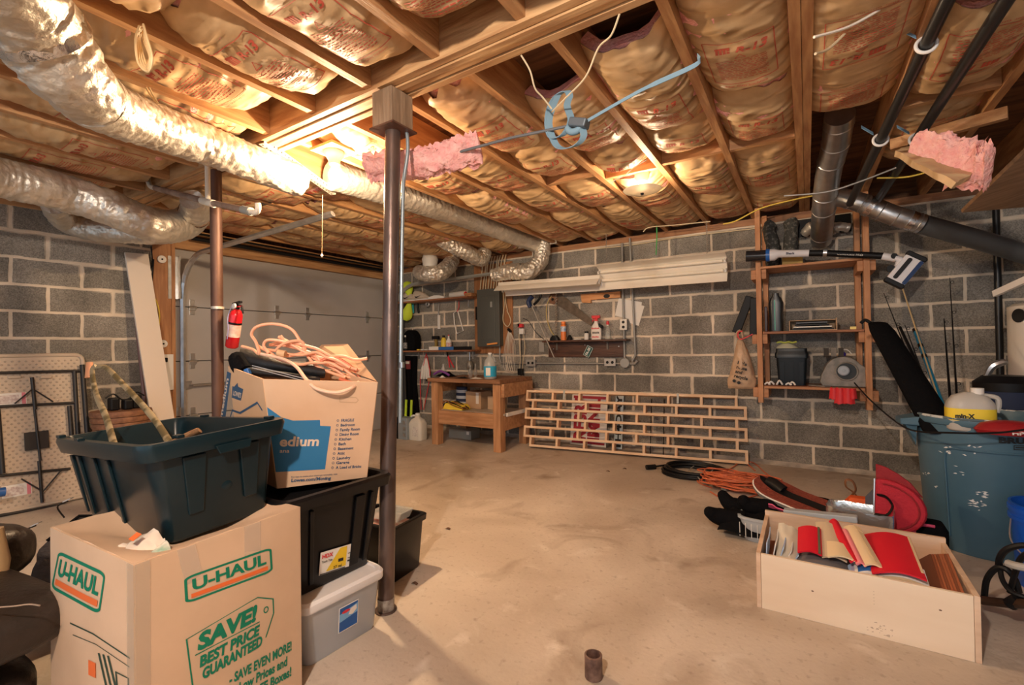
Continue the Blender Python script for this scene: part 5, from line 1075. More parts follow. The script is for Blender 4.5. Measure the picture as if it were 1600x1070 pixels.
solo('red_hanger', MB().tube(cat_rom([fy(p[0], p[1], 4.56) for p in ((1160, 517), (1154, 519), (1153, 525), (1157, 530), (1166, 527), (1176, 522))], 6), .005, 6), RED, 'red plastic hook carrying the tan shopping bag', 'hook', fy(1157, 525, 4.56), smooth=True)

# ================================================================== trash can corner
CX, CY, RT, HT = .80, 3.52, .287, .715
CANM = mk('blue_grey_plastic', (.055, .125, .18), .42, col2=(.075, .155, .215), nscale=3)
tc_ = thing('trash_can', 'big round blue-grey trash can with paint smears, full of gear', 'trash can', (CX, CY, 0))
prof = [(RT*.80, .001), (RT*.83, .012), (RT*.90, .33), (RT*.955, HT-.10), (RT*.955, HT-.045), (RT*1.0, HT-.04), (RT*1.02, HT-.02), (RT*1.0, HT), (RT*.96, HT), (RT*.93, HT-.03), (RT*.87, .3), (RT*.78, .03), (.001, .025)]
part('body', MB().lathe(prof, (CX, CY, 0), n=56), CANM, tc_, smooth=True, angle=50)
def canp(px, z, off=.003):
    """point of the can's front at picture column px and height z"""
    r = RT*(.83+(.955-.83)*min(1, z/(HT-.1)))+off; best = None
    for k in range(181):
        a = -PI+PI*k/180; p = V((CX+r*math.cos(a), CY+r*math.sin(a), z)); e = abs(P2(p)[0]-px)
        if best is None or e < best[0]: best = (e, a)
    return best[1], r
for s_ in (PI*1.02, -.02):
    c_ = V((CX+RT*math.cos(s_), CY+RT*math.sin(s_), HT-.07)); o_ = V((math.cos(s_), math.sin(s_), 0)); t__ = V((-o_.y, o_.x, 0))
    part('handle', MB().hexa([c_-t__*.085-o_*.012, c_+t__*.085-o_*.012, c_+t__*.06+o_*.075, c_-t__*.06+o_*.075, c_-t__*.085-o_*.01+V((0, 0, .052)), c_+t__*.085-o_*.01+V((0, 0, .052)), c_+t__*.06+o_*.075+V((0, 0, .035)), c_-t__*.06+o_*.075+V((0, 0, .035))]), CANM, tc_, bevel=.006)
    part('handle', MB().hexa([c_-t__*.03+V((0, 0, -.12)), c_+t__*.03+V((0, 0, -.12)), c_+t__*.03+V((0, 0, -.115)), c_-t__*.03+V((0, 0, -.115)), c_-t__*.06, c_+t__*.06, c_+t__*.05+o_*.05, c_-t__*.05+o_*.05]), CANM, tc_, bevel=.003)
def can_map(a0):
    def fn(x_, z_):
        r = RT*(.83+(.955-.83)*min(1, z_/(HT-.1)))+.0035; return V((CX+r*math.cos(a0+x_/r), CY+r*math.sin(a0+x_/r), z_))
    return fn
aL = canp(1560, .6)[0]; fn = can_map(aL)
part('lettering', MB().text(fn, 'BRUTE', 0, HT-.105, .027, width=.16, bold=.05), INKB, tc_, smooth='keep')
part('emblem', MB().frame_outline(fn, [(.055, HT-.135), (.105, HT-.135), (.105, HT-.115), (.055, HT-.115)], .004).poly(fn, [(.06, HT-.128), (.10, HT-.128), (.10, HT-.121), (.06, HT-.121)]), INKB, tc_, smooth='keep')
aP = canp(1478, .4)[0]; fp = can_map(aP); pts = [(0, .10)]+[(0, HT-.19+.0*k) for k in range(1)]+[(.02, HT-.165), (.08, HT-.16), (.20, HT-.16), (.32, HT-.16)]
part('moulded_panel_edge', MB().tube([fp(a, b) for a, b in [(0, .08+.05*k) for k in range(9)]+[(.005, HT-.18), (.02, HT-.165)]+[(.04+.03*k, HT-.160) for k in range(12)]], .005, 6), CANM, tc_, smooth=True)
sm = MB(); rr = random.Random(5)
for px_, py_, n_, sp in ((1476, 705, 9, .02), (1527, 790, 16, .028), (1447, 752, 6, .012), (1535, 775, 8, .02), (1500, 735, 5, .03), (1463, 770, 3, .006), (1520, 706, 5, .03)):
    for k in range(n_):
        x_ = px_+rr.uniform(-12, 12)*sp/.02*.7; z_ = fy(px_, py_, CY-.27).z+rr.uniform(-sp, sp); a_, r_ = canp(x_, max(.05, z_)); f2 = can_map(a_); l = rr.uniform(.004, .013); th_ = rr.uniform(.002, .005); sl = rr.uniform(-.8, .8)
        sm.poly(f2, [(-l, z_-sl*l*.6-th_*.2), (l*.2, z_-th_), (l, z_+sl*l*.6), (l*.1, z_+th_)])
part('paint_smears', sm, mk('dried_white_paint', (.72, .74, .74), .7), tc_, smooth='keep')
part('painted_rim', MB().tube([V((CX+RT*1.0*math.cos(a), CY+RT*1.0*math.sin(a), HT-.002)) for a in [2*PI*k/56 for k in range(56)]], .0075, 8, closed=True), mk('paint_worn_rim', (.10, .15, .18), .6, col2=(.62, .64, .62), nscale=26, lo=.48, hi=.54), tc_, smooth=True)
# things sticking out of it
zc_ = HT
def leaning(name, pxa, pya, ya, pxb, pyb, yb, r, mat, label, cat, group=None, **k):
    a = fy(pxa, pya, ya); b = fy(pxb, pyb, yb); return solo(name, MB().tube([b, a], r, k.get('n', 10)), mat, label, cat, b, group, smooth=True)
A = fy(1352, 506, 3.92); Bq = fy(1392, 505, 3.92); C_ = fy(1500, 668, 3.40); D_ = fy(1440, 672, 3.40)
bg = thing('black_gear_bag', 'long black padded bag leaning out of the trash can toward the rack', 'bag', D_)
def lerp4(u, v): return (A*(1-u)+Bq*u)*(1-v)+(D_*(1-u)+C_*u)*v
secs = []
for i in range(13):
    v = i/12; a_ = lerp4(0, v); b_ = lerp4(1, v); c_ = (a_+b_)/2; h_ = (b_-a_)/2; k_ = (.80 if i in (0,) else .98 if i == 1 else 1); up = V((0, 1, .25)).normalized()
    secs.append([c_+h_*math.cos(q_)*k_*(1 if abs(math.cos(q_)) < .9 else .98)+up*.07*math.sin(q_)*(.5+.5*k_) for q_ in [2*PI*k/20 for k in range(20)]])
part('bag_body', loft(MB(), secs), BLACKF, bg, smooth=True, angle=70)
part('strap', MB().tube(cat_rom([fy(1345, 505, 4.0), fy(1352, 500, 4.0), fy(1362, 506, 3.98), fy(1380, 520, 3.95)], 5), .011, 8), BLACK, bg, smooth=True)
bt = thing('blue_tube', 'bright blue tube with black bands standing in the trash can', 'tube', fy(1483, 655, 3.5))
a, b = fy(1430, 517, 4.3), fy(1482, 660, 3.52)
part('shaft', MB().tube([b, a], .013, 12), mk('cyan_blue', (.01, .25, .45), .35), bt, smooth=True)
for t_ in (.0, .2, .33): c_ = a.lerp(b, t_); d_ = (b-a).normalized(); part('band', MB().tube([c_-d_*.018, c_+d_*.018], .0148, 12), BLACK, bt, smooth=True)
leaning('bamboo_stick', 1407, 440, 4.5, 1478, 660, 3.5, .0045, mk('bamboo', (.62, .46, .25), .5), 'thin pale bamboo stick leaning behind the blue tube', 'stick')
def rod(pa_, pb_, label, th=.006, guides=3):
    a = fy(*pa_); b = fy(*pb_); o = thing('fishing_rod', label, 'fishing rod', b, 'fishing rods in the trash can')
    part('blank', MB().tube([b, b.lerp(a, .5), a], [th, th*.7, th*.35], 8), BLACK, o, smooth=True)
    for k in range(guides): c_ = a.lerp(b, .04+.25*k); part('line_guide', MB().tube([c_+V((.012+.009*math.cos(q_), 0, .009*math.sin(q_))) for q_ in [2*PI*j/10 for j in range(10)]], .0018, 5, closed=True), BLACK, o)
    return o
rod((1381, 458, 4.3), (1460, 660, 3.5), 'fishing rod leaning farthest left, tip over the black bag')
rod((1414, 508, 4.3), (1470, 662, 3.5), 'short fishing rod between the black bag and the blue tube')
rod((1484, 434, 4.5), (1497, 655, 3.58), 'tall upright fishing rod right of the blue tube', .006, 4)
rod((1475, 498, 4.4), (1487, 655, 3.6), 'shorter upright fishing rod right of the blue tube', .008, 2)
leaning('black_pole', 1406, 511, 4.2, 1478, 662, 3.5, .009, BLACK, 'thick black pole leaning beside the black bag', 'pole')
# jug lying in the can
jc_ = fy(1516, 668, 3.33)
jj = thing('cleaner_jug', 'grey plastic jug with yellow label standing in the top of the trash can', 'jug', jc_); GJ = mk('grey_jug', (.52, .50, .46), .4)
c0 = V((jc_.x, jc_.y, HT-.065))
def jr(k, zz): return [c0+V((a*.19*k, b*.13*k, zz)) for a, b in rrect(1, 1, .35, 6)]
part('bottle', loft(MB(), [jr(.9, 0), jr(1, .01), jr(1, .125), jr(.93, .15), jr(.72, .18), jr(.35, .195), jr(.25, .20)]), GJ, jj, smooth=True, angle=60)
part('label', loft(MB(), [jr(1.012, .055), jr(1.012, .118)], caps=False), mk('yellow_label', (.88, .66, .05), .5), jj, smooth=True)
part('spout_cap', MB().lathe([(.026, .19), (.026, .222)], c0+V((.03, 0, 0)), n=18), WHITE, jj, smooth=True); part('handle', MB().tube(cat_rom([c0+V((.045, 0, .185)), c0+V((.10, 0, .175)), c0+V((.108, 0, .14)), c0+V((.10, 0, .10))], 5), .012, 8), GJ, jj, smooth=True)
F = Frame(c0+V((-.07, -.0665, .07)), (1, 0, 0), (0, 0, 1)); part('lettering', MB().text(F.p, 'min-X', 0, 0, .022, width=.075, bold=.05), INKB, jj, smooth='keep')
rdc = fy(1578, 672, 3.2)
rt = thing('red_case', 'red and black flat case lying on the trash can by the jug', 'case', rdc); part('shell', loft(MB(), [[V((rdc.x+.13*k_*math.cos(q_), rdc.y+.07*k_*math.sin(q_), rdc.z+zz)) for q_ in [2*PI*k/24 for k in range(24)]] for k_, zz in ((.9, -.02), (1, .0), (.8, .03), (.4, .045))]), mk('deep_red', (.30, .015, .02), .4), rt, smooth=True)
F = Frame(V((rdc.x-.01, rdc.y-.0705, rdc.z-.012)), (1, 0, 0), (0, .2, 1)); part('lettering', MB().text(F.p, 'HP', 0, 0, .016, width=.04, bold=.04), WHITE, rt, smooth='keep')
gb = fy(1590, 640, 3.62)
go = thing('gear_bucket', 'navy and black bag with a white base standing behind the trash can', 'bag', (gb.x+.02, 3.72, .0))
gx = gb.x+.04; part('body', MB().lathe([(.13, .05), (.14, .30), (.14, gb.z-.06)], (gx, 3.95, 0), n=24), BLACKF, go, smooth=True)
zz = fy(1590, 655, 3.81).z; part('white_band', MB().lathe([(.142, 0), (.146, .03), (.142, .085)], (gx, 3.95, zz-.035), n=24), WHITE, go, smooth=True); part('navy_band', MB().lathe([(.143, 0), (.145, .06), (.143, .10)], (gx, 3.95, zz+.052), n=24), mk('navy_fabric', (.02, .03, .07), .8), go, smooth=True); part('black_top', MB().lathe([(.143, 0), (.145, .05), (.10, .09)], (gx, 3.95, zz+.153), n=24), BLACK, go, smooth=True)
part('rest_foot', MB().lathe([(.125, .001), (.13, .05)], (gx, 3.95, 0), n=20), BLACK, go)
part('club_head', MB().tube(cat_rom([V((gx-.09, 3.93, zz+.23)), V((gx-.06, 3.92, zz+.30)), V((gx-.0, 3.92, zz+.33))], 5), [.012, .014, .016, .018, .02, .022, .022, .022, .02, .018, .012], 8), SILVER, go, smooth=True)
# cream tank at the right edge
tk = fy(1662, 560, 3.95); tkx = tk.x+.0
tw = thing('water_tank', 'cream cylindrical tank at the right edge of the room', 'tank', (tkx, 4.3, 0))
wc = fy(1589, 560, 4.25); R_ = .27; cxk = wc.x+R_/math.cos(.35)
part('shell', MB().lathe([(R_, fy(1590, 655, 4.25).z), (R_, fy(1590, 472, 4.25).z-.02), (R_*.9, fy(1590, 472, 4.25).z)], (cxk, 4.45, 0), n=40), CREAM, tw, smooth=True); part('stand', MB().lathe([(R_*.8, .001), (R_*.8, fy(1590, 655, 4.25).z)], (cxk, 4.45, 0), n=20), STEELP, tw)
part('round_badge', MB().lathe([(.045, 0), (.045, .004)], V((cxk-R_*.93, 4.45-R_*.42, fy(1597, 492, 4.25).z)), (-.9, -.42, 0), 20), INKB, tw)
A = dp(1554, 459, 2.7); B = dp(1680, 402, 2.2)
solo('white_rail', MB().beam(A, B, .02, .035), WHITE, 'thin white rail slanting in from the right edge', 'rail', A)
solo('drooping_cable', MB().tube(cat_rom([fy(p[0], p[1], y_) for p, y_ in (((1335, 598), 4.5), ((1360, 625), 4.2), ((1395, 655), 3.8), ((1425, 672), 3.3), ((1480, 676), 3.07), ((1560, 676), 3.05), ((1640, 665), 3.05))], 6), .005, 6), BLACK, 'black cord drooping from the rack across the trash can rim', 'cord', fy(1395, 655, 3.8), smooth=True)
# blue paint bucket
BX, BY = .93, 3.045
q = fz(1570, 905); 
bu = thing('paint_bucket', 'bright blue paint bucket with white lettering and a wire handle', 'bucket', (BX, BY, 0)); BB = mk('bucket_blue', (.008, .09, .52), .35)
part('pail', MB().lathe([(.128, .001), (.132, .01), (.146, .27), (.150, .30), (.157, .302), (.157, .318), (.151, .32), (.151, .338), (.158, .34), (.158, .358), (.152, .36), (.155, .375), (.145, .375), (.140, .34), (.125, .02), (.001, .015)], (BX, BY, 0), n=44), BB, bu, smooth=True, angle=40)
part('handle_wire', MB().tube(cat_rom([(BX-.155, BY-.02, .30), (BX-.175, BY-.10, .22), (BX-.12, BY-.165, .16), (BX, BY-.19, .135), (BX+.1, BY-.17, .16)], 6), .003, 6), SILVER, bu, smooth=True)
part('handle_grip', MB().tube([(BX-.135, BY-.155, .172), (BX+.03, BY-.192, .135)], .010, 10), mk('cream_grip', (.75, .66, .52), .5), bu, smooth=True)
def buc(a0):
    def fn(x_, z_): r = .128+.022*z_/.30+.0016; return V((BX+r*math.cos(a0+x_/r), BY+r*math.sin(a0+x_/r), z_))
    return fn
f_ = buc(math.radians(-139))
part('white_print', MB().frame_outline(f_, [(-.02, .245), (.20, .245)], .003, closed=False).frame_outline(f_, [(-.02, .245), (-.02, .03)], .002, closed=False).text(f_, 'SHERWIN', -.012, .075, .026, width=.135, bold=.02).text(f_, 'WILLIAMS', -.012, .038, .026, width=.15, bold=.02), WHITE, bu, smooth='keep')
gl = [(.03, .135), (.12, .135), (.13, .16), (.11, .185), (.075, .195), (.04, .185), (.02, .16)]
part('red_emblem', MB().poly(f_, gl), mk('emblem_red', (.55, .10, .14), .5), bu, smooth='keep')
part('pale_emblem', MB().poly(f_, [(.05, .2), (.085, .2), (.08, .232), (.055, .225)]).frame_outline(f_, [(.075, .165), (.075, .135)], .004, closed=False), mk('emblem_grey', (.45, .5, .62), .5), bu, smooth='keep')
for nm, dx, mt, lb in (('paint_can', -.04, YEL, 'yellow and blue small carton sticking out of the blue bucket'), ('silver_can', .05, SILVER, 'crumpled silver packet sticking out of the blue bucket')):
    t = solo(nm, MB().beam((BX+dx, BY-.03, .25), (BX+dx+.02, BY-.05, .43), .06, .035), mt, lb, 'packet', (BX+dx, BY-.03, .3), bevel=.003)
solo('bucket_filler', MB().grid(lambda u, v: V((BX-.09+.18*u, BY-.09+.18*v, .27+.03*ns(u*5, v*5))), 6, 6), BLACKF, 'dark rag stuffed in the blue bucket', 'rag', (BX, BY, .27), smooth=True)
# black hose reel frame at the lower right edge
hr = thing('black_bicycle_pump_hose', 'black bundle of stiff hoses and a rod on the floor at the lower right edge', 'hose', fz(1575, 940))
def arcp(pts, r, nm, mt=BLACK): part(nm, MB().tube(cat_rom([fy(a, b, y_) for a, b, y_ in pts], 6), r, 8), mt, hr, smooth=True)
arcp([(1538, 932, 2.62), (1542, 905, 2.6), (1556, 888, 2.58), (1572, 889, 2.56), (1586, 905, 2.55), (1592, 925, 2.55)], .011, 'hose')
arcp([(1560, 890, 2.6), (1562, 872, 2.56), (1574, 858, 2.54), (1600, 852, 2.52), (1630, 860, 2.5)], .011, 'hose')
arcp([(1562, 878, 2.6), (1566, 905, 2.55), (1582, 925, 2.5), (1610, 935, 2.48)], .009, 'hose')
arcp([(1578, 925, 2.55), (1588, 890, 2.5), (1600, 868, 2.45), (1640, 850, 2.4)], .010, 'hose')
arcp([(1534, 938, 2.60), (1560, 941, 2.56), (1582, 943, 2.5), (1620, 944, 2.4)], .017, 'rod', mk('dark_brown_rod', (.05, .025, .015), .4))
arcp([(1575, 880, 2.45), (1592, 885, 2.42), (1625, 890, 2.4)], .014, 'pale_sleeve', mk('grey_sleeve', (.35, .34, .32), .5))
part('coupling', MB().tube([fy(1578, 944, 2.5), fy(1592, 936, 2.48)], .022, 12), BLACK, hr, smooth=True)

# ================================================================== wooden drawer of folders
DW = .70; DY = 2.27
drw = thing('wooden_drawer', 'pale plywood drawer box full of file folders on the floor', 'drawer', (.15, 2.5, 0))
dl, dr_ = fz(1183, 948), fz(1535, 1038)
Fd = Frame(V((dl.x, dl.y, .0005)), (dr_-dl), V((0, 0, 1))); Wd = (dr_-dl).length
Fd = Frame(V((dl.x, dl.y, .0005)), V((Wd, dr_.y-dl.y, 0)), V((0, 0, 1)))   # n points to the viewer
HD = .228; LD = .50; HB = .262
PLYF = mk('drawer_front_ply', (.76, .60, .44), .5, col2=(.84, .70, .54), nscale=6, stretch=(.25, 1, 1), bump=.05)
PL2 = wood('drawer_side_ply', (.62, .42, .28), (.74, .55, .40), 'x', sc=6)
part('front', MB().fbox(Fd, 0.018, Wd-.018, 0, HD, -.015, 0), PLYF, drw, bevel=.001)
part('back', MB().fbox(Fd, 0.0, Wd, 0, HB, -LD, -LD+.018), PL2, drw, bevel=.001)
for x0 in (0, Wd-.017):
    part('side', MB().hexa([Fd.p(x0, 0, -LD+.018), Fd.p(x0+.017, 0, -LD+.018), Fd.p(x0+.017, 0, 0), Fd.p(x0, 0, 0), Fd.p(x0, HB-.02, -LD+.018), Fd.p(x0+.017, HB-.02, -LD+.018), Fd.p(x0+.017, HD+.003, 0), Fd.p(x0, HD+.003, 0)]), PL2, drw, bevel=.001)
part('bottom', MB().fbox(Fd, .017, Wd-.017, .012, .02, -LD+.018, -.015), PL2, drw)
st = MB(); rr = random.Random(2)
for k in range(26):
    x_ = .40+rr.uniform(-.03, .05); y_ = .012+abs(rr.gauss(0, .022)); l = rr.uniform(.002, .010); st.poly(lambda a, b: Fd.p(a, b, .0006), [(x_, y_), (x_+l, y_+.001), (x_+l*.9, y_+.002+rr.random()*.003), (x_+.001, y_+.002)])
for k in range(5): st.poly(lambda a, b: Fd.p(a, b, .0006), [(.395, .17-.012*k), (.397, .17-.012*k), (.397, .173-.012*k), (.395, .173-.012*k)])
part('scuff_marks', st, mk('scuff', (.46, .34, .25), .8), drw, smooth='keep')
for kx, ky in ((.20, .12), (.585, .155)): part('knot', MB().lathe([(.0028, 0), (.002, .0006)], Fd.p(kx, ky, .0002), Fd.n, 10, sx=1.6, ref=Fd.u), mk('knot_brown', (.16, .08, .05), .7), drw)
# folders: x along the front, depth d from front to back, height h
def DP(x, d, h): return Fd.p(x, h, -d)
def folder(x, d, lean, w_, h_, mt, label, tab=None, rot=0., th=.004, grp='folders in the drawer', z0=.026, cat='folder'):
    """a file folder standing across the drawer: spine on the bottom, leaning by `lean` towards +x, width w_ (front to back)"""
    ca, sa = math.cos(rot), math.sin(rot)
    def q(a, b, c):      # a front-back, b up the sheet, c thickness
        up = (math.sin(lean)*b+c*math.cos(lean), math.cos(lean)*b-c*math.sin(lean)*.0)
        return DP(x+up[0]*ca-(a)*sa, d+a*ca+up[0]*sa, z0+max(0, up[1]))
    o = thing('file_folder', label, cat, DP(x, d, z0), grp)
    def sh(u, v): return q(-w_/2+w_*u, h_*v, .003*math.sin(PI*u)*v*v)
    part('cover', MB().slab(sh, 6, 6, th), mt, o, smooth=True)
    if tab: part('tab', MB().slab(lambda u, v: q(w_*(tab[0]-.5)+w_*tab[1]*u, h_+.016*v-.002, .0), 2, 1, .002), tab[2], o)
    return o
MAN = mk('manila', (.80, .62, .38), .65); REDF = mk('red_folder', (.66, .012, .03), .5); BRNF = mk('rust_folder', (.36, .115, .05), .65); PKF = mk('pink_folder', (.85, .26, .28), .6); BLF = mk('pale_blue_folder', (.45, .58, .78), .6); DOLV = mk('olive_edge', (.14, .13, .08), .6)
cnt = [0]
# left corner fan: bluish papers and cream envelope
for i in range(6):
    folder(.026+.003*i, .15+.012*i, .05+.125*i, .20, .235-.004*i, (BLF, PAPERW, BLF, PAPERW, BLF, MAN)[i], ('leftmost pale blue folder in the drawer corner', 'white sheets leaning second from the left corner of the drawer', 'blue folder leaning third from the left corner', 'white papers leaning fourth from the left corner', 'blue folder leaning fifth from the left corner', 'cream folder closing the left fan of papers')[i], z0=.028)
fl = thing('paper_envelope', 'cream envelope fanned over the papers in the left corner of the drawer', 'envelope', DP(.12, .2, .2))
part('sheet', MB().slab(lambda u, v: DP(.070+.100*u, .06+.24*v+.01*u, .165+.075*v*(1-.3*u)+.03*(1-u)+.02*math.sin(PI*u)+.012*ns(u*4, v*4)), 10, 8, .003), mk('cream_paper', (.76, .68, .54), .7), fl, smooth=True)
part('tab', MB().slab(lambda u, v: DP(.150+.022*u, .22+.05*v, .235+.02*v), 2, 2, .003), MAN, fl)
# brown pockets lying low
for i in range(3): solo('brown_folder', MB().slab(lambda u, v, i=i: DP(.03+.17*u, .04+.30*v, .125+.018*i+.01*math.sin(PI*u)), 6, 4, .010), BRNF, ('lowest', 'middle', 'upper')[i]+' flat rust brown folder under the left papers', 'folder', DP(.1, .1, .1), 'flat brown folders', smooth=True)
def flat(name, x0, x1, d0, d1, h00, h10, h01, h11, mt, label, th=.006, bow=.012, grp=None, cat='folder', skew=0., extra=None):
    o = thing(name, label, cat, DP(x0, d0, h00), grp)
    f = lambda u, v: DP(x0+(x1-x0)*u+skew*v, d0+(d1-d0)*v, (h00*(1-u)+h10*u)*(1-v)+(h01*(1-u)+h11*u)*v+bow*math.sin(PI*u))
    part('cover', MB().slab(f, 10, 6, th), mt, o, smooth=True)
    if extra:
        for (u0, u1, v0, v1, m2, nm) in extra: part(nm, MB().slab(lambda u, v: f(u0+(u1-u0)*u, v0+(v1-v0)*v)+V((0, 0, th*.5+.003)), 4, 4, .002), m2, o, smooth=True)
    return o
for i in range(6): flat('papers', .145, .325, .02+.01*i, .20+.012*i, .150+.009*i, .150+.008*i, .165+.009*i, .160+.008*i, (BLF, PAPERW, mk('lavender_paper', (.50, .48, .66), .7), PAPERW, BLF, mk('dark_edge', (.16, .15, .16), .6))[i], ('lowest', 'second', 'third', 'fourth', 'fifth', 'topmost')[i]+' sheet bundle spilling over the drawer front below the small red folder', .007, .016, 'paper bundles', 'papers', .02)
flat('file_folder', .150, .235, .085, .265, .230, .235, .275, .285, REDF, 'small red folder, leftmost of the red ones', extra=[(.86, .96, 0, 1, DOLV, 'olive_edge')])
flat('file_folder', .236, .320, .095, .33, .225, .225, .29, .285, mk('kraft_folder', (.62, .48, .32), .65), 'torn kraft folder between the small red and the slanting red folder', skew=-.02)
flat('file_folder', .255, .345, .07, .18, .24, .245, .265, .25, MAN, 'torn cream sheet lying over the kraft folder', cat='paper')
flat('file_folder', .330, .362, .07, .36, .235, .235, .295, .30, REDF, 'narrow slanting red folder in the middle of the drawer', skew=-.06)
flat('file_folder', .350, .378, .06, .30, .235, .235, .28, .28, PKF, 'pink folder beside the narrow slanting red one', skew=-.04)
flat('file_folder', .372, .432, .06, .34, .236, .240, .285, .290, MAN, 'cream manila folder with tab in the middle of the drawer', skew=-.05, extra=[(.6, 1.0, .86, 1.0, MAN, 'tab'), (.70, .72, .05, .95, mk('fold_line', (.55, .42, .25), .8), 'crease')])
for i in range(5): flat('papers', .315+.01*i, .40+.01*i, .02+.01*i, .12+.01*i, .165+.011*i, .165+.01*i, .19+.01*i, .185+.01*i, (PAPERW, BLF, MATS['lavender_paper'], PAPERW, BLUEP)[i], ('bottom', 'second', 'third', 'fourth', 'top blue')[i]+' curled sheet under the manila folder', .005, .02, 'curled papers', 'papers')
flat('file_folder', .395, .555, .03, .37, .225, .238, .255, .275, REDF, 'large red folder covering the right middle of the drawer', bow=.018, extra=[(.94, .99, .12, 1.0, MAN, 'cream_tab')])
for i in range(6): flat('papers', .40, .565, .018+.008*i, .10+.01*i, .150+.011*i, .155+.011*i, .175+.01*i, .18+.01*i, (BRNF, PAPERW, mk('green_paper', (.12, .36, .20), .7), MATS['lavender_paper'], MAN, PAPERW)[i], ('lowest', 'second', 'green third', 'lavender fourth', 'cream fifth', 'top')[i]+' sheet bundle below the large red folder', .007, .018, 'papers under the large red folder', 'papers')
xr_ = Wd
for i in range(8): flat('file_folder', .50+.014*i, .60+.008*i, .045-.002*i, .36, .115+.006*i, .205+.002*i, .125+.008*i, .225+.002*i, BRNF if i % 3 else mk('dark_rust_folder', (.22, .075, .035), .65), ('first', 'second', 'third', 'fourth', 'fifth', 'sixth', 'seventh', 'eighth', 'last')[i]+' rust brown folder of the leaning row at the right end of the drawer', th=.005, bow=.004+.001*i, grp='rust folders at the right end', skew=.02)

# ================================================================== things behind the drawer
bxl = fz(1152, 838, 0)
bn = thing('clear_bin', 'shallow clear plastic bin under the black clothes, behind the drawer', 'bin', (bxl.x, bxl.y, 0))
tx, ty = -.36, 2.93; 
FBn = Frame((tx, ty, 0), (1, -.10, 0), (.10, 1, 0))
secs = [[FBn.p(.31+a*.60*k_, .2+b*.40*k_, zz) for a, b in rrect(1, 1, .10)] for k_, zz in ((.90, .001), (.93, .01), (1.0, .125), (1.03, .126), (1.03, .14), (.98, .14), (.90, .015))]
part('tray', loft(MB(), secs), mk('frosted_bin', (.62, .66, .70), .25, trans=.2, alpha=.85), bn, smooth=True, angle=40)
for k in range(7): part('rib', MB().beam(FBn.p(.02+.03*k, -.003, .03), FBn.p(.02+.03*k, -.008, .11), .003, .003, (0, 1, 0)), WHITE, bn)
cl = thing('black_clothes', 'heap of black clothing draped over the clear bin', 'clothes', (-.30, 3.0, .15))
part('heap', MB().grid(lambda u, v: V((-.46+.60*u, 2.92+.36*v, .02+.14*max(0, math.sin(PI*u))**.4*max(0, math.sin(PI*v))**.4+(.05*ns(u*5, v*4)+.03*ns(u*11, v*9, 3))*(.3+math.sin(PI*u)*math.sin(PI*v))+.02)), 34, 22), BLACKF, cl, smooth=True, angle=70)
for i, (a, b_) in enumerate((((-.46, 2.98, .10), (-.52, 2.94, .14)), ((-.40, 3.10, .14), (-.47, 3.14, .20)), ((-.30, 3.05, .17), (-.34, 3.02, .22)))): part('lump', MB().tube(cat_rom([V(a)+V((.14, .02, 0)), V(a), V(b_)], 5), [.05]*6+[.045, .04, .035, .03, .02], 12), BLACKF, cl, smooth=True)
part('fuchsia_patch', MB().slab(lambda u, v: V((-.20+.16*u, 2.99+.06*v-.02*u, .215-.05*v-.04*u+.01*ns(u*5, v*5))), 8, 5, .006), PINK, cl, smooth=True)
# brown board with black centre strip
wk = thing('textured_deck_board', 'long board with rust red textured strips and a black centre, behind the drawer', 'board', (.0, 3.2, .2))
E0 = fy(1196, 752, 3.42); E1 = fy(1325, 812, 2.93)
axd = V((.62, -.50, -.0)).normalized(); axs = V((.50, .62, 0)).normalized()
o0 = V((-.265, 3.30, .235))
def brd(t, s, h=0):      # t metres along, s metres across
    z = .235+.05*max(0, (.22-t)/.22)**2-.055*t+h; return V((o0.x, o0.y, 0))+axd*t+axs*s+V((0, 0, z))
def outline(t): 
    return .14*min(1, math.sqrt(max(.0, 1-((.16-min(t, .16))/.16)**2))*.95+.05)
Lb = .60
def bstrip(s0, s1, h, th_, mt, nm, lab=None): part(nm, MB().slab(lambda u, v: brd(.0+Lb*v, (s0+(s1-s0)*u)*outline(Lb*v)/.14, h), 6, 26, th_), mt, wk, smooth=True, label=lab)
TEX = mk('rust_red_grip', (.34, .075, .045), .7, col2=(.24, .045, .03), nscale=70, bump=1., bscale=120)
bstrip(-.14, .14, -.012, .016, mk('board_edge', (.16, .16, .15), .4), 'core'); bstrip(-.132, -.045, .003, .010, TEX, 'left_grip'); bstrip(.045, .132, .003, .010, TEX, 'right_grip'); bstrip(-.04, .04, .003, .012, BLACK, 'black_centre')
part('white_edge', MB().tube([brd(Lb*k/26, -.141*outline(Lb*k/26)/.14, 0) for k in range(27)], .0045, 6), PAPERW, wk, smooth=True)
part('binding', MB().tube([brd(.06, .0, .02), brd(.10, .0, .03), brd(.17, .0, .02)], .03, 10, flat=.5), BLACK, wk, smooth=True)
gy = thing('plastic_rail', 'grey plastic slat lying along the drawer back edge', 'slat', fy(1290, 805, 2.80)); A = fy(1225, 799, 2.83); B = fy(1340, 811, 2.80)
part('bar', MB().beam(V((A.x, A.y, A.z)), V((B.x, B.y, B.z)), .05, .03), mk('pale_grey_blue', (.42, .46, .50), .5), gy, bevel=.004)
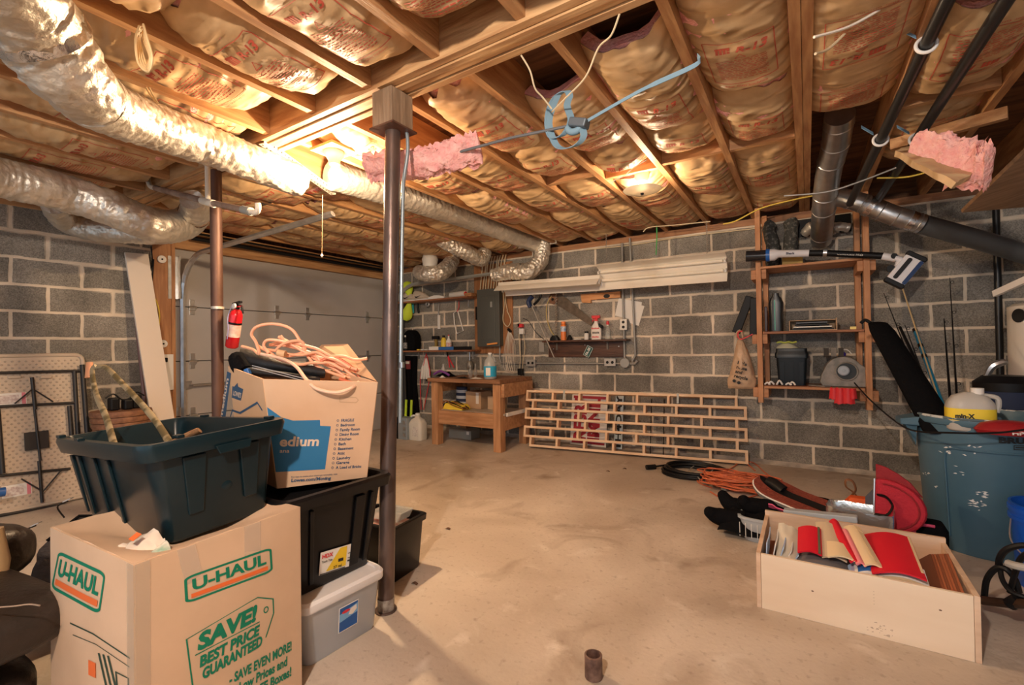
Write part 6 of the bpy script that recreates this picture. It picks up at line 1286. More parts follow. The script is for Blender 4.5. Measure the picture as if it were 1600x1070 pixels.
# cooler bag
cbx, cby = .215, 2.985
cg = thing('cooler_bag', 'open red cooler bag with a silver foil lining behind the drawer', 'bag', (cbx, cby, 0)); CRIM = mk('crimson_fabric', (.42, .012, .03), .75, bump=.4, bscale=70); DRED = mk('dark_red_fabric', (.26, .012, .02), .75, bump=.4, bscale=70)
FC = Frame((cbx, cby, 0), (1, -.16, 0), (.16, 1, 0))
sec = lambda k_, zz, w_=.29, d_=.17: [FC.p(a*w_*k_, b*d_*k_, zz+.008*ns(a*9, b*9, zz*9)) for a, b in rrect(1, 1, .2, 5)]
part('outer', loft(MB(), [sec(.9, .150), sec(.93, .19), sec(.93, .225), sec(.90, .226), sec(.87, .20), sec(.84, .165)]), DRED, cg, smooth=True, angle=50)
part('foil_lining', loft(MB(), [sec(.84, .168), sec(.88, .22), sec(.93, .262), sec(.96, .268), sec(.97, .245), sec(.955, .195)], caps=False), mk('silver_lining', (.62, .66, .66), .25, metal=.9, col2=(.75, .78, .78), nscale=9, bump=1., bscale=14), cg, smooth=True, angle=70)
# lid: a big rounded flap standing up at the right
def lid(u, v):
    a = -PI/2+PI*u; r = .165; return V((.56+.05*v, 3.05, .03))+V((0, 0, 0))
Lc = fy(1403, 788, 3.02); 
FL = Frame(V((Lc.x-.005, 3.04, Lc.z-.025)), (1, -.35, 0), (.10, .12, 1))
pts = [(-.085, -.13), (-.085, .15)]+[(-.085+.20*math.sin(a), -.0+.14*math.cos(a)) for a in [PI*k/14 for k in range(1, 14)]]
part('lid', MB().prism(FL, [(-.085, -.13), (-.085, .13)]+[(-.05+.17*math.sin(a), .135*math.cos(a)) for a in [PI*k/14 for k in range(0, 15)]], -.02, .02), CRIM, cg, bevel=.012)
part('upper_flap', MB().prism(FL, [(-.088, .02), (-.095, .205), (-.05, .195), (.0, .17), (.05, .135), (.10, .07), (.02, .10)], -.04, -.022), DRED, cg, bevel=.006)
part('lid_piping', MB().tube([FL.p(-.05+.145*math.sin(a), .112*math.cos(a), .021) for a in [PI*k/14 for k in range(0, 15)]], .005, 6), DRED, cg, smooth=True)
part('lid_handle', MB().tube(cat_rom([FL.p(-.08, -.05, .02), FL.p(-.03, -.04, .045), FL.p(-.005, .01, .045), FL.p(-.03, .05, .045), FL.p(-.07, .05, .02)], 5), .011, 8, flat=.5), BLACK, cg, smooth=True)
part('zip_edge', MB().tube([FL.p(-.088, -.13+.026*k, .012) for k in range(11)], .005, 6), SILVER, cg, smooth=True)
FP = Frame(V((Lc.x-.02, 3.10, Lc.z+.10)), (1, -.2, 0), (.5, .1, 1)); 
part('oval_patch', MB().lathe([(.014, 0), (.014, .002)], fy(1390, 759, 3.135), (0, -1, .1), 14, sx=1.8, ref=(1, 0, -.4)), BLACK, cg)
part('grey_panel', MB().slab(lambda u, v: fy(1352+20*u, 790-20*u-14*v+24*(1-v)*1, 3.09), 3, 3, .006), mk('charcoal_mesh', (.10, .09, .10), .8), cg)
# other odds and ends around it
oz = fy(1345, 778, 3.26)
og = thing('orange_pouch', 'bright orange boxy pouch behind the silver lined cooler', 'pouch', oz); part('pouch', loft(MB(), [[V((oz.x-.0+a*.15*k_, 3.30+b*.10*k_, zz)) for a, b in rrect(1, 1, .15)] for k_, zz in ((.9, .12), (1, .16), (.95, .20), (.6, .235))]), mk('orange_fabric', (.75, .11, .02), .7), og, smooth=True, angle=35); part('foot', MB().bb(oz.x-.06, oz.x+.06, 3.26, 3.34, .001, .12), BLACKF, og)
bs_ = thing('brown_strap', 'brown leather strap loop standing behind the cooler bag', 'strap', fy(1330, 765, 3.5)); part('loop', MB().tube(cat_rom([fy(p[0], p[1], 3.5) for p in ((1312, 808), (1320, 790), (1330, 775), (1337, 765), (1332, 752), (1322, 750), (1322, 760), (1332, 768), (1340, 778), (1345, 800))], 6), .009, 8, flat=.4), mk('brown_leather', (.24, .10, .045), .5), bs_, smooth=True)
tn = fy(1318, 785, 3.42); solo('tan_rope', MB().tube(cat_rom([V((tn.x+.08*math.cos(a*1.7)+.02*math.sin(a), 3.40+.06*math.sin(a*1.7), .012+.006*a)) for a in [k*.6 for k in range(18)]], 3), .008, 6), mk('tan_rope', (.42, .30, .18), .8), 'tan strap heap left of the orange pouch', 'strap', tn, smooth=True)
pkx = fy(1430, 790, 3.08)
bb_ = thing('pink_black_bag', 'black bag with pink edging between the cooler bag and the trash can', 'bag', (pkx.x+.02, 3.10, 0))
part('bag_body', loft(MB(), [[V((pkx.x+.055+a*.15*k_, 3.14+b*.13*k_, zz)) for a, b in rrect(1, 1, .25)] for k_, zz in ((.95, .001), (1, .05), (1, .17), (.8, .20))]), BLACKF, bb_, smooth=True, angle=60)
part('pink_edge', MB().tube(cat_rom([V((pkx.x-.015, 3.07, .01)), V((pkx.x-.015, 3.065, .10)), V((pkx.x-.0, 3.065, .19)), V((pkx.x+.07, 3.065, .20))], 6), .013, 8, flat=.5), mk('hot_pink', (.80, .10, .22), .6), bb_, smooth=True)
x_ = fy(1412, 820, 2.86); solo('white_dome', MB().lathe([(.05, .001), (.05, .04), (.035, .075), (.012, .09)], (x_.x, 2.86, .0), n=20), WHITE, 'white domed plastic cap between the drawer and the cooler bag', 'cap', (x_.x, 2.86, 0), smooth=True)
for px_, py_ in ((1100, 755),): pass
# dark clothing behind board
solo('black_pack', loft(MB(), [[V((-.02+a*.40*k_, 3.46+b*.16*k_, zz)) for a, b in rrect(1, 1, .3)] for k_, zz in ((.9, .001), (1, .05), (.95, .12), (.6, .15))]), BLACKF, 'flat black bag lying under the textured board', 'bag', (0, 3.4, 0), smooth=True, angle=60)

# ================================================================== cords on the floor
c_ = fz(1085, 742); cx0, cy0 = c_.x, c_.y
hw_ = thing('black_hose_coil', 'coiled black hose with a long nozzle lying on the floor before the pine frame', 'hose', (cx0, cy0, 0)); pts = []
for k in range(5*22):
    a = 2*PI*k/22; lp_ = k//22; r_ = .235+.016*math.sin(lp_*2.3)+.010*ns(k*.13); pts.append((cx0-.03+.010*lp_+r_*1.02*math.cos(a), cy0+.008*lp_+r_*.82*math.sin(a), .012+.011*lp_+.006*math.sin(k*.4)))
part('coil', MB().tube(pts, .0105, 8), BLACK, hw_, smooth=True)
part('nozzle_pipe', MB().tube([fz(1072, 722, .035), fz(1022, 729, .02)], .009, 8), BLACK, hw_, smooth=True); part('nozzle', MB().tube([fz(1024, 729, .022), fz(1010, 730, .022)], .022, 12), BLACK, hw_, smooth=True); part('blue_clip', MB().tube([fz(1060, 722, .045), fz(1066, 722, .045)], .016, 10), BLUEP, hw_, smooth=True)
c2 = fz(1155, 764)
oc = thing('orange_extension_cord', 'tangled heap of orange extension cord on the floor', 'cord', (c2.x, c2.y, 0)); rr = random.Random(11)
for j in range(7):
    pts = []; ox, oy = rr.uniform(-.06, .06), rr.uniform(-.05, .05)
    for k in range(34):
        a = k*.62+j; r_ = .09+.125*abs(math.sin(k*.37+j*1.3)); pts.append((c2.x+ox+r_*1.15*math.cos(a)+.03*math.sin(k*1.7+j), c2.y+oy+r_*.8*math.sin(a)+.02*math.cos(k*2.1), .008+.085*abs(math.sin(k*.29+j))*(1-.5*r_/.23)+.010*j))
    part('cord_run', MB().tube(cat_rom(pts, 5), .0055, 6), ORANGE, oc, smooth=True)
for pp in (((1112, 762), (1090, 752), (1098, 740), (1135, 735), (1160, 722), (1180, 735)), ((1110, 768), (1130, 778), (1165, 778), (1190, 770)), ((1150, 725), (1175, 722), (1195, 738), (1210, 750), (1200, 762))): part('loose_run', MB().tube(cat_rom([fz(*p, .008) for p in pp], 8), .0055, 6), ORANGE, oc, smooth=True)
part('plug', MB().tube([fz(1128, 762, .02), fz(1136, 764, .02)], .016, 8), STEELP, oc, smooth=True)
gc = thing('grey_cord', 'pale grey cord looped between the black hose and the orange cord', 'cord', fz(1100, 735)); part('loop', MB().tube(cat_rom([fz(p[0], p[1], .03) for p in ((1075, 735), (1095, 722), (1115, 725), (1110, 738), (1090, 742), (1100, 752), (1120, 745))], 6), .005, 6), mk('grey_cord', (.36, .34, .32), .5), gc, smooth=True)
# pipe stub in the slab, leaf, small litter
q = fz(924, 1063); ps = thing('pipe_stub', 'short rusty pipe stub standing up from the slab in the foreground', 'pipe', (q.x, q.y+.02, 0))
part('stub', MB().lathe([(.030, .001), (.030, .075), (.024, .077), (.022, .02)], (q.x, q.y+.02, 0), n=22), mk('stub_rust', (.07, .035, .028), .5, col2=(.20, .12, .09), nscale=30), ps, smooth=True, angle=40)
for i, (px_, py_, lb) in enumerate(((700, 827, 'dry brown leaf bit on the floor right of the black tote'), (648, 913, 'dry leaf crumb by the front column base'), (950, 737, 'dark speck of debris left of the black hose'), (976, 733, 'curled dark twig before the pine frame'))):
    q = fz(px_, py_); solo('leaf_litter', MB().slab(lambda u, v: V((q.x+.02*(u-.5)*1.6, q.y+.014*(v-.5), .003+.006*math.sin(PI*u)+.002*v)), 4, 3, .001), mk('dead_leaf', (.10, .05, .03), .8), lb, 'leaf', q, smooth=True)

# ================================================================== lamps under the joists
PORC = mk('porcelain', (.80, .74, .62), .3)
lb1 = thing('bare_bulb_lamp', 'glowing bare bulb in a porcelain holder with a pull cord', 'lamp', (-2.33, 1.75, 2.3))
part('mount_plate', MB().bb(-2.43, -2.23, 1.66, 1.84, 2.285, 2.30), JOIST, lb1)
hl1 = part('holder', MB().lathe([(.055, 0), (.055, -.02), (.035, -.05), (.030, -.075)], (-2.33, 1.75, 2.284), n=24), PORC, lb1, smooth=True)
part('bulb', MB().lathe([(.014, 0), (.018, -.02), (.032, -.05), (.034, -.07), (.024, -.095), (.004, -.105)], (-2.33, 1.75, 2.207-.0), n=24), mk('glowing_glass', (1, .85, .6), .3, emit=((1, .72, .42), 26)), hl1, smooth=True)
part('pull_cord', MB().tube([fy(504, 305, 1.78), fy(503, 398, 1.78)], .0011, 5), mk('tan_string', (.35, .22, .10), .8), lb1); part('cord_bell', MB().lathe([(.004, 0), (.008, .01), (.003, .022)], fy(503, 402, 1.78), n=8), CREAM, lb1)
bpy.data.objects  # (the point light sits just under the bulb)
lb2 = thing('shaded_lamp', 'glowing ceiling lamp with a shallow pale glass shade and dark finial', 'lamp', (-.95, 3.22, 2.3))
part('holder', MB().lathe([(.05, 0), (.05, -.03), (.032, -.06)], (-.95, 3.22, 2.318), n=24), PORC, lb2, smooth=True)
part('bulb', MB().lathe([(.014, 0), (.028, -.02), (.03, -.035), (.02, -.048), (.003, -.052)], (-.95, 3.22, 2.258), n=20), MATS['glowing_glass'], lb2, smooth=True)
part('glass_shade', MB().lathe([(.13, .012), (.125, .006), (.06, -.008), (.006, -.012), (.006, -.009), (.06, -.005), (.125, .010)], (-.95, 3.22, 2.190), n=36), mk('milk_glass', (.85, .78, .66), .3, trans=.3), lb2, smooth=True)
part('stem', MB().tube([(-.95, 3.22, 2.206), (-.95, 3.22, 2.176)], .004, 6), STEELP, lb2); part('finial', MB().lathe([(.012, 0), (.009, -.012)], (-.95, 3.22, 2.178), n=12), BLACK, lb2)
# ================================================================== blue strap and rod under the joists
sr = thing('ratchet_strap', 'blue-grey ratchet strap pulled from a joist, knotted in a loop with a grey rod end', 'strap', fz(888, 192, 2.2)); STRP = mk('blue_grey_webbing', (.22, .36, .46), .7)
a, b = fy(1090, 92, 1.75), fy(905, 196, 1.74)
def ribbon(pts, w_, th, mt, nm, par, upv=(0, 0, 1)): part(nm, MB().tube(pts, w_/2, 10, flat=th), mt, par, smooth=True)
q = lambda px, py, y=1.74: fy(px, py, y)
P = cat_rom([q(1090, 88, 1.78), q(1086, 102, 1.75), q(1000, 142), q(905, 196)], 6)
part('webbing', MB().slab(lambda u, v: P[min(int(v*18), 17)].lerp(P[min(int(v*18), 17)+1], v*18-min(int(v*18), 17))+V((0, 0, (u-.5)*(.022 if v < .25 else .018 if v < .6 else .013))), 2, 24, .003), STRP, sr, smooth=True)
def loopband(pts, w_, nm):
    PP = cat_rom([q(*p) for p in pts], 6); n = len(PP)-1
    part(nm, MB().slab(lambda u, v: PP[min(int(v*n), n-1)].lerp(PP[min(int(v*n), n-1)+1], v*n-min(int(v*n), n-1))+V(((u-.5)*w_*.8, (u-.5)*w_*.8, (u-.5)*w_*.25)), 2, n, .003), STRP, sr, smooth=True)
loopband([(888, 200), (878, 212), (862, 214), (856, 196), (858, 172), (868, 152), (884, 142), (890, 150), (886, 165), (892, 184), (890, 196)], .026, 'loop')
loopband([(872, 148), (862, 172), (858, 196), (868, 225), (882, 232), (902, 226), (912, 212), (908, 196)], .026, 'loop')
part('ratchet_buckle', MB().beam(q(892, 192), q(918, 194), .05, .035), mk('grey_buckle', (.14, .17, .20), .45, metal=.3), sr, bevel=.006)
part('knot', MB().tube(cat_rom([q(886, 200), q(892, 206), q(902, 204), q(908, 196)], 5), .014, 10), STRP, sr, smooth=True)
part('grey_rod', MB().tube([q(704, 241, 1.70), q(800, 215, 1.72), q(892, 196)], .0065, 8), mk('grey_rod_metal', (.18, .19, .20), .5, metal=.3), sr, smooth=True)
# loose wires in the joists
for i, (pts, mt, lb) in enumerate((
    ([(968, 22), (955, 55), (935, 75), (915, 120), (885, 152), (862, 175)], CABLE, 'white wire dropping from the beam to the blue strap'),
    ([(814, 86), (828, 110), (836, 138), (848, 152), (862, 170)], CABLE, 'white wire hanging from the beam left of the blue strap'),
    ([(1010, 250), (990, 262), (975, 275), (960, 282), (955, 288)], CREAM, 'white wire running to the shaded lamp'),
    ([(1272, 58), (1330, 40), (1400, 0)], CREAM, 'pale stick wire crossing the bay right of the doubled joist'),
    ([(1274, 84), (1300, 72), (1350, 20), (1372, -8)], CABLE, 'cream cable looped right of the doubled joist'),
    ([(1225, 306), (1290, 300), (1340, 285), (1400, 262)], GREYC, 'grey cable passing behind the vent duct'),
    ([(1370, 278), (1420, 276), (1470, 262)], YELC, 'yellow cable among the joists right of the vent duct'),
    ([(830, 330), (850, 322), (870, 318), (880, 305)], CABLE, 'cream cable in the bays before the back wall'),
    ([(1005, 362), (1015, 355), (1050, 352), (1110, 346)], CABLE, 'cream cable along the last joist ends'))):
    y_ = (1.5, 1.5, 3.0, 1.9, 2.0, 3.5, 3.7, 4.3, 4.6)[i]
    PP = [fy(p[0], p[1], y_+ (.04*k if i < 2 else .12*k if i in (3, 4) else 0)) for k, p in enumerate(pts)]
    solo('loose_wire', MB().tube(cat_rom(PP, 6), .0035 if i < 3 else .005, 6), mt, lb, 'wire', PP[0], smooth=True)
ly = thing('yellow_wire_loop', 'bundle of cream cable loops hanging between near joists by the big foil duct', 'cord', fz(228, 60, 2.25))
for i in range(4):
    y_ = .62+.01*i; part('loop', MB().tube(cat_rom([fy(218+i*2, 40, y_), fy(212+i*2, 62, y_), fy(216+3*i, 98-2*i, y_), fy(232-i, 112-3*i, y_), fy(238-i*1.2, 90, y_), fy(230-i*2, 60, y_), fy(224, 38, y_)], 6), .0036, 6), mk('warm_cable', (.70, .50, .26), .5), ly, smooth=True)
for i in range(2): part('tail', MB().tube(cat_rom([fy(228+5*i, 136, .80), fy(236+4*i, 150, .82), fy(248, 163, .84)], 5), .0036, 6), MATS['warm_cable'], ly, smooth=True)

# ================================================================== white and brown pipe by the rear column
pv = thing('hanging_pvc_pipe', 'brown pipe with white elbows hanging level in front of the rusty column', 'pipe', fy(330, 318, 1.42)); y_ = 1.40
BRP = mk('taped_brown_pipe', (.22, .14, .105), .5, col2=(.36, .26, .20), nscale=14, bump=.3)
part('level_run', MB().tube([fy(243, 294, y_), fy(285, 305, y_), fy(330, 317, y_), fy(388, 329, y_)], [.019, .021, .018, .017], 14), BRP, pv, smooth=True)
part('white_elbow', MB().tube(cat_rom([fy(231, 264, y_), fy(231, 280, y_), fy(235, 291, y_), fy(245, 295, y_)], 5), .0165, 12), PORC, pv, smooth=True)
part('upper_rubber', MB().tube([fy(231, 258, y_), fy(231, 268, y_)], .019, 12), BLACK, pv, smooth=True)
part('riser', MB().tube([fy(324, 256, y_), fy(325, 317, y_)], .015, 12), PORC, pv, smooth=True); part('tee', MB().tube([fy(316, 313.5, y_), fy(334, 318.5, y_)], .0235, 12), PORC, pv, smooth=True)
part('white_elbow', MB().tube(cat_rom([fy(388, 329, y_), fy(399, 332, y_), fy(403, 327, y_), fy(403, 318, y_)], 5), .0155, 12), PORC, pv, smooth=True); part('coupling', MB().tube([fy(380, 327.5, y_), fy(392, 330.5, y_)], .0235, 12), STEELP, pv, smooth=True)

# ================================================================== fire extinguisher
fe = fy(364, 500, 1.53); o = thing('fire_extinguisher', 'red fire extinguisher strapped to the rusty rear column', 'fire extinguisher', fe)
t0 = fy(362, 543, 1.55); t1 = fy(370, 484, 1.55); dd = (t1-t0).normalized(); L_ = (t1-t0).length; REDX = mk('extinguisher_red', (.70, .012, .02), .25, coat=.5)
part('cylinder', MB().lathe([(.030, -.0), (.038, .01), (.038, L_*.86), (.030, L_*.96), (.014, L_*1.02)], t0, dd, 26), REDX, o, smooth=True, angle=60)
part('label', MB().lathe([(.0386, L_*.30), (.0386, L_*.62)], t0, dd, 26, caps=False), mk('ext_label', (.85, .72, .62), .5, col2=(.75, .42, .36), nscale=26), o, smooth=True)
part('band', MB().lathe([(.0392, L_*.63), (.0392, L_*.68)], t0, dd, 26, caps=False), BLACK, o, smooth=True)
top = t0+dd*L_*1.02
vv = part('valve', MB().tube([top, top+dd*.03], .014, 12), BLACK, o, smooth=True); part('gauge', MB().lathe([(.017, 0), (.017, .01)], top+dd*.018+V((.005, -.016, 0)), (0, -1, 0), 16), WHITE, vv, smooth=True)
part('handle', MB().hexa([top+V(v) for v in ((-.045, -.01, .03), (.05, -.01, .035), (.05, .01, .035), (-.045, .01, .03), (-.04, -.01, .042), (.05, -.01, .050), (.05, .01, .05), (-.04, .01, .042))]), BLACK, o, bevel=.003)
part('lever', MB().hexa([top+V(v) for v in ((-.02, -.008, .012), (.055, -.008, .008), (.055, .008, .008), (-.02, .008, .012), (-.02, -.008, .02), (.06, -.008, .018), (.06, .008, .018), (-.02, .008, .02))]), REDX, o, bevel=.002)
part('hose', MB().tube(cat_rom([top+V((.01, .0, .02)), top+V((.055, .0, .015)), top+V((.07, .0, -.03))], 6), .006, 8), BLACK, o, smooth=True)
part('bracket', MB().beam(t0+dd*L_*.66+V((-.04, 0, 0)), t0+dd*L_*.98+V((-.045, 0, 0)), .02, .03), BLACK, o)
part('tag_cord', MB().tube(cat_rom([top+V((-.01, -.02, .03)), top+V((-.02, -.045, -.05)), top+V((-.015, -.046, -.13)), top+V((-.03, -.046, -.19))], 5), .0025, 5), mk('lilac_tag', (.35, .36, .62), .6), o)

# ================================================================== left wall: table, board, pole, jamb bits
TBL = mk('table_beige', (.60, .49, .38), .55)
ty0, ty1 = .22, lw(134, 575, .16).y; tz1 = lw(60, 556, .10).z
FT = Frame((XL+.30, ty0, .012), (0, 1, 0), (-.20, 0, tz1))     # leaning with the feet out; n faces the room
Wt = ty1-ty0; Ht = math.hypot(.20, tz1)
tb_ = thing('folding_table', 'beige plastic folding table with black steel frame leaning on the block wall', 'table', (XL+.2, (ty0+ty1)/2, 0))
part('panel', MB().prism(FT, [(a+Wt/2, b+Ht/2) for a, b in rrect(Wt, Ht, .05)], -.012, 0), TBL, tb_)
part('rim', MB().tube([FT.p(a+Wt/2, b+Ht/2, .006) for a, b in rrect(Wt-.016, Ht-.016, .045)], .014, 8, closed=True), TBL, tb_, smooth=True)
dm = MB(); dm2 = MB(); r_ = 0; b = .04
while b < Ht-.03:
    a = .03+(.018 if r_ % 2 else 0)
    while a < Wt-.03:
        (dm if True else dm2).lathe([(.0075, .0002), (.0055, .0035)], FT.p(a, b, 0), FT.n, 7); a += .036
    b += .024; r_ += 1
part('dimples', dm, mk('table_dimple', (.46, .37, .29), .6), tb_)
SB = mk('table_frame_black', (.025, .022, .022), .45)
def tl(a0, b0, a1, b1, r=.0115, c=.03, nm='frame_tube', mt=None): part(nm, MB().tube([FT.p(a0, b0, c), FT.p(a1, b1, c)], r, 10), mt or SB, tb_, smooth=True)
def tpx(px, py): 
    d = ray(px, py); n = FT.n; p0 = FT.p(0, 0, .03); t = (p0-CAMP).dot(n)/d.dot(n); h = CAMP+d*t-FT.o; return h.dot(FT.u), h.dot(FT.v)
def tlp(p, q_, r=.0115, c=.03, nm='frame_tube'): a = tpx(*p); b_ = tpx(*q_); tl(a[0], a[1], b_[0], b_[1], r, c, nm)
tlp((-60, 584), (126, 579), .010); tlp((-60, 638), (118, 629), .010); tlp((-60, 749), (110, 732), .010); tlp((-60, 815), (115, 786), .010)
tlp((116, 580), (124, 720), .014, nm='leg'); tlp((128, 570), (137, 690), .016, .034, nm='leg'); tlp((108, 634), (113, 700), .013, nm='leg'); tlp((-4, 640), (4, 740), .015, nm='leg')
tlp((49, 590), (54, 640), .011, .045, 'centre_bar'); tlp((53, 640), (62, 720), .008, .045, 'centre_bar'); tlp((60, 720), (65, 785), .010, .045, 'centre_bar')
for e in ((22, 631), (82, 628)): tlp((50, 608), e, .005, .05, 'brace')
for e in ((32, 748), (94, 735)): tlp((66, 768), e, .005, .05, 'brace')
a, b_ = tpx(57, 688); part('hinge_plate', MB().fbox(FT, a-.065, a+.065, b_-.065, b_+.065, .035, .042), SB, tb_, bevel=.002)
for px_, py_, w__ in ((17, 622, .17), (28, 765, .15)):
    a, b_ = tpx(px_, py_); sk = part('warning_label', MB().fbox(FT, a-w__/2, a+w__/2, b_-.045, b_+.04, .0025, .006), PAPERW, tb_); part('pink_stripe', MB().fbox(FT, a+w__/2-.025, a+w__/2-.005, b_-.044, b_+.039, .006, .007), mk('label_pink', (.78, .25, .30), .6), tb_)
    part('label_print', MB().grid(lambda u, v: FT.p(a-w__/2+.01+(w__-.05)*u, b_-.035+.06*v, .0066), 1, 1), mk('pale_print', (.80, .74, .70), .7, col2=(.52, .40, .38), nscale=60), tb_, smooth='keep')
for px_ in (24, 73): a, b_ = tpx(px_, 587); part('grip_slot', MB().fbox(FT, a-.035, a+.035, b_-.018, b_+.004, .001, .02), TBL, tb_, bevel=.008)
bs2 = solo('blue_handle', MB().tube([fx(-8, 770, XL+.5), fx(8, 768, XL+.5)], .03, 12), mk('cobalt', (.03, .12, .38), .4), 'blue rounded tip poking in at the left edge before the table', 'tool', fx(0, 770, XL+.5), smooth=True)
# white board and pole leaning near the door jamb
A = lw(213, 396, .05); 
B0 = fx(255, 662, XL+.34); Bz = B0+(B0-V((A.x, A.y, A.z)))*(B0.z/(A.z-B0.z)); Bz = V((Bz.x, Bz.y, .004))
d_ = (Bz-A).normalized(); 
sd_ = V((0, 1, 0)); sd_ = (sd_-d_*sd_.dot(d_)).normalized(); nn = d_.cross(sd_)
mb = MB(); w2 = .085
mb.hexa([A-sd_*w2-nn*.012, A+sd_*w2-nn*.012, A+sd_*w2+nn*.012, A-sd_*w2+nn*.012, Bz-sd_*w2-nn*.012, Bz+sd_*w2-nn*.012, Bz+sd_*w2+nn*.012, Bz-sd_*w2+nn*.012])
solo('white_board', mb, mk('primed_board', (.80, .70, .60), .5), 'long cream painted board leaning on the wall by the garage door', 'board', Bz, bevel=.002)
a = lw(212, 490, .06); b_ = fx(229, 660, XL+.24); e_ = b_+(b_-a)*((b_.z-.02)/(a.z-b_.z))
pb = thing('broom_pole', 'thin reddish pole with a white tip leaning beside the cream board', 'pole', e_); part('shaft', MB().tube([V((e_.x, e_.y, .02)), a], .014, 10), mk('maroon_pole', (.22, .12, .11), .45), pb, smooth=True); part('white_tip', MB().tube([a, a+(a-b_).normalized()*.10], .017, 10), WHITE, pb, smooth=True)
jc = lambda px, py: fx(px, py, XL+.035)
for px_, py_, lb in ((253, 405, 'upper round white wheel fixed on the door jamb'), (255, 537, 'lower round white wheel fixed on the door jamb')):
    c_ = jc(px_, py_); w_ = thing('white_roller', lb, 'roller', c_, 'white wheels on the jamb'); part('disc', MB().lathe([(.034, -.015), (.036, -.005), (.034, .006)], c_, (1, 0, 0), 22), WHITE, w_, smooth=True); part('hub', MB().lathe([(.008, .0061), (.008, .010)], c_, (1, 0, 0), 10), BLACK, w_)
c_ = jc(259, 562); cbb = thing('clipboard', 'white board with a black clip hanging on the door jamb', 'clipboard', c_); part('panel', MB().bb(c_.x-.005, c_.x+.004, c_.y-.06, c_.y+.06, c_.z-.28, c_.z+.05), WHITE, cbb); part('clip', MB().bb(c_.x+.004, c_.x+.02, c_.y-.05, c_.y+.01, c_.z-.02, c_.z+.02), BLACK, cbb, bevel=.004)
P = [fx(p[0], p[1], XL+.05) for p in ((237, 462), (244, 470), (249, 490), (247, 515), (238, 540), (230, 570))]; solo('yellow_wire', MB().tube(cat_rom(P, 6), .006, 6), YELC, 'yellow cable curving down the door jamb', 'cable', P[0], smooth=True)
P = [fx(p[0], p[1], XL+.05) for p in ((236, 385), (238, 410), (233, 430), (237, 440), (240, 405))]; solo('black_wire', MB().tube(cat_rom(P, 6), .006, 6), BLACK, 'black cable looped at the top of the door jamb', 'cable', P[0], smooth=True)
# basket with black tools in the wall corner behind the tote
bk_ = fx(190, 660, XL+.45); bq = thing('wicker_basket', 'round brown basket on a stand by the left wall behind the dark tote', 'basket', (bk_.x, bk_.y, 0)); WICK = mk('wicker_brown', (.20, .085, .045), .6, col2=(.30, .14, .07), nscale=30)
zt2 = fx(190, 640, XL+.45).z
for k in range(6): part('band', MB().lathe([(.19-.006*k, zt2-.045*(k+1)+.004), (.196-.006*k, zt2-.045*(k+.5)), (.19-.006*k, zt2-.045*k)], (bk_.x, bk_.y, 0), n=30), WICK, bq, smooth=True)
part('pot_base', MB().lathe([(.13, .001), (.15, zt2-.272)], (bk_.x, bk_.y, 0), n=24), WICK, bq, smooth=True)
for i, (dx, dy, h_) in enumerate(((0, -.05, .10), (.02, .03, .08), (-.02, .10, .11))): solo('black_power_tool', MB().hexa([V((bk_.x+dx+a*.04, bk_.y+dy+b*.03, zt2+c)) for c, s_ in ((.001, 1), (h_, 1)) for a, b in ((-1, -1), (1, -1), (1, 1), (-1, 1))]), BLACK, ('left', 'middle', 'right')[i]+' black tool piled in the brown basket by the left wall', 'tool', (bk_.x+dx, bk_.y+dy, zt2), 'black tools in the basket', bevel=.012)
solo('power_cord', MB().tube(cat_rom([V((bk_.x+.0, bk_.y-.1+.05*k, zt2+.10+.03*math.sin(k*1.9))) for k in range(6)], 5), .006, 6), BLACK, 'black cord looping over the tools in the brown basket', 'cord', (bk_.x, bk_.y, zt2+.1), smooth=True)

# ================================================================== the big moving box
U = dict(x=-1.675, y=.681, yaw=.057, W=.521, L=.456, H=.60)
Ru = rotf(U['yaw']); Uo = V((U['x'], U['y'], 0)); uh = thing('moving_box', 'big brown moving box with green and orange logo panels, lower left foreground', 'box', Uo)
def up_(x, y, z): return Uo+Ru@V((x, y, z))
w2, l2, H_ = U['W']/2, U['L']/2, U['H']; CB = mk('moving_box_card', (.60, .42, .28), .75, col2=(.66, .47, .32), nscale=5, bump=.05, bscale=60)
def cor(sx, sy, z, bul=0): return up_(sx*w2, sy*l2, z)
mb = MB()
def wallg(p00, p10, p01, p11, nrm, amt=.006):
    nrm = Ru@V(nrm)
    mb.slab(lambda u, v: (p00*(1-u)+p10*u)*(1-v)+(p01*(1-u)+p11*u)*v+nrm*(amt*math.sin(PI*u)*math.sin(PI*v)), 10, 8, .006)
wallg(cor(-1, -1, .001), cor(1, -1, .001), cor(-1, -1, H_), cor(1, -1, H_), (0, -1, 0)); wallg(cor(1, -1, .001), cor(1, 1, .001), cor(1, -1, H_), cor(1, 1, H_), (1, 0, 0)); wallg(cor(1, 1, .001), cor(-1, 1, .001), cor(1, 1, H_), cor(-1, 1, H_), (0, 1, 0)); wallg(cor(-1, 1, .001), cor(-1, -1, .001), cor(-1, 1, H_), cor(-1, -1, H_), (-1, 0, 0))
part('walls', mb, CB, uh, smooth=True, angle=30)
part('top_flap', MB().slab(lambda u, v: up_((u-.5)*2*w2*.995, (v-.5)*2*l2*.995, H_-.002-.048*min(1, 3.2*min(u, 1-u))*min(1, 3.2*min(v, 1-v))+.004*ns(u*7, v*7)), 22, 22, .006), CB, uh, smooth=True)
Fx = Frame(up_(w2+.0035, -l2, 0), Ru@V((0, 1, 0)), (0, 0, 1)); Fy_ = Frame(up_(-w2, -l2-.0035, 0), Ru@V((1, 0, 0)), (0, 0, 1))
def fpx(F, px, py):
    d = ray(px, py); t = (F.o-CAMP).dot(F.n)/d.dot(F.n); h = CAMP+d*t-F.o; return h.dot(F.u), h.dot(F.v)
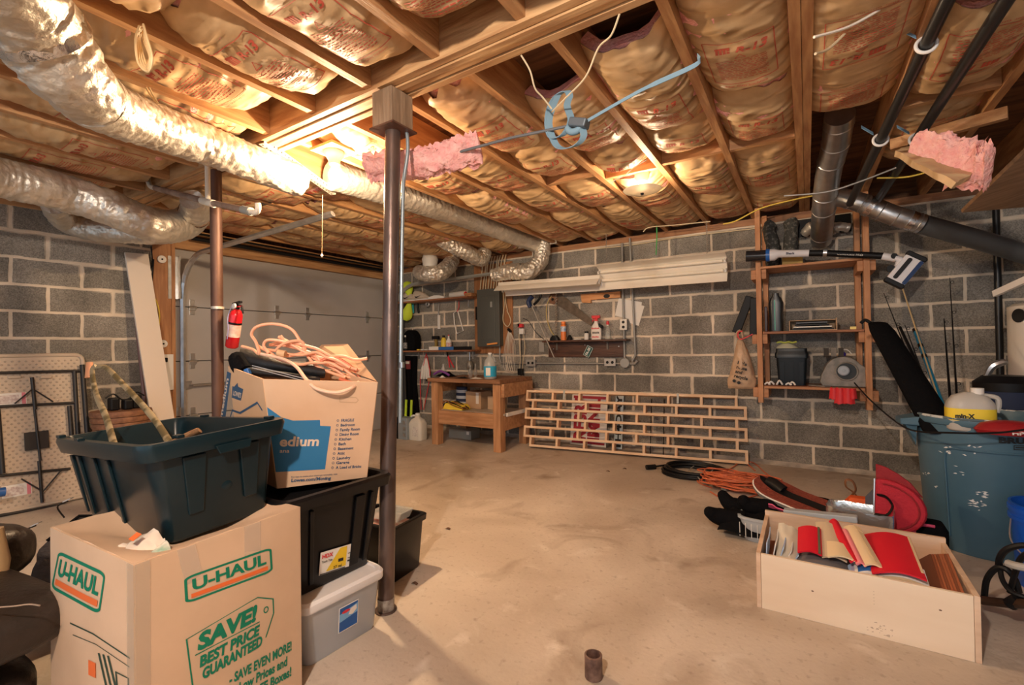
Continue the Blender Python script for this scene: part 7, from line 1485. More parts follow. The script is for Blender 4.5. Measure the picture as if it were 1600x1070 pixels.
def bul(F, Wf):
    def fn(a, b): return F.p(a, b, .0008+.006*math.sin(PI*min(1, max(0, a/Wf)))*math.sin(PI*min(1, max(0, b/H_))))
    return fn
GRN = mk('box_green_ink', (.0, .20, .11), .6); ORG = mk('box_orange_ink', (.78, .16, .04), .6)
fnx = bul(Fx, U['L']); fny = bul(Fy_, U['W'])
def logo(fn, c00, c10, c11, c01, word, par):
    """panel given by four corners in face coordinates (lower left, lower right, upper right, upper left)"""
    def m(a, b):
        x = (c00[0]*(1-a)+c10[0]*a)*(1-b)+(c01[0]*(1-a)+c11[0]*a)*b; y = (c00[1]*(1-a)+c10[1]*a)*(1-b)+(c01[1]*(1-a)+c11[1]*a)*b; return fn(x, y)
    g = MB(); n = 6; pts = [(.5+a*.97, .5+b*.92) for a, b in ((x/1, y/1) for x, y in [(p[0], p[1]) for p in rrect(1, 1, .12, n)])]
    inn = [(.5+a*.915, .5+b*.77) for a, b in rrect(1, 1, .09, n)]
    for i in range(len(pts)):
        j = (i+1) % len(pts); g.poly(m, [pts[i], pts[j], inn[j], inn[i]])
    g.text(m, word, .5, .42, .37, width=.82, align='c', bold=.036)
    part('green_print', g, GRN, par, smooth='keep')
    o_ = MB()
    for k in range(10): o_.poly(m, [(.075+.085*k, .17), (.075+.085*(k+1), .17), (.075+.085*(k+1), .31), (.075+.085*k, .31)])
    part('orange_print', o_, ORG, par, smooth='keep')
c = [fpx(Fx, *p) for p in ((286, 946), (427, 893), (425, 852), (284, 901))]; logo(fnx, *c, 'U-HAUL', uh)
c = [fpx(Fy_, *p) for p in ((79, 920), (160, 962), (168, 892), (92, 857))]; logo(fny, *c, 'U-HAUL', uh)
def pxmap(F, fn, px0, px1, px2, px3):
    c = [fpx(F, *p) for p in (px0, px1, px2, px3)]
    def m(a, b): x = (c[0][0]*(1-a)+c[1][0]*a)*(1-b)+(c[3][0]*(1-a)+c[2][0]*a)*b; y = (c[0][1]*(1-a)+c[1][1]*a)*(1-b)+(c[3][1]*(1-a)+c[2][1]*a)*b; return fn(x, y)
    return m
m_ = pxmap(Fx, fnx, (300, 1075), (428, 1001), (425, 930), (290, 998))
g = MB()
g.frame_outline(m_, [(.0, .0), (.0, 1.0), (.80, 1.13), (1.0, .93), (1.0, .62), (.88, .20)], .016, closed=False)
g.text(m_, 'SAVE!', .09, .68, .30, width=.70, bold=.05, shear=.2); g.frame_outline(m_, [(.07, .615), (.80, .60)], .02, closed=False)
g.text(m_, 'BEST PRICE', .09, .34, .20, width=.72, bold=.045, shear=.2); g.text(m_, 'GUARANTEED', .11, .08, .20, width=.72, bold=.045, shear=.2)
for k in range(16): a0, a1 = 2*PI*k/16, 2*PI*(k+1)/16; g.poly(m_, [(.90+.035*math.cos(a0), .78+.07*math.sin(a0)), (.90+.035*math.cos(a1), .78+.07*math.sin(a1)), (.90+.022*math.cos(a1), .78+.044*math.sin(a1)), (.90+.022*math.cos(a0), .78+.044*math.sin(a0))])
part('price_tag_print', g, GRN, uh, smooth='keep')
m_ = pxmap(Fx, fnx, (352, 1095), (462, 1035), (458, 1004), (350, 1062)); g = MB()
g.text(m_, '- SAVE EVEN MORE!', .05, .72, .42, width=.92, bold=.035, shear=.2).text(m_, 'Low Prices and', .16, .12, .42, width=.72, bold=.035, shear=.2).text(m_, 'FREE Boxes!', .30, -.48, .42, width=.62, bold=.035, shear=.2)
part('slogan_print', g, GRN, uh, smooth='keep')
m_ = pxmap(Fy_, fny, (110, 1075), (205, 1100), (205, 1000), (110, 965)); g = MB()
g.frame_outline(m_, [(.05, .95), (.45, .92), (.98, .72)], .022, closed=False); g.frame_outline(m_, [(.10, .80), (.5, .78), (.98, .58)], .012, closed=False)
for k in range(3): g.frame_outline(m_, [(.55+.07*k, .65), (.66+.07*k, .20)], .03, closed=False)
g.frame_outline(m_, [(.80, .45), (.97, .40), (.97, .15), (.82, .15)], .02)
part('truck_print', g, mk('box_dark_ink', (.03, .06, .04), .6), uh, smooth='keep')
part('red_print', MB().poly(m_, [(.38, .30), (.50, .28), (.50, .50), (.38, .52)]), ORG, uh, smooth='keep')
# packing tape
TP = mk('clear_tape', (.75, .66, .55), .12, alpha=.22, coat=1.)
part('tape', MB().slab(lambda u, v: up_(w2+.0055, -l2+.09+.045*u+.02*v, H_+.0-.10*v), 3, 6, .0006), TP, uh, smooth=True)
part('tape', MB().slab(lambda u, v: up_(w2+.0055+.0*v, .04+.05*u, H_-.0-.13*v), 3, 6, .0006), TP, uh, smooth=True)
part('corner_tape', MB().slab(lambda u, v: up_(w2-.03+.035*min(1, u*2) if u < .5 else w2+.0052, -l2-.0052 if u < .5 else -l2-.005+.035*(u*2-1), .03+(H_-.03)*v), 4, 8, .0006), mk('grey_tape', (.66, .55, .42), .25, alpha=.25), uh)
part('torn_flap', MB().slab(lambda u, v: up_(w2*.15+.12*u, -l2*.80+.07*v, H_-.02+.035*math.sin(PI*u)*v+.015*ns(u*6, v*6)), 10, 6, .003), mk('torn_liner', (.72, .64, .54), .8), uh, smooth=True)
part('torn_flap', MB().slab(lambda u, v: up_(w2*.72+.05*u, -l2*.82+.05*v, H_-.015+.03*math.sin(PI*u)*v), 6, 6, .003), mk('torn_green_liner', (.62, .58, .48), .8, col2=(.1, .3, .2), nscale=30), uh, smooth=True)
part('torn_orange', MB().slab(lambda u, v: up_(w2*.38+.025*u, -l2*.78+.02*v, H_+.012+.012*v), 3, 3, .002), ORG, uh)

# ---- totes
def tote(name, label, x, y, z, yaw, pitch, roll, W, L, H, mat, cat='storage tote', taper=.04, floor_in=True, ribs=True, rim=.028):
    R = rotf(yaw, pitch, roll); O = V((x, y, z)); o = thing(name, label, cat, O); T = lambda a, b, c: O+R@V((a, b, c))
    def ring(k, zz, inset=0): t = taper*(1-zz/H)*k; return [T(a*(W-2*t-2*inset-2*rim*(1 if k else 0)), b*(L-2*t-2*inset-2*rim*(1 if k else 0)), zz) for a, b in rrect(1, 1, .07, 4)]
    def rg(inset, zz): t = taper*(1-zz/H)+inset; return [T(a*(1-2*0)*(W-2*t), b*(L-2*t), zz) for a, b in [(p[0], p[1]) for p in rrect(1, 1, .08, 4)]]
    secs = [rg(rim+.005, .001), rg(rim, .012), rg(rim, H-.055), rg(.004, H-.050), rg(0, H-.012), rg(.004, H), rg(rim*.9, H), rg(rim+.004, H-.02), rg(rim+.008, .02)]
    part('bin', loft(MB(), secs), mat, o, smooth=True, angle=35)
    return o, T
DKT = mk('blue_black_tote', (.005, .016, .022), .28, col2=(.007, .021, .028), nscale=4, spec=.45)
BKT = mk('black_tote', (.005, .005, .006), .3, spec=.4)
zb_ = .552
o, T = tote('storage_tote', 'open blue-black storage tote holding a bow, on top of the big moving box', -1.876, .748, zb_, -.005, .056, -.062, .782, .430, .302, DKT)
W_, L_2, HH = .782, .43, .302
def side_rib(T, o, sx, ay, w_top, w_bot, z0, z1, mat):
    """raised tapering rib on the +x face"""
    def X(zz): return W_/2-.028-.04*(1-zz/HH)+.0005
    part('rib', MB().hexa([T(X(z0), ay-w_bot, z0), T(X(z0)+.006, ay-w_bot, z0), T(X(z0)+.006, ay+w_bot, z0), T(X(z0), ay+w_bot, z0), T(X(z1), ay-w_top, z1), T(X(z1)+.008, ay-w_top, z1), T(X(z1)+.008, ay+w_top, z1), T(X(z1), ay+w_top, z1)]), mat, o, bevel=.003)
for ay in (-.075, .085): side_rib(T, o, 1, ay, .032, .020, .07, .245, DKT)
for ax in (-.30, -.235, -.09, .03):
    Yf = lambda zz: -(L_2/2-.028-.04*(1-zz/HH)+.0005)
    part('rib', MB().hexa([T(ax-.008, Yf(.03)-.006, .03), T(ax+.008, Yf(.03)-.006, .03), T(ax+.008, Yf(.03), .03), T(ax-.008, Yf(.03), .03), T(ax-.012, Yf(.24)-.009, .24), T(ax+.012, Yf(.24)-.009, .24), T(ax+.012, Yf(.24), .24), T(ax-.012, Yf(.24), .24)]), DKT, o, bevel=.002)
part('grip', MB().hexa([T(W_/2-.004, -.02, .235), T(W_/2+.002, -.02, .235), T(W_/2+.002, .07, .235), T(W_/2-.004, .07, .235), T(W_/2-.004, -.03, .262), T(W_/2+.002, -.03, .262), T(W_/2+.002, .08, .262), T(W_/2-.004, .08, .262)]), DKT, o, bevel=.003)
part('mould_mark', MB().lathe([(.018, 0), (.012, .0015), (.004, .003)], T(W_/2-.028-.04*(.58), .015, .13), T(1, 0, 0)-T(0, 0, 0), 20), DKT, o, smooth=True)
for ax, ay in ((-.375, -.19), (-.12, -.205), (.30, .19), (.33, -.1), (-.20, .205)): part('rim_notch', MB().bb(0, .03, 0, .02, 0, .01).v and MB().hexa([T(ax+a*.018, ay+b*.010, .300+c*.010) for c in (0, 1) for a, b in ((-1, -1), (1, -1), (1, 1), (-1, 1))]), DKT, o, bevel=.002)
# bow in the tote
bowm = mk('camouflage', (.12, .09, .04), .5, col2=(.34, .27, .16), nscale=14, lo=.45, hi=.55)
bw_o = thing('hunting_bow', 'camouflage hunting bow arching out of the open tote', 'bow', T(-.2, .05, .1))
yb_ = .80
P1 = cat_rom([fy(178, 695, .60), fy(165, 650, .70), fy(150, 615, .78), fy(144, 580, .82), fy(150, 572, .83)], 8)
P2_ = cat_rom([fy(146, 574, .83), fy(165, 574, .84), fy(190, 598, .82), (fy(220, 630, .80)), fy(245, 660, .76), fy(264, 690, .70)], 8)
part('limb', MB().tube(P1, .0125, 10, flat=.45), bowm, bw_o, smooth=True); part('limb', MB().tube(P2_, .0115, 10, flat=.45), bowm, bw_o, smooth=True)
part('orange_tip', MB().tube([fy(138, 590, .83), fy(140, 566, .84)], .016, 10, flat=.5), mk('faded_orange', (.62, .28, .14), .5), bw_o, smooth=True)
part('riser', MB().tube(cat_rom([fy(250, 700, .66), fy(285, 685, .72), fy(312, 672, .76)], 5), [.008, .010, .012, .014, .016, .017, .018, .018, .018, .017, .016], 10, flat=.5), wood('bow_riser', (.22, .11, .05), (.36, .20, .10), 'x'), bw_o, smooth=True)
# clear latch tub
CT = mk('frosted_tub', (.66, .70, .76), .28, trans=.35, alpha=.88); LIDW = mk('lid_white', (.78, .76, .76), .4)
def tote2(): pass
Rt = rotf(-.05); Ot = V((-1.765, 1.156, 0)); tubt = thing('clear_tub', 'clear plastic tub with a white lid on the floor under the black tote', 'storage tub', Ot); TT = lambda a, b, c: Ot+Rt@V((a, b, c))
def rg(W, L, zz, r=.09): return [TT(a*W, b*L, zz) for a, b in rrect(1, 1, r)]
part('tub', loft(MB(), [rg(.535, .30, .001), rg(.545, .31, .014), rg(.575, .34, .19), rg(.588, .352, .205)]), CT, tubt, smooth=True, angle=40)
part('lid', loft(MB(), [rg(.598, .362, .198), rg(.604, .368, .205), rg(.604, .368, .226), rg(.588, .352, .236), rg(.56, .325, .236), rg(.555, .32, .229), rg(.2, .1, .229)]), LIDW, tubt, smooth=True, angle=30)
Fk = Frame(TT(.278, .0, .06), Rt@V((0, 1, 0)), Rt@V((.08, 0, 1)))
part('label', MB().fbox(Fk, -.03, .055, .005, .10, .001, .0018), PAPERW, tubt); part('blue_label', MB().fbox(Fk, -.027, .052, .008, .097, .0018, .0022), mk('label_navy', (.02, .10, .34), .4), tubt); part('label_picture', MB().poly(lambda a, b: Fk.p(a, b, .0026), [(-.027, .045), (.052, .055), (.052, .09), (-.027, .075)]), mk('label_sky', (.20, .42, .68), .4), tubt, smooth='keep')
part('red_mark', MB().poly(lambda a, b: Fk.p(a, b, .003), [(-.02+.02+.018*math.cos(q_), .078+.006*math.sin(q_)) for q_ in [2*PI*k/14 for k in range(14)]]), RED, tubt, smooth='keep'); part('label_photo', MB().poly(lambda a, b: Fk.p(a, b, .003), [(.01, .06), (.03, .055), (.047, .068), (.045, .085), (.02, .08)]), mk('flesh_print', (.80, .72, .66), .5), tubt, smooth='keep')
# black tote on it
Rh = rotf(-.023); Oh = V((-1.872, 1.150, .231)); hx = thing('storage_tote', 'black storage tote with a yellow sticker, standing on the clear tub', 'storage tote', Oh); TH = lambda a, b, c: Oh+Rh@V((a, b, c))
def rh(W, L, zz, r=.07): return [TH(a*W, b*L, zz) for a, b in rrect(1, 1, r)]
HX = .372
part('bin', loft(MB(), [rh(.63, .345, .001), rh(.64, .355, .012), rh(.715, .43, HX-.05), rh(.775, .49, HX-.045), rh(.785, .50, HX-.01), rh(.77, .485, HX), rh(.725, .44, HX), rh(.71, .425, HX-.03), rh(.63, .35, .02)]), BKT, hx, smooth=True, angle=35)
for ay, wd_ in ((-.10, .008), (.085, .022), (.135, .008)):
    Xf = lambda zz: (.64+(.715-.64)*zz/(HX-.05))/2+.0005
    part('rib', MB().hexa([TH(Xf(.03), ay-wd_, .03), TH(Xf(.03)+.008, ay-wd_, .03), TH(Xf(.03)+.008, ay+wd_, .03), TH(Xf(.03), ay+wd_, .03), TH(Xf(.31), ay*1.15-wd_, .31), TH(Xf(.31)+.01, ay*1.15-wd_, .31), TH(Xf(.31)+.01, ay*1.15+wd_, .31), TH(Xf(.31), ay*1.15+wd_, .31)]), BKT, hx, bevel=.003)
Fs = Frame(TH(.3235, -.01, .02), Rh@V((0, 1, 0)), Rh@V((.11, 0, 1)))
def skpx(px, py):
    d = ray(px, py); t = (Fs.o-CAMP).dot(Fs.n)/d.dot(Fs.n); h = CAMP+d*t-Fs.o; return h.dot(Fs.u), h.dot(Fs.v)
k00, k10, k11, k01 = [skpx(*p) for p in ((497, 899), (547, 883), (550, 848), (500, 863))]
ms = lambda c: (lambda a, b: Fs.p((k00[0]*(1-a)+k10[0]*a)*(1-b)+(k01[0]*(1-a)+k11[0]*a)*b, (k00[1]*(1-a)+k10[1]*a)*(1-b)+(k01[1]*(1-a)+k11[1]*a)*b, c))
stk = part('sticker', MB().poly(ms(.004), [(0, 0), (1, 0), (1, 1), (0, 1)]), PAPERW, hx, smooth='keep'); part('yellow_field', MB().fill(ms(.005), [(.20, .10), (.82, .10), (.82, .96), (.60, .96)], 8), mk('sticker_yellow', (.85, .58, .03), .5), stk, smooth='keep')
part('sticker_brand', MB().text(ms(.006), 'HDX', .05, .72, .17, width=.33, bold=.04), RED, stk, smooth='keep'); part('sticker_text', MB().text(ms(.006), 'Tough Tote', .05, .52, .10, width=.32, bold=.02).text(ms(.006), '27 gal', .42, .12, .12, width=.26, bold=.02).poly(ms(.006), [(.02, .02), (.8, .02), (.8, .06), (.02, .06)]).poly(ms(.006), [(.56, .36), (.72, .36), (.72, .50), (.56, .50)]).poly(ms(.006), [(.86, .25), (.94, .25), (.94, .32), (.86, .32)]).poly(ms(.006), [(.86, .40), (.94, .40), (.94, .43), (.86, .43)]).poly(ms(.006), [(.86, .6), (.94, .6), (.94, .63), (.86, .63)]), INKB, stk, smooth='keep')
solo('tote_lining', MB().slab(lambda u, v: TH(-.33+.66*u, -.19+.38*v, HX-.035+.012*ns(u*5, v*5)), 10, 8, .006), BLACKF, 'dark cloth filling the black tote under the moving box', 'cloth', TH(0, 0, HX-.03), smooth=True)
# third little black tote on the floor behind the column
Rs = rotf(.102); Os = V((-1.83, 1.655, 0)); sm_ = thing('storage_tote', 'small black tote of odds and ends on the floor behind the front column', 'storage tote', Os); TS = lambda a, b, c: Os+Rs@V((a, b, c))
def rs(W, L, zz, r=.07): return [TS(a*W, b*L, zz) for a, b in rrect(1, 1, r)]
part('bin', loft(MB(), [rs(.27, .19, .001), rs(.28, .20, .01), rs(.31, .235, .235), rs(.335, .262, .24), rs(.34, .267, .268), rs(.33, .255, .273), rs(.30, .225, .273), rs(.29, .215, .25), rs(.26, .19, .02)]), BKT, sm_, smooth=True, angle=35)
solo('red_clutter', MB().slab(lambda u, v: TS(-.12+.24*u, -.09+.17*v, .235+.02*ns(u*5, v*6)), 8, 8, .02), mk('mixed_red', (.35, .06, .05), .6, col2=(.5, .45, .42), nscale=20), 'red and white odds and ends in the small black tote', 'clutter', TS(0, 0, .22), smooth=True)
solo('clear_package', MB().hexa([TS(a*.09+.02, b*.05+.01+c*.1, .262+c*.10) for c in (0, .35) for a, b in ((-1, -1), (1, -1), (1, 1), (-1, 1))]), mk('blister_plastic', (.62, .66, .70), .15, alpha=.5, coat=1.), 'clear plastic package poking out of the small black tote', 'package', TS(0, 0, .26), bevel=.006)
solo('cream_paper_corner', MB().slab(lambda u, v: TS(-.02+.03*u, -.02+.08*v, .27+.085*u+.02*v), 3, 3, .003), PAPERW, 'cream paper corner standing in the small black tote', 'paper', TS(0, 0, .27))

# ================================================================== open moving box on the tote
def solve_corner(px, py, p): return p
zl = Oh.z+HX+.002
Lb_ = dict(nb=fz(434, 763, zl), rb=fz(573, 745, zl))
nb, rb = Lb_['nb'], Lb_['rb']
Dn = CAMP+ray(411, 592)*((nb-CAMP).dot(_f)*.985); Dr = CAMP+ray(590, 597)*((rb-CAMP).dot(_f)*.965); Dl = CAMP+ray(357, 572)*((nb-CAMP).dot(_f)*1.13)
lw_ = thing('moving_box', 'open cardboard moving box with blue printing on top of the black tote', 'box', (nb+rb)/2)
lb_ = nb+(Dl-Dn); lb_.z = zl; fb_ = rb+(Dl-Dn); fb_.z = zl; fr_ = Dr+(Dl-Dn)
KB = mk('tan_box_card', (.62, .40, .25), .75, col2=(.68, .46, .30), nscale=5)
def face4(a, b, c, d, nm, mt=KB, th=.005): part(nm, MB().slab(lambda u, v: (a*(1-u)+b*u)*(1-v)+(d*(1-u)+c*u)*v, 6, 6, th), mt, lw_, smooth=True)
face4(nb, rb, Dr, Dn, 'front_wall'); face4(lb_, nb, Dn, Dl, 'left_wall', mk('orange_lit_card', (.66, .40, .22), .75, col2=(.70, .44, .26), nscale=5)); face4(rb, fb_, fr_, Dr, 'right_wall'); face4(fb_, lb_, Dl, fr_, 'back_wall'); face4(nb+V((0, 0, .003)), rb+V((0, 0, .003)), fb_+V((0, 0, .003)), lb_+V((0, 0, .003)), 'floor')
def fm(P00, P10, P11, P01, c):
    n = (P10-P00).cross(P01-P00).normalized()
    if n.dot(CAMP-P00) < 0: n = -n
    return lambda a, b: (P00*(1-a)+P10*a)*(1-b)+(P01*(1-a)+P11*a)*b+n*(.0035+c)
f1 = fm(nb, rb, Dr, Dn, 0); f2 = fm(nb, rb, Dr, Dn, .0008)
def inv(f, px, py):
    # find face coordinates whose projection is the pixel
    a, b = .5, .5
    for _ in range(12):
        p = P2(f(a, b)); pa_ = P2(f(a+.001, b)); pb__ = P2(f(a, b+.001)); J = ((pa_[0]-p[0])/.001, (pb__[0]-p[0])/.001, (pa_[1]-p[1])/.001, (pb__[1]-p[1])/.001); D = J[0]*J[3]-J[1]*J[2]; ex_, ey_ = px-p[0], py-p[1]
        a += (ex_*J[3]-ey_*J[1])/D; b += (ey_*J[0]-ex_*J[2])/D
    return a, b
BLK = mk('box_blue_ink', (.025, .17, .36), .6); BLD = mk('box_navy_ink', (.03, .09, .18), .6)
blue = [inv(f1, *p) for p in ((405, 740), (508, 733), (517, 666), (499, 665), (500, 656), (458, 657), (440, 652), (411, 636), (409, 640))]; blue[0] = (max(.003, blue[0][0]), blue[0][1]); blue[-1] = (.003, blue[-1][1]); blue[-2] = (.003, blue[-2][1]); blue[0] = (.003, blue[0][1])
part('blue_house_print', MB().fill(f1, blue), BLK, lw_, smooth='keep')
def tline(px, py, word, w_px, h_px, mt, nm, bold=.02, rise=0, ring=False):
    a0, b0 = inv(f2, px, py); a1, b1 = inv(f2, px+w_px, py-rise); a2, b2 = inv(f2, px, py-h_px)
    def m(x_, y_): return f2(a0+(a1-a0)*x_+(a2-a0)*y_, b0+(b1-b0)*x_+(b2-b0)*y_)
    mb = MB().text(m, word, 0, 0, 1, width=1, bold=bold, shear=.08); return mb
def merge(*ms): 
    o_ = MB()
    for q_ in ms: o_.add(q_.v, q_.f)
    return o_
part('white_lettering', merge(tline(437, 697, 'edium', 61, 15, None, '', .03, 1), tline(437, 707, 'ana', 15, 6, None, '', .01)), mk('ink_free_card', (.70, .56, .44), .7), lw_, smooth='keep')
items = ['FRAGILE', 'Bedroom', 'Family Room', 'Dining Room', 'Kitchen', 'Bath', 'Basement', 'Attic', 'Laundry', 'Garage', 'A Load of Bricks']; ws = [21, 23, 32, 31, 20, 12, 25, 12, 22, 21, 41]
mb = []
for i, (w__, wp_) in enumerate(zip(items, ws)):
    x_ = 533-.85*i; y_ = 659+7.35*i; mb.append(tline(x_, y_, w__, wp_*.97, 4.4, None, '', .02, wp_*.05)); a, b = inv(f2, x_-5, y_-2); aa, bb2 = inv(f2, x_-3.4, y_-2); r_ = abs(aa-a)
    mb.append(MB().frame_outline(f2, [(a+r_*math.cos(q_), b+r_*1.0*math.sin(q_)) for q_ in [2*PI*k/10 for k in range(10)]], r_*.35))
mb.append(tline(455, 753, 'Lowes.com/Moving', 62, 5.2, None, '', .03, 4)); mb.append(tline(455, 746.5, 'For tips to make your move go smoothly, visit', 72, 2.6, None, '', .0, 5))
part('blue_lettering', merge(*mb), BLD, lw_, smooth='keep')
g1 = fm(lb_, nb, Dn, Dl, 0); gm = lambda *p: inv(g1, *p)
part('side_band', MB().poly(g1, [gm(344, 655), gm(352, 655), gm(361, 583), gm(355, 580)]), BLD, lw_, smooth='keep')
mbs = MB(); mbs.poly(g1, [gm(362, 621), gm(376, 626), gm(380, 608), gm(372, 604), (gm(371, 598)), gm(366, 604), gm(363, 603)])
mbs.frame_outline(g1, [gm(360, 651), gm(363, 641), gm(375, 645), gm(402, 629), gm(409, 640)], .02, closed=False)
part('side_house_print', mbs, BLD, lw_, smooth='keep')
g2 = fm(lb_, nb, Dn, Dl, .0008); a0 = inv(g2, 364, 617); a1 = inv(g2, 376, 621.5); a2 = inv(g2, 365, 610)
part('side_lettering', MB().text(lambda x_, y_: g2(a0[0]+(a1[0]-a0[0])*x_+(a2[0]-a0[0])*y_, a0[1]+(a1[1]-a0[1])*x_+(a2[1]-a0[1])*y_), "LOWE'S", 0, 0, 1, width=1, bold=.03), MATS['ink_free_card'], lw_, smooth='keep')
a0 = inv(g2, 347.5, 654); a1 = inv(g2, 358, 592); a2 = inv(g2, 343, 652)
part('side_lettering', MB().text(lambda x_, y_: g2(a0[0]+(a1[0]-a0[0])*x_+(a2[0]-a0[0])*y_, a0[1]+(a1[1]-a0[1])*x_+(a2[1]-a0[1])*y_), 'medium', .0, .15, .8, width=1, bold=.03), MATS['ink_free_card'], lw_, smooth='keep')
part('hand_hole', MB().frame_outline(f2, [inv(f2, *p) for p in ((531, 620), (556, 621), (560, 625), (556, 629), (531, 628))], .006), mk('perforation', (.50, .32, .19), .8), lw_, smooth='keep')
# flap standing up at the back right
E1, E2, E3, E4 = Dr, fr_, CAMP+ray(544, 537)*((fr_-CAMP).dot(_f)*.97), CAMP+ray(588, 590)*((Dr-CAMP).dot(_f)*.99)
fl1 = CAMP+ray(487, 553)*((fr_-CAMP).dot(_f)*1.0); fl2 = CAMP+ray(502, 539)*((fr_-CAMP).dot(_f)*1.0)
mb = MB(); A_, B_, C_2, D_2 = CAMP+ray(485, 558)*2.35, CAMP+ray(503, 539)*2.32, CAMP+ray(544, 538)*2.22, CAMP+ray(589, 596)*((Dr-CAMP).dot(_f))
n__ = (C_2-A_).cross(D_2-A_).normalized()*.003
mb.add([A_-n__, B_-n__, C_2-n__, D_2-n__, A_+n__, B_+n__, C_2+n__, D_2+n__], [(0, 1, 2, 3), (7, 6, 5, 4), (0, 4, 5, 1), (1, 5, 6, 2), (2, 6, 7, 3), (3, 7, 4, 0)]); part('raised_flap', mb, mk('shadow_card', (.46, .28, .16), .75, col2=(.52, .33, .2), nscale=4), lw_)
# black bag and cord on the box
cz_ = (Dn+Dr)/2
dbx = lambda px, py, k=0.: CAMP+ray(px, py)*(1.93+k)
bbg = thing('duffel_bag', 'folded black bag with piping lying on the open moving box', 'bag', dbx(440, 585, .05))
A_, B_, C_2, D_2 = dbx(374, 556, .10), dbx(430, 555, .25), dbx(512, 588, .12), dbx(385, 588, -.04)
def bag_s(t):
    a = dbx(374, 572, .05).lerp(dbx(508, 592, .0), t); h_ = .052*(1-.55*t)+.006*math.sin(t*9); w_ = .10; s = ray(430, 580).normalized()
    return [a+V((0, 0, .024+h_*math.sin(q_)))+V((s.x, s.y, 0))*(w_*math.cos(q_)+.09) for q_ in [2*PI*k/18 for k in range(18)]]
part('bag_body', loft(MB(), [bag_s(i/14) for i in range(15)]), mk('black_nylon', (.014, .015, .017), .5, bump=.5, bscale=30), bbg, smooth=True, angle=70)
def bag_l(t): 
    a = dbx(386, 584, -.02).lerp(dbx(500, 597, -.03), t); s = ray(430, 580).normalized(); return [a+V((0, 0, .010+.020*math.sin(q_)*(1-.4*t)))+V((s.x, s.y, 0))*(.06*math.cos(q_)+.05) for q_ in [2*PI*k/14 for k in range(14)]]
part('lower_fold', loft(MB(), [bag_l(i/10) for i in range(11)]), MATS['black_nylon'], bbg, smooth=True, angle=70)
for dz in (.0, .012): part('piping', MB().tube([dbx(394+8*k, 571+dz*300+2.0*k, -.035) for k in range(14)], .0022, 5), mk('silver_piping', (.35, .36, .38), .4), bbg, smooth=True)
part('end_pocket', MB().tube(cat_rom([dbx(371, 560, .06), dbx(375, 572, .02), dbx(383, 582, .0)], 4), .035, 12), BLACKF, bbg, smooth=True); part('blue_buckle', MB().beam(dbx(385, 576, -.04), dbx(389, 586, -.04), .02, .02), BLUEP, bbg, bevel=.004)
ox_ = thing('extension_cord', 'faded orange extension cord looping over the open moving box', 'cord', dbx(480, 560))
def run(pts, k=0., mt=PEACH, r=.0062, nm='cord_run'): part(nm, MB().tube(cat_rom([dbx(a, b, k+c) for a, b, c in pts], 8), r, 8), mt, ox_, smooth=True)
run([(378, 541, .05), (395, 546, .03), (405, 553, 0), (400, 535, .0), (393, 522, 0), (402, 510, 0), (428, 506, .02), (455, 514, .04), (470, 535, .04), (482, 558, .03), (500, 575, .02), (540, 590, 0)], 0)
run([(408, 553, .0), (440, 560, -.03), (462, 572, -.09), (478, 592, -.16), (495, 607, -.19), (525, 613, -.19), (550, 606, -.16), (560, 597, -.09)], 0, mk('pale_peach_cord', (.85, .56, .40), .5), .0066)
rr = random.Random(4)
for j in range(6):
    pts = []
    for k in range(8):
        t = k/7; pts.append((405+12*j*.6+t*135+rr.uniform(-6, 6), 542+9*math.sin(t*5+j*1.2)+t*42+rr.uniform(-3, 3)-6*(j % 3), .02+.02*j*.4-.03*t))
    run(pts, 0)
run([(420, 552, 0), (412, 540, 0), (420, 531, 0), (450, 536, .02), (480, 552, .03), (520, 566, .03), (556, 590, .02)], 0); run([(430, 548, 0), (445, 536, 0), (470, 533, .02), (476, 548, .03), (452, 556, .02), (436, 552, 0)], 0)
run([(500, 565, .0), (520, 558, .02), (545, 570, .03), (562, 590, .02), (555, 598, .0), (530, 592, 0)], 0, ORANGE); part('connector', MB().tube([dbx(434, 551, -.02), dbx(446, 553, -.02)], .014, 10), mk('tan_plug', (.72, .45, .25), .5), ox_, smooth=True)

# ================================================================== dark leather seat, quilted cushion in the lower left
LE = mk('dark_brown_leather', (.020, .014, .011), .38, col2=(.030, .021, .017), nscale=12, bump=.25, bscale=60)
ch_ = thing('leather_armchair', 'dark brown leather armchair cut off by the lower left corner', 'armchair', (-2.10, .15, 0))
def cushion(c, w, l, h, nm, n=18, yaw=0., e=.35, mat=None):
    R = rotf(yaw); c = V(c); secs = []
    for i in range(13):
        t = -1+2*i/12; k_ = max(.02, (1-abs(t)**3.2))**.45; secs.append([c+R@V((w/2*k_*math.copysign(abs(math.cos(q_))**e, math.cos(q_)), l/2*k_*math.copysign(abs(math.sin(q_))**e, math.sin(q_)), h/2*t)) for q_ in [2*PI*k/28 for k in range(28)]])
    part(nm, loft(MB(), secs), mat or LE, ch_, smooth=True, angle=80)
cushion((-2.10, .21, .345), .60, .50, .20, 'seat_cushion', yaw=.15); cushion((-2.20, .10, .13), .66, .60, .25, 'base', yaw=.15); cushion((-2.42, .26, .42), .22, .50, .22, 'back_cushion', yaw=.15, e=.6)
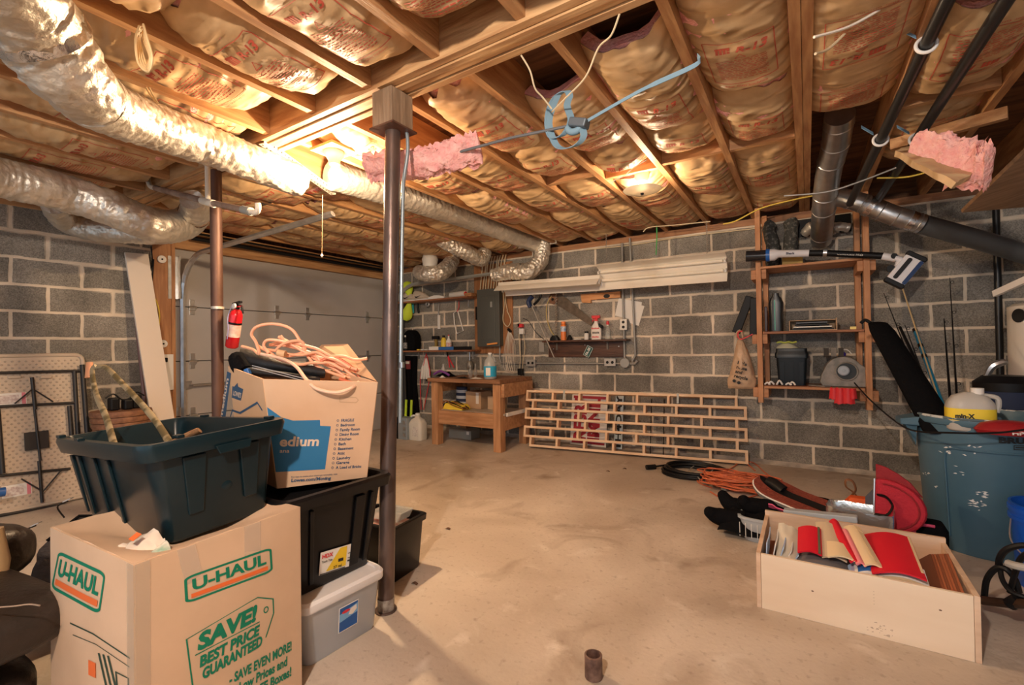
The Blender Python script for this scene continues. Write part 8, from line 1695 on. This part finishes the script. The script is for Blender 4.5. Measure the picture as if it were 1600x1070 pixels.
part('stitching', MB().tube(cat_rom([fz(p[0], p[1], .452) for p in ((-10, 949), (20, 947), (45, 944), (62, 946))], 6), .0022, 5), mk('tan_thread', (.30, .22, .16), .7), ch_, smooth=True)
qc = thing('quilted_cushion', 'dark brown quilted cushion standing behind the big moving box', 'cushion', (-2.47, .70, 0))
# seen between the table and the box: top edge rises to the right
K0 = dp(78, 845, 2.05); K1 = dp(128, 806, 2.15); K2 = dp(200, 806, 2.25)
def qs(t):
    a = K0.lerp(K1, min(1, t*2)) if t < .5 else K1.lerp(K2, (t-.5)*2); dn = V((.06, -.02, -.30-.12*t)); tk_ = V((.5, .85, 0)).normalized()
    return [a+dn*(.5-.5*math.cos(q_))+tk_*(.055*math.sin(q_)*(1+.12*math.cos(q_*9))) for q_ in [2*PI*k/30 for k in range(30)]]
part('cover', loft(MB(), [qs(i/12) for i in range(13)]), mk('quilted_brown', (.036, .024, .019), .6, bump=.6, bscale=40), qc, smooth=True, angle=80)
part('seam', MB().tube([p[0]+V((0, -.01, .004)) for p in [qs(i/12) for i in range(13)]], .006, 6), BLACKF, qc, smooth=True)
part('support', MB().bb(-2.62, -2.40, .62, .80, .001, .22), BLACKF, qc)
part('tan_arm', MB().tube([dp(-22, 830, 1.5), dp(-14, 880, 1.5), dp(-18, 960, 1.5)], [.04, .045, .03], 16), mk('tan_vinyl', (.55, .36, .18), .4), ch_, smooth=True, label='tan rounded arm pad')
solo('navy_cloth', MB().grid(lambda u, v: dp(-10+48*u, 905-22*math.sin(PI*v)*(1-u*.6)+6*v, 1.72+.10*v), 8, 8), mk('navy_cloth', (.02, .04, .07), .7), 'patch of dark blue cloth on the leather armchair', 'cloth', dp(10, 895, 1.7), smooth=True)
for px_, py_, k in ((56, 821, 0), (106, 783, 1)):
    c_ = dp(px_, py_, 2.55); o = qc; part('buckle', MB().beam(c_-V((.012, .012, 0)), c_+V((.014, .014, .016)), .03, .006, (0, 0, 1)), SILVER, o, bevel=.002); part('buckle_strap', MB().tube(cat_rom([c_, c_+V((-.05, -.03, -.03)), c_+V((-.06, 0, -.10))], 5), .004, 6), BLACK, o, smooth=True)
